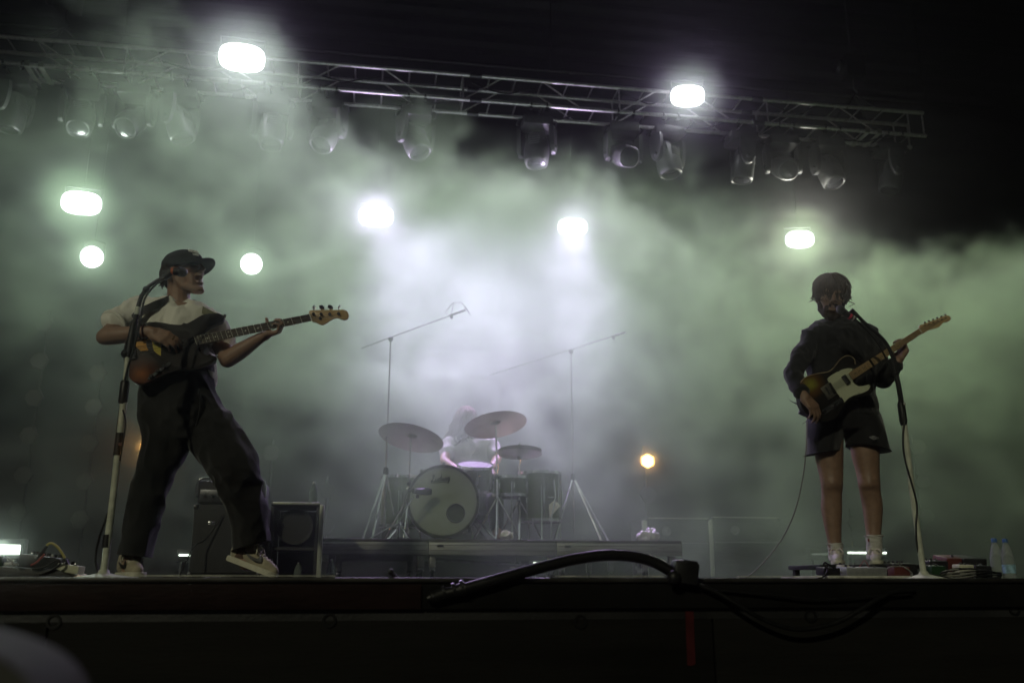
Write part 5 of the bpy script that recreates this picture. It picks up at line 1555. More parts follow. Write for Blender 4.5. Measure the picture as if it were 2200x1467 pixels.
YT = 4.62
def Zr(px, py, dy=0.0): return P(px, py, YT + dy)
ms = thing('microphone_stand', 'cream microphone stand at the right, in front of the guitarist', 'microphone stand', (Zr(1985, 1232).x, YT, STAGE))
bc = Zr(1985, 1236); bc.z = STAGE
obj('base', MB().lathe(bc, [(0.150, 0.0), (0.153, 0.006), (0.145, 0.013), (0.06, 0.030), (0.026, 0.040), (0.02, 0.055)], 40).mesh(smooth=True, angle=60), M_CREAM, ms)
obj('pole', MB().tube([bc + Vector((0, 0, 0.03)), Zr(1962, 1075), Zr(1942, 905)], 0.0155, 14).mesh(smooth=True), M_CREAM, ms)
obj('clutch', MB().tube([Zr(1942, 914), Zr(1941, 905), Zr(1936, 868), Zr(1935, 862)], [0.016, 0.021, 0.021, 0.015], 14).mesh(smooth=True), M_BLACK, ms)
obj('label_ring', MB().tube([Zr(1938, 870.5), Zr(1937.5, 866)], 0.0215, 14).mesh(smooth=True), M_TAPEW, ms)
obj('upper_pole', MB().tube([Zr(1937, 868), Zr(1930, 825), Zr(1924, 800)], 0.014, 12).mesh(smooth=True), M_BLACK, ms)
obj('boom', MB().tube(spline([Zr(1925, 806), Zr(1921, 782), Zr(1915, 760), Zr(1904, 738), Zr(1886, 718), Zr(1860, 696), Zr(1838, 674)], 5), 0.0105, 10).mesh(smooth=True), M_BLACK, ms)
obj('knuckle', MB().ball(Zr(1924, 802), 0.019, n=8).mesh(smooth='all'), M_BLACK, ms)
mc = thing('microphone', 'black microphone with pink and white bands at the guitarist mouth', 'microphone', Zr(1815, 670))
obj('handle', MB().tube([Zr(1838, 686), Zr(1826, 680), Zr(1812, 669)], [0.013, 0.016, 0.020], 14).mesh(smooth=True), M_BLACK, mc)
obj('band', MB().tube([Zr(1828, 681), Zr(1824, 678.5)], 0.018, 14).mesh(smooth=True), mat('pink_band', (0.55, 0.05, 0.10), rough=0.5), mc)
obj('band', MB().tube([Zr(1834, 684), Zr(1831, 682.5)], 0.0165, 14).mesh(smooth=True), M_TAPEW, mc)
obj('grille', MB().ball(Zr(1806, 665), (0.027, 0.024, 0.025), Matrix.Rotation(R(38), 3, 'Y')).mesh(smooth='all'), M_GRILLE, mc)
obj('clip', MB().tube([Zr(1840, 678), Zr(1832, 670), Zr(1828, 666)], 0.015, 10).mesh(smooth=True), M_RUB, mc)
cb = spline([Zr(1838, 686, -0.01), Zr(1850, 697, -0.02), Zr(1880, 730, -0.02), Zr(1896, 755, -0.02), Zr(1906, 775, -0.02), Zr(1920, 800, -0.025), Zr(1932, 845, -0.025), Zr(1944, 890, -0.02), Zr(1940, 940, -0.02), Zr(1944, 985, -0.015), Zr(1958, 1035, -0.022), Zr(1970, 1085, -0.02), Zr(1968, 1130, -0.02), Zr(1972, 1180, 0.0), Zr(1990, 1228, 0.02), Zr(2040, 1240, 0.0)], 6)
cb[-1].z = STAGE + 0.008
tag(obj('microphone_cable', MB().tube(cb, 0.0052, 7).mesh(smooth='all'), M_RUB), 'black cable winding down the right microphone stand', 'cable')

# ================================================================ drum riser
M_RISER = mat('riser_aluminium', (0.30, 0.30, 0.28), rough=0.5, metal=0.6, var=0.35, scale=10, stretch=(0.3, 1, 2))
M_RTOP = mat('riser_top', (0.05, 0.045, 0.04), rough=0.6, var=0.4, scale=8)
M_GREYST = mat('grey_steel', (0.22, 0.22, 0.21), rough=0.4, metal=0.7, var=0.4, scale=20)
YR = 7.0
rzt = P(1050, 1158, YR).z
rzb = P(1050, 1192, YR).z
rx0, rx1 = P(640, 1170, YR).x, P(1466, 1170, YR).x
ri = thing('drum_riser', 'low grey metal framed riser under the drum kit', 'riser', ((rx0 + rx1) / 2, YR, STAGE))
splits = [rx0, P(920, 1170, YR).x, P(1195, 1170, YR).x, rx1]
for a, b in zip(splits[:-1], splits[1:]):
    obj('deck_panel', MB().box(((a + b) / 2, YR + 1.0, rzt - 0.012), (b - a - 0.006, 1.99, 0.022), bevel=0.003).mesh(smooth=True), M_RTOP, ri)
    fr_ = obj('frame_rail', MB().box(((a + b) / 2, YR + 0.012, (rzt + rzb) / 2 - 0.012), (b - a - 0.008, 0.03, rzt - rzb - 0.024), bevel=0.004).mesh(smooth=True), M_RISER, ri)
    for zz in (0.30, 0.62):
        obj('groove', MB().box(((a + b) / 2, YR - 0.004, rzb + (rzt - rzb) * zz), (b - a - 0.02, 0.006, 0.007), bevel=0.002).mesh(smooth=True), M_GREYST, fr_)
    obj('frame_rail', MB().box(((a + b) / 2, YR + 1.98, (rzt + rzb) / 2 - 0.012), (b - a - 0.008, 0.03, rzt - rzb - 0.024)).mesh(), M_RISER, ri)
    obj('latch', MB().box((a + 0.09, YR - 0.008, rzt - 0.05), (0.05, 0.012, 0.016), bevel=0.003).mesh(smooth=True), M_BLACK, fr_)
for px in (652, 712, 905, 930, 1185, 1210, 1390, 1448):
    x = P(px, 1210, YR).x
    for yy in (YR + 0.06, YR + 1.92):
        lg = obj('leg', MB().box((x, yy, (STAGE + 0.11 + rzb) / 2), (0.05, 0.05, rzb - STAGE - 0.11), bevel=0.004).mesh(smooth=True), M_RISER if px % 4 else M_GREYST, ri)
        obj('caster', MB().lathe((x - 0.014, yy, STAGE + 0.05), [(0.03, 0), (0.05, 0.004), (0.05, 0.024), (0.03, 0.028)], 16, (1, 0, 0)).mesh(smooth=True), M_RUB, lg)
        obj('caster_fork', MB().box((x, yy, STAGE + 0.095), (0.045, 0.03, 0.035), bevel=0.004).mesh(smooth=True), M_CHROME, lg)
obj('cross_brace', MB().tube([P(1130, 1218, YR + .3), P(1205, 1196, YR + .3)], 0.012, 8).mesh(smooth=True), M_GREYST, ri)
obj('cross_brace', MB().tube([P(930, 1200, YR + .3), P(1130, 1216, YR + .3)], 0.012, 8).mesh(smooth=True), M_GREYST, ri)

# ================================================================ drum kit
M_HOOP = mat('drum_hoop', (0.10, 0.10, 0.09), rough=0.3, metal=0.7, var=0.2)
M_SHELL = mat('green_lit_shell', (0.060, 0.075, 0.035), rough=0.35, coat=0.3, var=0.35, scale=60)  # green stage light on the shells is put into their colour
M_SKINW = mat('drum_head', (0.26, 0.29, 0.21), rough=0.55, var=0.12, scale=5)
M_BRASS = mat('cymbal_bronze', (0.30, 0.29, 0.22), rough=0.42, metal=1.0, var=0.18, scale=12)
YK = 7.35
def K(px, py, dy=0.0): return P(px, py, YK + dy)
kc = K(952, 1080); kr = (K(1030, 1080) - K(874, 1080)).length / 2
kc.z = rzt + kr + 0.022
kick = thing('bass_drum', 'large bass drum with dark script lettering on its pale front head', 'drum', (kc.x, YK, rzt))
obj('shell', MB().lathe(kc, [(kr - 0.02, 0.02), (kr - 0.02, 0.40)], 48, (0, 1, 0)).mesh(smooth=True), M_SHELL, kick)
obj('hoop', MB().lathe(kc, [(kr - 0.022, -0.012), (kr, -0.012), (kr + 0.003, 0.0), (kr + 0.003, 0.035), (kr - 0.018, 0.036)], 56, (0, 1, 0), cap=False).mesh(smooth=True), M_HOOP, kick)
hole = K(979, 1102)
# front head with a round port
bm = bmesh.new()
n = 56
outer = [Vector((kc.x + (kr - 0.02) * math.cos(2 * math.pi * k / n), YK, kc.z + (kr - 0.02) * math.sin(2 * math.pi * k / n))) for k in range(n)]
hr_ = 0.072
hcx, hcz = hole.x, hole.z
inner = []
for k in range(n):
    d = Vector((outer[k].x - hcx, 0, outer[k].z - hcz)).normalized()
    inner.append(Vector((hcx + d.x * hr_, YK, hcz + d.z * hr_)))
mid = [o_.lerp(i_, 0.5) for o_, i_ in zip(outer, inner)]
va = [[bm.verts.new(p) for p in rg] for rg in (outer, mid, inner)]
for r_ in range(2):
    for k in range(n):
        bm.faces.new((va[r_][k], va[r_][(k + 1) % n], va[r_ + 1][(k + 1) % n], va[r_ + 1][k]))
me = bpy.data.meshes.new('head'); bm.to_mesh(me); bm.free()
hd = obj('drum_head', me, M_SKINW, kick)
obj('port_ring', MB().tube([Vector((hcx + hr_ * math.cos(a), YK - 0.004, hcz + hr_ * math.sin(a))) for a in [2 * math.pi * k / 32 for k in range(33)]], 0.006, 6, cap=False).mesh(smooth='all'), M_HOOP, kick)
for k in range(10):
    a = 2 * math.pi * (k + 0.5) / 10
    p = kc + Vector((math.cos(a) * (kr + 0.01), 0, math.sin(a) * (kr + 0.01)))
    obj('claw', MB().box(p + Vector((0, 0.02, 0)), (0.022, 0.06, 0.022), Matrix.Rotation(-a, 3, 'Y'), bevel=0.004).mesh(smooth=True), M_CHROME, kick)
for s in (-1, 1):
    obj('spur', MB().tube([kc + Vector((s * (kr - 0.03), 0.15, -0.1)), Vector((kc.x + s * (kr + 0.14), YK - 0.05, rzt + 0.006))], 0.008, 6).mesh(smooth=True), M_CHROME, kick)
# script lettering: Ludwig
def script(strokes, ox, oz, sc, y, r):
    for st in strokes:
        yield MB().tube(spline([Vector((ox + a * sc, y, oz + (b + a * 0.10) * sc)) for a, b in st], 5), r, 5)
LUD = [
    [(0.2, 1.25), (0.55, 1.75), (0.75, 1.55), (0.45, 0.9), (0.2, 0.1), (0.0, -0.1), (-0.15, 0.05), (0.1, 0.2), (0.5, 0.0), (0.95, -0.05), (1.2, 0.2)],
    [(1.2, 0.8), (1.1, 0.2), (1.3, 0.0), (1.6, 0.3), (1.75, 0.8), (1.68, 0.1), (1.85, 0.0), (2.0, 0.2)],
    [(2.55, 0.7), (2.3, 0.85), (2.05, 0.4), (2.2, 0.0), (2.5, 0.3), (2.8, 1.7), (2.62, 0.4), (2.7, 0.0), (2.9, 0.2)],
    [(3.0, 0.8), (3.0, 0.1), (3.2, 0.0), (3.4, 0.6), (3.42, 0.1), (3.6, 0.0), (3.8, 0.5), (3.85, 0.85)],
    [(4.05, 0.8), (4.0, 0.1), (4.15, 0.0), (4.3, 0.2)],
    [(4.10, 1.15), (4.14, 1.2)],
    [(4.85, 0.7), (4.6, 0.85), (4.4, 0.4), (4.55, 0.02), (4.8, 0.3), (4.9, 0.85), (4.8, -0.3), (4.6, -0.75), (4.4, -0.6), (4.7, -0.2), (5.1, 0.2)],
    [(-0.2, -0.35), (1.0, -0.42), (2.6, -0.38), (4.1, -0.40)],
]
la, lb = K(927, 1033), K(967, 1033)
M_INK = mat('black_ink', (0.01, 0.01, 0.012), rough=0.6)
for m_ in script(LUD, la.x, la.z - 0.004, (lb.x - la.x) / 5.1, YK - 0.002, 0.0031):
    obj('lettering', m_.mesh(smooth='all'), M_INK, hd)

def drum(name, c, r, h, lab, tilt=(0, 0, 1), legs=0, skin=True):
    t = thing(name, lab, 'drum', (c.x, c.y, rzt))
    ax = Vector(tilt).normalized()
    obj('shell', MB().lathe(c, [(r - 0.006, -h / 2), (r - 0.006, h / 2)], 36, ax).mesh(smooth=True), M_SHELL, t)
    for s in (-1, 1):
        obj('hoop', MB().lathe(c + ax * (s * h / 2), [(r, -0.014), (r + 0.006, -0.012), (r + 0.006, 0.012), (r, 0.014)], 36, ax, cap=False).mesh(smooth=True), M_CHROME, t)
        obj('drum_head', MB().lathe(c + ax * (s * (h / 2 + 0.002)), [(r - 0.002, 0), (r - 0.002, s * 0.002)], 36, ax).mesh(smooth=True), mat('tom_head', (0.09, 0.09, 0.085), rough=0.6, var=0.2, scale=8), t)
    u = ax.orthogonal().normalized(); w = ax.cross(u)
    for k in range(8):
        a = 2 * math.pi * k / 8
        p = c + (u * math.cos(a) + w * math.sin(a)) * (r + 0.004)
        lg = obj('lug', MB().tube([p - ax * h * 0.16, p + ax * h * 0.16], 0.010, 6).mesh(smooth=True), M_CHROME, t)
        obj('tension_rod', MB().tube([p - ax * h * 0.5, p + ax * h * 0.5], 0.003, 5).mesh(smooth=True), M_CHROME, lg)
    for k in range(legs):
        a = 2 * math.pi * k / legs + 0.4
        p = c + Vector((math.cos(a), math.sin(a), 0)) * (r + 0.02)
        obj('leg', MB().tube([p + Vector((0, 0, h * 0.2)), Vector((p.x, p.y, rzt + 0.05)), Vector((p.x + math.cos(a) * 0.03, p.y + math.sin(a) * 0.03, rzt + 0.004))], 0.006, 6).mesh(smooth=True), M_CHROME, t)
    return t
drum('floor_tom', K(866, 1078, 0.45) + Vector((-0.02, 0, 0)), 0.17, 0.40, 'green-lit floor tom left of the bass drum', legs=3)
drum('floor_tom', K(1160, 1068, 0.45), 0.19, 0.40, 'dark floor tom at the right end of the drum kit', legs=3)
drum('snare_drum', K(1098, 1046, 0.40), 0.16, 0.15, 'snare drum between the bass drum and the right floor tom', legs=3)
drum('rack_tom', K(1020, 1024, 0.35), 0.15, 0.20, 'small tom mounted behind the top of the bass drum', tilt=(0, -0.35, 1), legs=0)

def cymbal(px, py, dy, rpx, tilt, lab, floor_px, second=False):
    c = K(px, py, dy)
    r = rpx * mpp(YK + dy)
    ax = Vector(tilt).normalized()
    t = thing('cymbal', lab, 'cymbal', c, 'cymbals of the drum kit')
    prof = [(r, 0.0), (r * 0.75, 0.009), (r * 0.45, 0.018), (r * 0.18, 0.025), (r * 0.15, 0.032), (r * 0.09, 0.046), (0.005, 0.050)]
    obj('plate', MB().lathe(c, prof + [(0.004, 0.048), (r * 0.09, 0.044), (r * 0.15, 0.030), (r * 0.18, 0.023), (r * 0.45, 0.016), (r * 0.75, 0.007), (r * 0.999, -0.0015)], 64, ax, cap=False).mesh(smooth=True, angle=25), M_BRASS, t)
    obj('wing_nut', MB().lathe(c + ax * 0.05, [(0.012, 0), (0.012, 0.012), (0.005, 0.02), (0.005, 0.03)], 10, ax).mesh(smooth=True), M_CHROME, t)
    f = K(floor_px, 1150, dy)
    st = thing('cymbal_stand', 'chrome stand of the ' + lab, 'stand', (f.x, f.y, rzt), 'cymbal stands of the drum kit')
    j = Vector((f.x, f.y, rzt + (c.z - rzt) * 0.55))
    obj('tube', MB().tube([Vector((f.x, f.y, rzt + 0.06)), j], 0.011, 8).mesh(smooth=True), M_CHROME, st)
    obj('top_tube', MB().tube([j, c - ax * 0.005], 0.008, 8).mesh(smooth=True), M_CHROME, st)
    obj('clamp', MB().ball(j, 0.02, n=6).mesh(smooth='all'), M_BLACK, st)
    for k in range(3):
        a = R(-100 + 120 * k)
        b = Vector((f.x + 0.24 * math.cos(a), f.y + 0.24 * math.sin(a), rzt + 0.008))
        obj('leg', MB().tube([Vector((f.x, f.y, rzt + 0.36)), b], 0.007, 6).mesh(smooth=True), M_CHROME, st)
    if second:
        obj('lower_plate', MB().lathe(c - ax * 0.03, [(p[0], -p[1]) for p in prof], 48, ax, cap=False).mesh(smooth=True, angle=25), M_BRASS, t)
cymbal(883, 941, 0.05, 70, (0.22, 0.26, 1.0), 'wide cymbal at the left of the drum kit', 876)
cymbal(1065, 913, 0.10, 68, (-0.13, 0.28, 1.0), 'wide cymbal in front of the drummer face', 1068)
cymbal(1117, 968, 0.30, 47, (0.02, 0.12, 1.0), 'small paired cymbals right of the drummer', 1116, True)

# kick microphone on its small stand
t = thing('kick_microphone', 'black microphone on a small boom in front of the bass drum', 'microphone', K(906, 1055, -0.15))
obj('body', MB().tube([K(888, 1054, -0.2), K(902, 1055, -0.16), K(914, 1055, -0.12), K(925, 1056, -0.10)], [0.02, 0.026, 0.032, 0.026], 14).mesh(smooth=True), M_BLACK, t)
obj('clip', MB().ball(K(897, 1066, -0.18), 0.016, n=6).mesh(smooth='all'), M_BLACK, t)
obj('boom', MB().tube([K(890, 1066, -0.18), K(872, 1090, -0.18), K(858, 1118, -0.2)], 0.006, 6).mesh(smooth=True), M_CHROME, t)
obj('cable', MB().tube(spline([K(886, 1053, -0.2), K(874, 1060, -0.2), K(868, 1085, -0.2), K(862, 1110, -0.2)], 5), 0.004, 5).mesh(smooth='all'), M_RUB, t)
b0 = Vector((K(858, 1120, -0.2).x, YK - 0.2, rzt))
obj('base_tube', MB().tube([b0 + Vector((0, 0, 0.02)), K(858, 1118, -0.2)], 0.008, 6).mesh(smooth=True), M_CHROME, t)
for dx, dy in ((-0.22, -0.05), (0.06, -0.10), (0.1, 0.15)):
    obj('leg', MB().tube([b0 + Vector((0, 0, 0.13)), b0 + Vector((dx, dy, 0.006))], 0.006, 6).mesh(smooth=True), M_CHROME, t)

# tall boom stands over the kit
def boom_stand(fx, fy, jx, jy, ends, legs, dy, lab, mic=True):
    f = K(fx, fy, dy); f.z = rzt
    j = K(jx, jy, dy)
    j.x = f.x if abs(j.x - f.x) < 0.3 else j.x
    t = thing('boom_stand', lab, 'microphone stand', (f.x, f.y, rzt), 'boom stands at the drum kit')
    hub = K(legs[0][0], legs[0][1], dy); hub.x = f.x
    obj('pole', MB().tube([Vector((f.x, f.y, rzt + 0.10)), j], 0.0065, 8).mesh(smooth=True), M_GREYST, t)
    a, b = K(*ends[0], dy), K(*ends[1], dy)
    obj('boom', MB().tube([a, b], 0.006, 8).mesh(smooth=True), M_CHROME, t)
    obj('clamp', MB().ball(j, 0.022, n=6).mesh(smooth='all'), M_BLACK, t)
    obj('hub', MB().lathe(hub - Vector((0, 0, 0.03)), [(0.02, 0), (0.024, 0.02), (0.02, 0.06)], 10).mesh(smooth=True), M_BLACK, t)
    for px, py in legs[1:]:
        e = K(px, py, dy); e.z = rzt + 0.008
        e.y = f.y + (0.25 if px % 2 else -0.2)
        obj('leg', MB().tube([hub, e], 0.009, 6).mesh(smooth=True), M_CHROME, t)
    if mic:
        m = thing('overhead_microphone', 'thin microphone on the boom, ' + lab.split(',')[-1].strip(), 'microphone', b)
        d = (b - a).normalized()
        obj('body', MB().tube([b - d * 0.02, b + d * 0.10], 0.010, 8).mesh(smooth=True), M_GREYST, m)
        obj('capsule', MB().tube([b + d * 0.10, b + d * 0.13], 0.0115, 8).mesh(smooth=True), M_CHROME, m)
        obj('mount', MB().tube([b, b + Vector((0, 0, -0.03))], 0.014, 8).mesh(smooth=True), M_RUB, m)
boom_stand(824, 1155, 830, 728, ((776, 748), (970, 677)), [(823, 1012), (780, 1155), (861, 1150), (800, 1140)], 0.15, 'tall boom stand with spread legs, left of the drum kit')
boom_stand(1234, 1155, 1214, 755, ((1052, 805), (1318, 722)), [(1237, 1025), (1282, 1158), (1298, 1142), (1180, 1150)], 0.55, 'tall boom stand with spread legs, right of the drum kit')
# forked holder seen in the smoke
t = thing('cable_fork', 'thin forked wire holder high in the smoke above the drummer', 'holder', K(983, 652, 0.15))
obj('wire', MB().tube([K(956, 672, 0.15), K(968, 656, 0.15), K(975, 650, 0.15)], 0.004, 5).mesh(), M_CHROME, t)
obj('wire', MB().tube([K(992, 650, 0.15), K(1003, 664, 0.15), K(1011, 678, 0.15)], 0.004, 5).mesh(), M_CHROME, t)
obj('bar', MB().tube([K(956, 672, 0.15), K(968, 680, 0.15), K(975, 650, 0.15), K(992, 650, 0.15), K(1011, 678, 0.15)], 0.003, 5).mesh(), M_GREYST, t)
# papers clipped to the kit
t = thing('paper_sheet', 'pale sheet clipped to a stand at the right of the drums', 'paper', K(1190, 1090, 0.1))
obj('sheet', MB().prism([K(1179, 1084, 0.1), K(1192, 1073, 0.12), K(1204, 1086, 0.1), K(1181, 1112, 0.1)], (0, 0.002, 0)).mesh(), mat('paper', (0.55, 0.54, 0.46), rough=0.9, var=0.1), t)
obj('clip', MB().box(K(1183, 1068, 0.1), (0.05, 0.012, 0.014), Matrix.Rotation(R(-6), 3, 'Y'), bevel=0.003).mesh(smooth=True), M_CHROME, t)
obj('rod', MB().tube([K(1190, 1030, 0.1), K(1194, 1065, 0.1), K(1184, 1115, 0.1), Vector((K(1184, 1150, .1).x, K(1184, 1150, .1).y, rzt))], 0.007, 6).mesh(smooth=True), M_CHROME, t)
t = thing('plastic_bag', 'crumpled pale plastic bag at the right end of the drum riser', 'bag', K(1392, 1152, -0.05))
bg = Blob(); bg.ball(K(1393, 1152, 0.0), (0.09, 0.06, 0.045)); bg.ball(K(1398, 1148, 0.0), (0.05, 0.05, 0.05))
me = bg.build(0.008, 1); folds(me, 0.03, 22, seed=3)
obj('film', me, mat('bag_film', (0.5, 0.5, 0.46), rough=0.3, alpha=0.85), t)
t = thing('crumpled_paper', 'crumpled pale paper on the riser in front of the drums', 'paper', K(1090, 1152, -0.2))
bg = Blob(); bg.ball(K(1088, 1150, -0.15), (0.05, 0.04, 0.03))
me = bg.build(0.008, 1); folds(me, 0.035, 26, seed=5)
obj('ball', me, mat('paper', (0.55, 0.54, 0.46)), t)

# ================================================================ amplifiers and cases
M_TOLEX = mat('black_tolex', (0.022, 0.022, 0.023), rough=0.6, var=0.4, scale=40, bump=0.5, bscale=220)
M_CLOTH = mat('grille_cloth', (0.040, 0.040, 0.040), rough=0.9, var=0.3, scale=90, bump=0.5, bscale=300)
YA = 6.4
def A(px, py, dy=0.0): return P(px, py, YA + dy)
def box_px(x0, x1, y0, z0, y, depth):
    a, b = P(x0, y0, y), P(x1, y0, y)
    return (a.x + b.x) / 2, b.x - a.x, a.z
cx, w, ztop = box_px(417, 570, 1082, 0, YA, 0.4)
t = thing('bass_cabinet', 'tall black bass speaker cabinet behind the bass player legs', 'speaker cabinet', (cx, YA + 0.2, STAGE))
obj('shell', MB().box((cx, YA + 0.21, (STAGE + 0.03 + ztop) / 2), (w, 0.40, ztop - STAGE - 0.03), bevel=0.012).mesh(smooth=True), M_TOLEX, t)
obj('grille', MB().box((cx, YA + 0.004, (STAGE + 0.03 + ztop) / 2), (w - 0.05, 0.012, ztop - STAGE - 0.09), bevel=0.004).mesh(smooth=True), M_CLOTH, t)
for s in (-1, 1):
    for z in (ztop - 0.02, STAGE + 0.05):
        obj('corner', MB().box((cx + s * (w / 2 - 0.012), YA + 0.018, z), (0.034, 0.034, 0.034), bevel=0.008).mesh(smooth=True), M_STEEL, t)
    obj('foot', MB().lathe((cx + s * w * 0.38, YA + 0.08, STAGE), [(0.02, 0), (0.024, 0.02), (0.02, 0.03)], 10).mesh(smooth=True), M_RUB, t)
obj('badge', MB().box(A(455, 1123, -0.004), (0.05, 0.006, 0.02), bevel=0.003).mesh(smooth=True), M_CHROME, t)
cx2, w2, zt2 = box_px(424, 572, 1031, 0, YA + 0.03, 0.3)
t = thing('bass_amplifier', 'black bass amplifier head with rails on top of the tall cabinet', 'amplifier', (cx2, YA + 0.2, ztop))
obj('shell', MB().box((cx2, YA + 0.20, (ztop + zt2) / 2 + 0.002), (w2 - 0.02, 0.33, zt2 - ztop - 0.012), bevel=0.008).mesh(smooth=True), M_TOLEX, t)
obj('face_plate', MB().box((cx2, YA + 0.030, ztop + 0.06), (w2 - 0.05, 0.010, 0.08), bevel=0.003).mesh(smooth=True), M_STEEL, t)
for k in range(7):
    obj('knob', MB().lathe((cx2 - w2 * 0.38 + k * w2 * 0.12, YA + 0.025, ztop + 0.055), [(0.012, 0), (0.011, -0.014), (0.009, -0.016)], 12, (0, 1, 0)).mesh(smooth=True), M_BLACK, t)
for z in (zt2 + 0.012,):
    obj('rail', MB().tube(spline([Vector((cx2 - w2 / 2, YA + 0.02, ztop + 0.05)), Vector((cx2 - w2 / 2 + 0.005, YA + 0.02, zt2 - 0.03)), Vector((cx2 - w2 / 2 + 0.04, YA + 0.02, z)), Vector((cx2, YA + 0.02, z + 0.003)), Vector((cx2 + w2 / 2 - 0.04, YA + 0.02, z)), Vector((cx2 + w2 / 2 - 0.005, YA + 0.02, zt2 - 0.03)), Vector((cx2 + w2 / 2, YA + 0.02, ztop + 0.05))], 5), 0.008, 8).mesh(smooth='all'), M_CHROME, t)
# guitar of cables on the cabinet front
cb = spline([A(476, 1105, -0.02), A(462, 1130, -0.03), A(440, 1160, -0.05), A(420, 1170, -0.10), A(405, 1195, -0.15), A(385, 1238, -0.2)], 5)
cb[-1].z = STAGE + 0.01
tag(obj('amplifier_cable', MB().tube(cb, 0.005, 6).mesh(smooth='all'), M_RUB), 'thin dark cable hanging from the bass cabinet to the floor', 'cable')

cx, w, ztop2 = box_px(583, 688, 1078, 0, YA + 0.1, 0.4)
t = thing('open_cabinet', 'black open cabinet with pale metal edges right of the bass player', 'cabinet', (cx, YA + 0.3, STAGE))
YC = YA + 0.1
M_PALE = mat('pale_case_edge', (0.40, 0.42, 0.34), rough=0.45, metal=0.3, var=0.3, scale=14, stretch=(1, 1, 0.3))
H = ztop2 - STAGE
obj('top_panel', MB().box((cx, YC + 0.22, ztop2 - 0.012), (w - 0.004, 0.44, 0.024), bevel=0.003).mesh(smooth=True), M_TOLEX, t)
obj('top_edge', MB().box((cx, YC - 0.004, ztop2 - 0.008), (w, 0.012, 0.016), bevel=0.003).mesh(smooth=True), M_PALE, t)
for s in (-1, 1):
    obj('side_panel', MB().box((cx + s * (w / 2 - 0.012), YC + 0.22, STAGE + (H - 0.03) / 2), (0.024, 0.43, H - 0.032), bevel=0.003).mesh(smooth=True), M_TOLEX, t)
obj('side_edge', MB().box((cx + w / 2 + 0.014, YC + 0.02, STAGE + (H - 0.01) / 2), (0.030, 0.05, H - 0.02), bevel=0.004).mesh(smooth=True), M_PALE, t)
obj('back_panel', MB().box((cx, YC + 0.43, STAGE + (H - 0.03) / 2), (w - 0.06, 0.02, H - 0.034)).mesh(), M_TOLEX, t)
obj('shelf', MB().box((cx, YC + 0.22, STAGE + H * 0.42), (w - 0.052, 0.36, 0.02)).mesh(), M_TOLEX, t)
obj('speaker_cone', MB().lathe((cx, YC + 0.10, STAGE + H * 0.70), [(0.125, 0), (0.12, -0.012), (0.10, 0.0), (0.04, 0.05), (0.035, 0.035), (0.002, 0.025)], 28, (0, 1, 0)).mesh(smooth=True), M_CLOTH, t)
def bottle(c, h, r, lab, capm, glass, group=None, level=0.0, wrap=None, nm='water_bottle'):
    t = thing(nm, lab, 'bottle', c, group)
    prof = [(r * 0.55, 0.0), (r * 0.92, 0.004), (r, 0.014), (r * 0.985, h * 0.12)]
    nrib = 7
    for k in range(nrib):
        z = h * (0.14 + 0.05 * k)
        prof += [(r * (1.0 if k % 2 else 0.955), z)]
    prof += [(r * 0.97, h * 0.52), (r * 0.86, h * 0.64), (r * 0.62, h * 0.78), (r * 0.40, h * 0.88), (r * 0.36, h * 0.93)]
    b = obj('body', MB().lathe(c, prof, 28).mesh(smooth=True), glass, t)
    obj('cap', MB().lathe(Vector(c) + Vector((0, 0, h * 0.925)), [(r * 0.42, 0), (r * 0.42, h * 0.065), (r * 0.38, h * 0.075)], 20).mesh(smooth=True), capm, t)
    obj('neck_ring', MB().lathe(Vector(c) + Vector((0, 0, h * 0.905)), [(r * 0.44, 0), (r * 0.44, h * 0.012)], 20).mesh(smooth=True), capm, t)
    if wrap:
        obj('label_wrap', MB().lathe(Vector(c) + Vector((0, 0, h * 0.20)), [(r * 1.012, 0), (r * 1.012, h * 0.20)], 28, cap=False).mesh(smooth=True), wrap, t)
    return t
M_PET = mat('clear_plastic', (0.72, 0.80, 0.76), rough=0.12, trans=0.75, ior=1.12, var=0.05, scale=8)
M_GLASS = mat('clear_glass', (0.7, 0.8, 0.75), rough=0.06, trans=0.85, ior=1.2)
M_BLUE = mat('blue_cap', (0.02, 0.10, 0.32), rough=0.4)
M_WRAP = mat('pale_blue_label', (0.30, 0.50, 0.62), rough=0.5, var=0.5, scale=45)
bottle(Vector((A(672, 1076, 0.2).x, YC + 0.12, ztop2)), 0.135 * 1.0 + 0.02, 0.030, 'small clear bottle standing on the open cabinet', M_CHROME, M_GLASS, nm='glass_bottle')

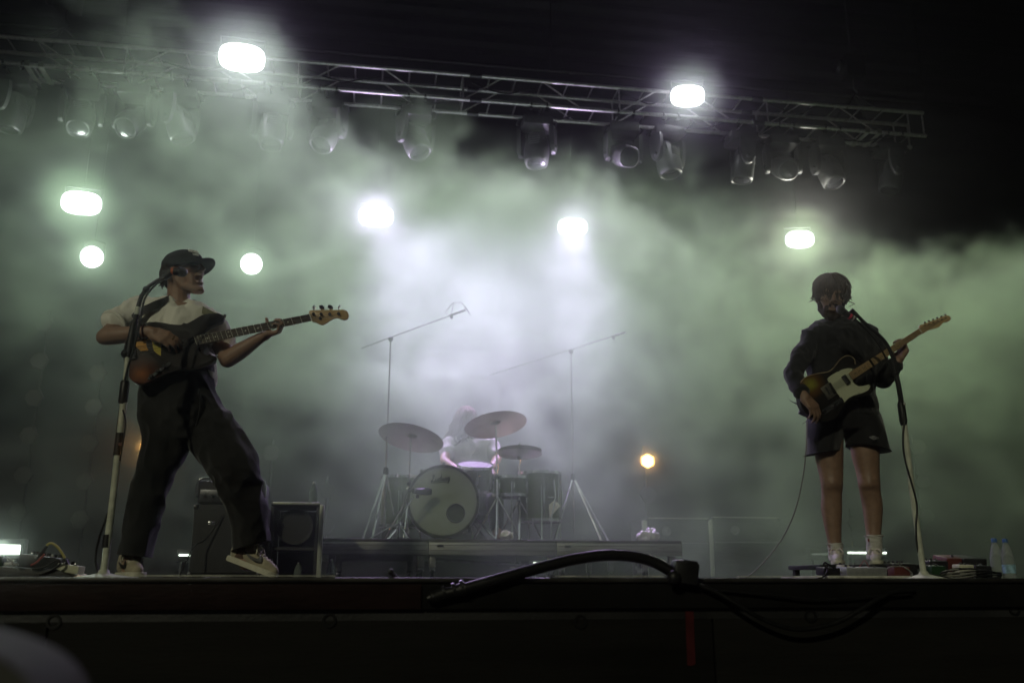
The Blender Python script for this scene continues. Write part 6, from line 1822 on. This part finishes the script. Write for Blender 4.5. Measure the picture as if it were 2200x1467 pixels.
# two dark ply cases right of the riser
M_CASE = mat('dark_birch_ply', (0.040, 0.040, 0.036), rough=0.6, var=0.7, scale=5, bump=0.35, bscale=16, stretch=(0.7, 1, 3.5))
YCs = 8.6
for (x0, x1, yt, lab, ed) in ((1391, 1521, 1113, 'dark plywood case with pale edge, just right of the drum riser', True), (1531, 1673, 1111, 'dark plywood case left of the guitarist legs', True)):
    a, b = P(x0, yt, YCs), P(x1, yt, YCs)
    t = thing('road_case', lab, 'case', ((a.x + b.x) / 2, YCs + 0.3, STAGE), 'dark plywood cases')
    zz = a.z
    obj('shell', MB().box(((a.x + b.x) / 2, YCs + 0.3, (STAGE + zz) / 2), (b.x - a.x, 0.6, zz - STAGE - 0.004), bevel=0.006).mesh(smooth=True), M_CASE, t)
    obj('top_edge', MB().box(((a.x + b.x) / 2, YCs - 0.004, zz + 0.003), (b.x - a.x, 0.014, 0.010), bevel=0.002).mesh(smooth=True), M_PALE, t)
    obj('side_edge', MB().box((a.x - 0.026, YCs + 0.02, (STAGE + zz) / 2 + 0.02), (0.045, 0.05, zz - STAGE - 0.08), bevel=0.006).mesh(smooth=True), M_PALE, t)
    obj('seam', MB().box(((a.x + b.x) / 2, YCs - 0.003, STAGE + (zz - STAGE) * 0.62), (b.x - a.x - 0.02, 0.006, 0.012), bevel=0.002).mesh(smooth=True), M_GREYST, t)
    obj('recess_handle', MB().lathe(((a.x + b.x) / 2 - 0.12, YCs - 0.004, STAGE + (zz - STAGE) * 0.8), [(0.045, 0.004), (0.045, -0.004), (0.03, -0.002), (0.028, 0.0)], 16, (0, 1, 0)).mesh(smooth=True), M_GREYST, t)
    for s in (-1, 1):
        obj('ball_corner', MB().ball(((a.x + b.x) / 2 + s * (b.x - a.x) / 2, YCs + 0.01, zz - 0.005), 0.02, n=6).mesh(smooth='all'), M_STEEL, t)

# small floor things seen under the riser
for px, py, w_, h_, lab in ((710, 1225, 0.05, 0.16, 'small clear jar standing under the left end of the riser'), (640, 1222, 0.05, 0.14, 'small glass standing left of the riser')):
    c = P(px, 1240, 6.7); c.z = STAGE
    bottle(c, h_, w_ / 1.6, lab, M_CHROME, M_GLASS, nm='glass_jar')
t = thing('floor_socket_box', 'small pale lit metal box under the right end of the riser', 'box', (P(1380, 1215, 7.6).x, 7.6, STAGE))
c = P(1380, 1212, 7.6)
obj('box', MB().box((c.x, 7.65, (c.z + STAGE) / 2 + 0.03), (0.085, 0.06, c.z - STAGE + 0.04), bevel=0.006).mesh(smooth=True), M_CHROME, t)
obj('socket', MB().box((c.x, 7.615, c.z - 0.01), (0.04, 0.01, 0.045), bevel=0.004).mesh(smooth=True), M_BLACK, t)

# ================================================================ pedals right
YP = 4.78
def V(px, py, dy=0.0): return P(px, py, YP + dy)
def onf(v, z=STAGE): v = v.copy(); v.z = z; return v
M_GREYP = mat('grey_pedal', (0.30, 0.31, 0.31), rough=0.45, metal=0.4, var=0.2, scale=30)
M_CREAMP = mat('cream_pedal', (0.50, 0.50, 0.36), rough=0.5, var=0.15, scale=30)
M_REDP = mat('red_pedal', (0.085, 0.014, 0.010), rough=0.5, var=0.2, scale=30)
M_GRNP = mat('green_pedal', (0.010, 0.042, 0.014), rough=0.5, var=0.2, scale=30)
M_WBOARD = mat('white_board', (0.46, 0.47, 0.40), rough=0.6, var=0.25, scale=12)
bz = BOARD_Z
def slab(name, lab, x0, x1, zt, m, y0=-0.10, y1=0.35, zb=STAGE, cat='pedalboard'):
    a, b = V(x0, 1220), V(x1, 1220)
    t = thing(name, lab, cat, ((a.x + b.x) / 2, YP + (y0 + y1) / 2, zb))
    obj('top', MB().box(((a.x + b.x) / 2, YP + (y0 + y1) / 2, (zt + zb) / 2), (b.x - a.x, y1 - y0, zt - zb), bevel=0.004).mesh(smooth=True), m, t)
    return t, a.x, b.x
t1, xa1, xb1 = slab('pedalboard', 'low white pedalboard under the guitarist feet', 1748, 1930, STAGE + 0.032, M_WBOARD, -0.12, 0.42)
obj('rail', MB().box(((xa1 + xb1) / 2, YP - 0.125, STAGE + 0.018), (xb1 - xa1 - 0.02, 0.008, 0.022), bevel=0.002).mesh(smooth=True), M_TAPEW, t1)
# shelf that carries the feet
t2 = thing('pedal_riser', 'dark raised pedal shelf the guitarist stands on', 'pedalboard', (V(1840, 1215).x, YP + 0.2, STAGE))
xa, xb = V(1770, 1215).x, V(1990, 1215).x
obj('top', MB().box(((xa + xb) / 2, YP + 0.24, bz - 0.012), (xb - xa, 0.40, 0.024), bevel=0.004).mesh(smooth=True), M_BLACK, t2)
for s in (xa + 0.03, xb - 0.03):
    for yy in (YP + 0.08, YP + 0.40):
        obj('leg', MB().box((s, yy, (STAGE + 0.034 + bz - 0.024) / 2), (0.03, 0.03, bz - 0.026 - STAGE - 0.034)).mesh(), M_BLACK, t2)
def pedal(x0, x1, yt, m, lab, zb, dy=-0.08, dp=0.11, knobs=3, sw=1, tilt=4, name='effects_pedal', jack=True):
    a, b = V(x0, yt, dy), V(x1, yt, dy)
    w = b.x - a.x
    h = max(a.z - zb, 0.025)
    cx = (a.x + b.x) / 2
    t = thing(name, lab, 'pedal', (cx, YP + dy + dp / 2, zb), 'effects pedals')
    rot = Matrix.Rotation(R(tilt), 3, 'X')
    obj('case', MB().box((cx, YP + dy + dp / 2, zb + h / 2), (w, dp, h), rot, bevel=min(0.006, h * 0.2)).mesh(smooth=True), m, t)
    top = zb + h
    for k in range(knobs):
        x = cx + (k - (knobs - 1) / 2) * w * 0.8 / max(knobs, 1)
        obj('knob', MB().lathe((x, YP + dy + dp * 0.75, top), [(0.008, -0.004), (0.008, 0.010), (0.006, 0.013)], 12).mesh(smooth=True), M_BLACK, t)
    for k in range(sw):
        x = cx + (k - (sw - 1) / 2) * w * 0.5
        obj('foot_switch', MB().lathe((x, YP + dy + dp * 0.22, top - 0.004), [(0.009, 0), (0.009, 0.006), (0.006, 0.008), (0.006, 0.014)], 10).mesh(smooth=True), M_CHROME, t)
    if jack:
        obj('jack', MB().tube([(cx + w / 2 + 0.002, YP + dy + dp / 2, zb + h * 0.5), (cx + w / 2 + 0.03, YP + dy + dp / 2, zb + h * 0.5)], 0.007, 8).mesh(smooth=True), M_CHROME, t)
    return t
pb = STAGE + 0.033
pedal(1770, 1805, 1218, M_BLACK, 'small dark pedal at the left end of the white pedalboard', pb, -0.10, 0.10, 1, 1)
pedal(1818, 1905, 1217, M_GREYP, 'wide grey pedal in front of the guitarist feet', pb, -0.11, 0.12, 4, 2)
pedal(1808, 1826, 1213, M_CREAMP, 'cream pedal tucked left of the wide grey pedal', pb, -0.02, 0.08, 1, 1)
pedal(1908, 1968, 1209, M_BLACK, 'dark pedal with many knobs left of the right stand', STAGE, 0.02, 0.12, 5, 1)
pedal(1920, 1955, 1216, M_REDP, 'small red pedal low beside the right stand base', STAGE, -0.10, 0.07, 0, 1)
pedal(2000, 2032, 1214, M_GRNP, 'green pedal just right of the right stand', STAGE, -0.02, 0.09, 2, 1)
pedal(1996, 2036, 1203, M_BLACK, 'dark pedal with tall knobs behind the green pedal', STAGE, 0.10, 0.10, 3, 1)
pedal(2032, 2072, 1194, M_REDP, 'red wedge pedal right of the right stand', STAGE + 0.03, 0.14, 0.14, 0, 1, 10)
pedal(2068, 2118, 1194, M_BLACK, 'black treadle pedal right of the red wedge', STAGE + 0.02, 0.12, 0.20, 0, 0, 8)
pedal(2060, 2092, 1212, M_CREAMP, 'small cream pedal among the coiled cables', STAGE, 0.0, 0.07, 1, 1)
pedal(2095, 2130, 1213, M_BLACK, 'dark pedal left of the water bottles', STAGE, 0.02, 0.12, 2, 1)
# power lead curling at the left end
cb = spline([V(1800, 1224, -0.12), V(1780, 1212, -0.12), V(1772, 1208, -0.12), V(1770, 1214, -0.12), V(1778, 1222, -0.13), V(1772, 1236, -0.14), V(1756, 1243, -0.16)], 6)
tag(obj('power_lead', MB().tube(cb, 0.005, 6).mesh(smooth='all'), M_RUB), 'black lead curling over the left end of the white pedalboard', 'cable')
# patch leads and coils of cable
rnd = random.Random(4)
def lead(x0, x1, h, lab, m, r=0.0035, dy=-0.10, nm='patch_cable'):
    n = 7
    pts = []
    for i in range(n):
        f = i / (n - 1)
        pts.append(V(x0 + (x1 - x0) * f, 1234 - h * math.sin(math.pi * f) - rnd.uniform(0, 5), dy + rnd.uniform(-0.02, 0.02)))
    tag(obj(nm, MB().tube(spline(pts, 5), r, 6).mesh(smooth='all'), m), lab, 'cable', 'loose cables among the pedals')
M_CGREY = mat('grey_lead', (0.20, 0.20, 0.17), rough=0.5)
M_CRED = mat('red_lead', (0.30, 0.05, 0.04), rough=0.5)
lead(1840, 1872, 26, 'thin red lead looping over the wide grey pedal', M_CRED, 0.002, -0.05)
lead(1895, 1960, 16, 'pale lead lying right of the wide grey pedal', M_CGREY, 0.004)
lead(2020, 2120, 10, 'dark lead lying right of the right stand base', M_RUB, 0.005, -0.06)
for k, (px, rr, lab) in enumerate(((2060, 0.085, 'coil of grey cable lying right of the right stand base'), (2090, 0.10, 'coil of black cable in front of the treadle pedal'), (2120, 0.075, 'coil of black cable lying against the water bottles'))):
    c = onf(V(px, 1236, -0.05 + 0.03 * k))
    pts = []
    for i in range(90):
        a = i * 0.33
        pts.append(c + Vector((math.cos(a) * rr * (1 + 0.10 * math.sin(i * 0.7)), math.sin(a) * rr * 0.8, 0.008 + 0.0006 * i + 0.008 * math.sin(a * 1.1 + k))))
    tag(obj('cable_coil', MB().tube(pts, 0.0042, 6).mesh(smooth='all'), (M_CGREY, M_RUB, M_RUB)[k]), lab, 'cable', 'coils of cable by the pedals')
c = onf(V(2146, 1238, 0.02)); bottle(c, (V(2146, 1156, .02).z - STAGE), 0.036, 'clear water bottle with blue cap, the left one of the pair', M_BLUE, M_PET, 'pair of water bottles')
c = onf(V(2170, 1238, -0.04)); bottle(c, (V(2170, 1157, -.04).z - STAGE), 0.034, 'clear water bottle with blue cap and blue label, the right one of the pair', M_BLUE, M_PET, 'pair of water bottles', wrap=M_WRAP)
# guitar lead falling from the guitar to the floor
cb = spline([S(1734, 905, 0.02), S(1733, 930, 0.0), S(1732, 965, -0.02), G(1726, 1020, -0.18), G(1712, 1085, -0.10), G(1690, 1140, 0.0), G(1660, 1185, 0.1), G(1620, 1228, 0.2), G(1590, 1246, 0.3)], 6)
cb[-1].z = STAGE + 0.006
tag(obj('guitar_cable', MB().tube(cb, 0.0035, 7).mesh(smooth='all'), M_CGREY), 'thin cable falling in a curve from the guitar to the stage floor', 'cable')
t = thing('wireless_pack', 'small dark pack with wire aerials at the guitarist hip', 'radio pack', S(1725, 880, 0.1))
obj('case', MB().box(S(1726, 882, 0.07), (0.045, 0.02, 0.06), Matrix.Rotation(R(25), 3, 'Y'), bevel=0.006).mesh(smooth=True), M_BLACK, t)
for a, b in (((1722, 874), (1697, 860)), ((1715, 868), (1706, 864)), ((1718, 872), (1712, 862)), ((1732, 905), (1724, 911)), ((1735, 908), (1732, 918))):
    obj('wire', MB().tube([S(*a, 0.07), S(*b, 0.06)], 0.0016, 5).mesh(), M_CHROME, t)

# ================================================================ pedals left
YL = 4.35
def U(px, py, dy=0.0): return P(px, py, YL + dy)
t = thing('pedalboard', 'black sloping pedalboard at the left edge of the stage', 'pedalboard', (U(80, 1240).x, YL, STAGE))
prof = [onf(U(-60, 1240, 0)), onf(U(176, 1240, 0)), U(120, 1222, 0), U(-60, 1212, 0)]
obj('frame', MB().prism(prof, (0, 0.32, 0), bevel=0.004).mesh(smooth=True), M_BLACK, t)
def lped(x0, x1, yt, yb, m, lab, dy, dp, rotz=0, knobs=3):
    a, b = U(x0, yt, dy), U(x1, yt, dy)
    zb = U(x0, yb, dy).z
    cx = (a.x + b.x) / 2; w = b.x - a.x; h = a.z - zb
    t = thing('effects_pedal', lab, 'pedal', (cx, YL + dy, zb), 'effects pedals')
    rot = Matrix.Rotation(R(rotz), 3, 'Y')
    obj('case', MB().box((cx, YL + dy + dp / 2, zb + h / 2), (w, dp, h), rot, bevel=0.005).mesh(smooth=True), m, t)
    for k in range(knobs):
        p = Vector((cx, YL + dy + dp * 0.6, zb + h / 2)) + rot @ Vector(((k - (knobs - 1) / 2) * w * 0.85 / max(1, knobs), 0, h / 2))
        ax = rot @ Vector((0, 0, 1))
        obj('knob', MB().lathe(p, [(0.010, -0.004), (0.010, 0.012), (0.008, 0.015)], 12, ax).mesh(smooth=True), M_BLACK, t)
    for k in range(2):
        p = Vector((cx, YL + dy + dp * 0.2, zb + h / 2)) + rot @ Vector(((k - 0.5) * w * 0.5, 0, h / 2))
        obj('foot_switch', MB().lathe(p, [(0.008, -0.003), (0.008, 0.008), (0.005, 0.014)], 10, rot @ Vector((0, 0, 1))).mesh(smooth=True), M_CHROME, t)
lped(40, 128, 1193, 1222, M_BLACK, 'large black pedal with knobs on the left pedalboard', 0.06, 0.14, 7, 6)
lped(-30, 6, 1198, 1216, M_GRNP, 'green pedal cut by the left picture edge', 0.06, 0.1, 0, 2)
lped(8, 34, 1207, 1217, M_GREYP, 'small grey pedal left of the large black pedal', 0.05, 0.08, 0, 2)
lped(122, 170, 1212, 1230, M_CREAMP, 'cream pedal on the lower end of the left pedalboard', 0.02, 0.10, 9, 1)
cb = spline([U(80, 1200, 0.03), U(92, 1184, 0.03), U(102, 1170, 0.03), U(112, 1167, 0.03), U(124, 1175, 0.03), U(136, 1192, 0.03), U(143, 1206, 0.03), U(147, 1216, 0.03)], 6)
t = thing('patch_cable', 'yellow patch cable arching between two pedals at the left', 'cable', U(110, 1170))
obj('lead', MB().tube(cb, 0.0055, 8).mesh(smooth='all'), mat('yellow_lead', (0.42, 0.36, 0.08), rough=0.5), t)
obj('plug', MB().tube([U(80, 1200, 0.03), U(88, 1190, 0.03), U(101, 1172, 0.03)], 0.008, 8).mesh(smooth=True), M_STEEL, t)
obj('plug', MB().tube([U(139, 1199, 0.03), U(147, 1216, 0.03)], 0.008, 8).mesh(smooth=True), M_STEEL, t)
for k, (pts, m, lab) in enumerate((
    ([(70, 1222), (95, 1218), (115, 1206), (128, 1203), (128, 1212), (110, 1224), (85, 1234)], M_RUB, 'black cable looping over the left pedalboard'),
    ([(66, 1214), (78, 1208), (86, 1200), (96, 1190)], M_CRED, 'short red lead beside the large black pedal'),
    ([(14, 1196), (24, 1203), (30, 1212), (40, 1212)], M_CGREY, 'grey lead looping at the left end of the pedalboard'))):
    tag(obj('patch_cable', MB().tube(spline([U(a, b, -0.01 - 0.01 * k) for a, b in pts], 6), 0.0048, 6).mesh(smooth='all'), m), lab, 'cable')

# ================================================================ at the very edge
YF = 2.86
def F(px, py, dy=0.0): return P(px, py, YF + dy)
t = thing('thick_cable', 'thick black cable arching up over the front edge of the stage', 'cable', F(1250, 1250))
obj('cable', MB().tube(spline([F(925, 1284, 0.0), F(985, 1268, 0.0), F(1060, 1247, 0.0), F(1150, 1222, 0.01), F(1240, 1200, 0.02), F(1320, 1192, 0.02), F(1390, 1202, 0.02), F(1440, 1226, 0.01), F(1468, 1250, 0.0)], 7), 0.0180, 14).mesh(smooth='all'), M_RUB, t)
obj('plug_body', MB().tube([F(918, 1286), F(940, 1278), F(975, 1271), F(1000, 1264)], [0.012, 0.017, 0.019, 0.024], 12).mesh(smooth=True), M_RUB, t)
for x, y in ((950, 1274), (972, 1268), (990, 1262)):
    obj('collar', MB().tube([F(x, y), F(x + 6, y - 1.5)], 0.0225, 12).mesh(smooth=True), M_STEEL, t)
t = thing('cable_connector', 'boxy black connector block at the end of the arching cable', 'connector', F(1468, 1232))
obj('block', MB().box(F(1470, 1230), (0.082, 0.06, 0.072), Matrix.Rotation(R(9), 3, 'Y'), bevel=0.010).mesh(smooth=True), M_BLACK, t)
obj('knob', MB().ball(F(1448, 1240, -0.03), (0.022, 0.02, 0.022), None, 8).mesh(smooth='all'), M_BLACK, t)
obj('latch', MB().box(F(1478, 1208), (0.05, 0.05, 0.014), Matrix.Rotation(R(9), 3, 'Y'), bevel=0.004).mesh(smooth=True), M_STEEL, t)
cb = spline([F(1490, 1252, 0.0), F(1540, 1272, -0.01), F(1580, 1295, -0.02), F(1630, 1325, -0.02), F(1690, 1348, -0.02), F(1740, 1350, -0.02), F(1800, 1335, -0.02), F(1850, 1308, -0.02), F(1890, 1284, -0.01), F(1925, 1270, 0.0), F(1965, 1268, 0.01)], 6)
tag(obj('hanging_cable', MB().tube(cb, 0.0075, 10).mesh(smooth='all'), M_RUB), 'black cable sagging in front of the stage at the right', 'cable')
cb = spline([F(1500, 1264, 0.01), F(1600, 1273, 0.005), F(1680, 1280, 0.0), F(1742, 1287, 0.0), F(1830, 1284, 0.0), F(1960, 1276, 0.005)], 6)
tag(obj('edge_cable', MB().tube(cb, 0.0040, 8).mesh(smooth='all'), M_RUB), 'thin cable running along the stage edge above the sagging one', 'cable')
t = thing('small_clamp', 'small black clamp standing up from the stage edge', 'clamp', F(850, 1245))
obj('arm', MB().tube([F(858, 1250, 0.06), F(850, 1240, 0.06), F(841, 1229, 0.06)], [0.012, 0.008, 0.006], 8).mesh(smooth=True), M_BLACK, t)
obj('tip', MB().ball(F(840, 1228, 0.06), 0.010, n=6).mesh(smooth='all'), M_BLACK, t)
# pale panel close to the lens at the lower left
YN = 0.62
mb = Blob()
N = lambda px, py, dy=0.0: P(px, py, YN + dy)
M_PANEL = mat('pale_grey_plastic', (0.055, 0.055, 0.050), rough=0.8, spec=0.2, var=0.1, scale=6)
t = thing('barrier_panel', 'pale grey rounded panel, blurred, close in the lower left corner', 'barrier', (N(0, 1400).x - 0.05, YN, 0))
out = spline([N(-280, 1352), N(-140, 1364), N(-60, 1386), N(0, 1412), N(50, 1448), N(85, 1500), N(100, 1570)], 4)
low = [Vector((out[-1].x, YN, 0.0)), Vector((out[0].x, YN, 0.0))]
obj('panel', MB().prism(out + low, (0, 0.10, 0), bevel=0.015, seg=3).mesh(smooth=True, angle=50), M_PANEL, t)
obj('foot', MB().box(((out[0].x + out[-1].x) / 2, YN + 0.05, 0.015), (0.30, 0.40, 0.03), bevel=0.006).mesh(smooth=True), M_STEEL, t)

# ================================================================ air: even haze, and the drifting smoke
hz = MB().box((0.5, 5.2, 4.5), (24, 22.0, 11.0)).mesh()
HZ = obj('haze', hz, None)
tag(HZ, kind='stuff', label='thin even stage haze hanging over the whole stage')
hm = bpy.data.materials.new('haze_air')
hm.use_nodes = True
hm.node_tree.nodes.clear()
_o = hm.node_tree.nodes.new('ShaderNodeOutputMaterial')
_s = []
for _d, _g in HAZE:
    _v = hm.node_tree.nodes.new('ShaderNodeVolumePrincipled')
    _v.inputs['Color'].default_value = HAZE_COL
    _v.inputs['Density'].default_value = _d
    _v.inputs['Anisotropy'].default_value = _g
    _s.append(_v)
_a = hm.node_tree.nodes.new('ShaderNodeAddShader')
for _k in (0, 1): hm.node_tree.links.new(_s[_k].outputs[0], _a.inputs[_k])
hm.node_tree.links.new(_a.outputs[0], _o.inputs['Volume'])
hz.materials.append(hm)

class GN:
    """small helper for writing field maths in geometry nodes"""
    def __init__(s, nt): s.nt = nt
    def m(s, op, a, b=None, c=None):
        n = s.nt.nodes.new('ShaderNodeMath')
        n.operation = op
        for i, v in enumerate((a, b, c)):
            if v is None: continue
            if isinstance(v, (int, float)): n.inputs[i].default_value = v
            else: s.nt.links.new(v, n.inputs[i])
        return n.outputs[0]
    def step(s, v, a, b, lo=0.0, hi=1.0):
        n = s.nt.nodes.new('ShaderNodeMapRange')
        n.interpolation_type = 'SMOOTHSTEP'
        s.nt.links.new(v, n.inputs['Value'])
        for k, x in zip(('From Min', 'From Max', 'To Min', 'To Max'), (a, b, lo, hi)):
            if isinstance(x, (int, float)): n.inputs[k].default_value = x
            else: s.nt.links.new(x, n.inputs[k])
        return n.outputs[0]
    def curve(s, v, pts):
        """piecewise linear map through (x, y) points"""
        n = s.nt.nodes.new('ShaderNodeFloatCurve')
        x0, x1 = pts[0][0], pts[-1][0]
        ys = [p[1] for p in pts]; y0, y1 = min(ys), max(ys)
        c = n.mapping.curves[0]
        while len(c.points) < len(pts): c.points.new(0.5, 0.5)
        for p, (x, y) in zip(c.points, pts):
            p.location = ((x - x0) / (x1 - x0), (y - y0) / (y1 - y0 + 1e-9))
            p.handle_type = 'AUTO'
        n.mapping.update()
        u = s.step(v, x0, x1)
        u.node.interpolation_type = 'LINEAR'
        s.nt.links.new(u, n.inputs['Value'])
        r = s.step(n.outputs[0], 0, 1, y0, y1)
        r.node.interpolation_type = 'LINEAR'
        return r
    def noise(s, vec, scale, detail=4, rough=0.55, dist=0.0, lac=2.0):
        n = s.nt.nodes.new('ShaderNodeTexNoise')
        n.inputs['Scale'].default_value = scale
        n.inputs['Detail'].default_value = detail
        n.inputs['Roughness'].default_value = rough
        n.inputs['Lacunarity'].default_value = lac
        n.inputs['Distortion'].default_value = dist
        s.nt.links.new(vec, n.inputs['Vector'])
        return n.outputs[0]

ng = bpy.data.node_groups.new('smoke_field', 'GeometryNodeTree')
ng.interface.new_socket('Geometry', in_out='OUTPUT', socket_type='NodeSocketGeometry')
g = GN(ng)
pos = ng.nodes.new('GeometryNodeInputPosition').outputs[0]
sx = ng.nodes.new('ShaderNodeSeparateXYZ')
ng.links.new(pos, sx.inputs[0])
X, Y, Z = sx.outputs
mp = ng.nodes.new('ShaderNodeVectorMath'); mp.operation = 'MULTIPLY'
ng.links.new(pos, mp.inputs[0]); mp.inputs[1].default_value = (1.0, 0.9, 1.15)
q = mp.outputs[0]
n_big = g.noise(q, 0.38, 2, 0.5)
n_mid = g.noise(q, 1.15, 7, 0.64, 0.9)
n_fine = g.noise(q, 2.3, 5, 0.66, 0.8)
ztop = g.curve(X, SMOKE_TOP)
zt = g.m('ADD', ztop, g.m('MULTIPLY', g.m('SUBTRACT', n_mid, 0.5), 2.2))
zt = g.m('ADD', zt, g.m('MULTIPLY', g.m('SUBTRACT', n_fine, 0.5), 1.1))
zt = g.m('SUBTRACT', zt, g.m('MULTIPLY', g.m('MAXIMUM', g.m('SUBTRACT', 9.2, Y), 0.0), 0.28))
top = g.step(g.m('SUBTRACT', zt, Z), 0.0, 0.40)
low = g.curve(Z, SMOKE_Z)
side = g.curve(X, SMOKE_X)
dep = g.curve(Y, SMOKE_Y)
body = g.m('ADD', 0.36, g.m('ADD', g.m('MULTIPLY', g.step(n_mid, 0.42, 0.64), 0.85), g.m('MULTIPLY', g.step(n_big, 0.42, 0.60), 0.18)))
body = g.m('MULTIPLY', body, g.step(n_fine, 0.38, 0.62, 0.25, 1.7))
cv = ng.nodes.new('ShaderNodeVectorMath'); cv.operation = 'SUBTRACT'
ng.links.new(pos, cv.inputs[0]); cv.inputs[1].default_value = (1.05, 7.4, 4.25)
cs = ng.nodes.new('ShaderNodeVectorMath'); cs.operation = 'MULTIPLY'
ng.links.new(cv.outputs[0], cs.inputs[0]); cs.inputs[1].default_value = (0.50, 0.55, 0.72)
cl = ng.nodes.new('ShaderNodeVectorMath'); cl.operation = 'LENGTH'
ng.links.new(cs.outputs[0], cl.inputs[0])
core = g.step(cl.outputs['Value'], 0.1, 1.15, 1.0, 0.0)
mixn = ng.nodes.new('ShaderNodeMix'); mixn.data_type = 'FLOAT'
ng.links.new(g.m('MULTIPLY', core, 0.85), mixn.inputs[0]); ng.links.new(body, mixn.inputs[2]); mixn.inputs[3].default_value = 1.15
body = mixn.outputs[0]
den = g.m('MULTIPLY', g.m('MULTIPLY', top, low), g.m('MULTIPLY', g.m('MULTIPLY', side, dep), body))
den = g.m('MAXIMUM', g.m('SUBTRACT', den, 0.01), 0.0)
for pc, pr in zip(BLOOM_PUFFS, BLOOM_PUFF_R):
    dv = ng.nodes.new('ShaderNodeVectorMath'); dv.operation = 'DISTANCE'
    ng.links.new(pos, dv.inputs[0]); dv.inputs[1].default_value = pc
    den = g.m('ADD', den, g.step(dv.outputs['Value'], 0.0, pr, BLOOM_PUFF_D, 0.0))
vc = ng.nodes.new('GeometryNodeVolumeCube')
ng.links.new(den, vc.inputs['Density'])
vc.inputs['Min'].default_value = SMOKE_MIN
vc.inputs['Max'].default_value = SMOKE_MAX
VOX = 0.07
for ax, k in enumerate(('Resolution X', 'Resolution Y', 'Resolution Z')):
    vc.inputs[k].default_value = int((SMOKE_MAX[ax] - SMOKE_MIN[ax]) / VOX)
sm = ng.nodes.new('GeometryNodeSetMaterial')
ng.links.new(vc.outputs[0], sm.inputs['Geometry'])
go = ng.nodes.new('NodeGroupOutput')
ng.links.new(sm.outputs[0], go.inputs[0])
smk = bpy.data.materials.new('stage_smoke')
smk.use_nodes = True
smk.node_tree.nodes.clear()
_o = smk.node_tree.nodes.new('ShaderNodeOutputMaterial')
_v = smk.node_tree.nodes.new('ShaderNodeVolumePrincipled')
_v.inputs['Color'].default_value = SMOKE_COL
_v.inputs['Density'].default_value = SMOKE_DENSITY
_v.inputs['Density Attribute'].default_value = 'density'
_v.inputs['Anisotropy'].default_value = SMOKE_G
smk.node_tree.links.new(_v.outputs[0], _o.inputs['Volume'])
smk.cycles.volume_step_rate = 2.0 if hasattr(smk.cycles, 'volume_step_rate') else 1
sm.inputs['Material'].default_value = smk
me = bpy.data.meshes.new('smoke')
SMK = bpy.data.objects.new('smoke', me)
COL.objects.link(SMK)
me.materials.append(smk)
md = SMK.modifiers.new('smoke', 'NODES')
md.node_group = ng
tag(SMK, kind='stuff', label='pale billowing smoke drifting across the back of the stage')
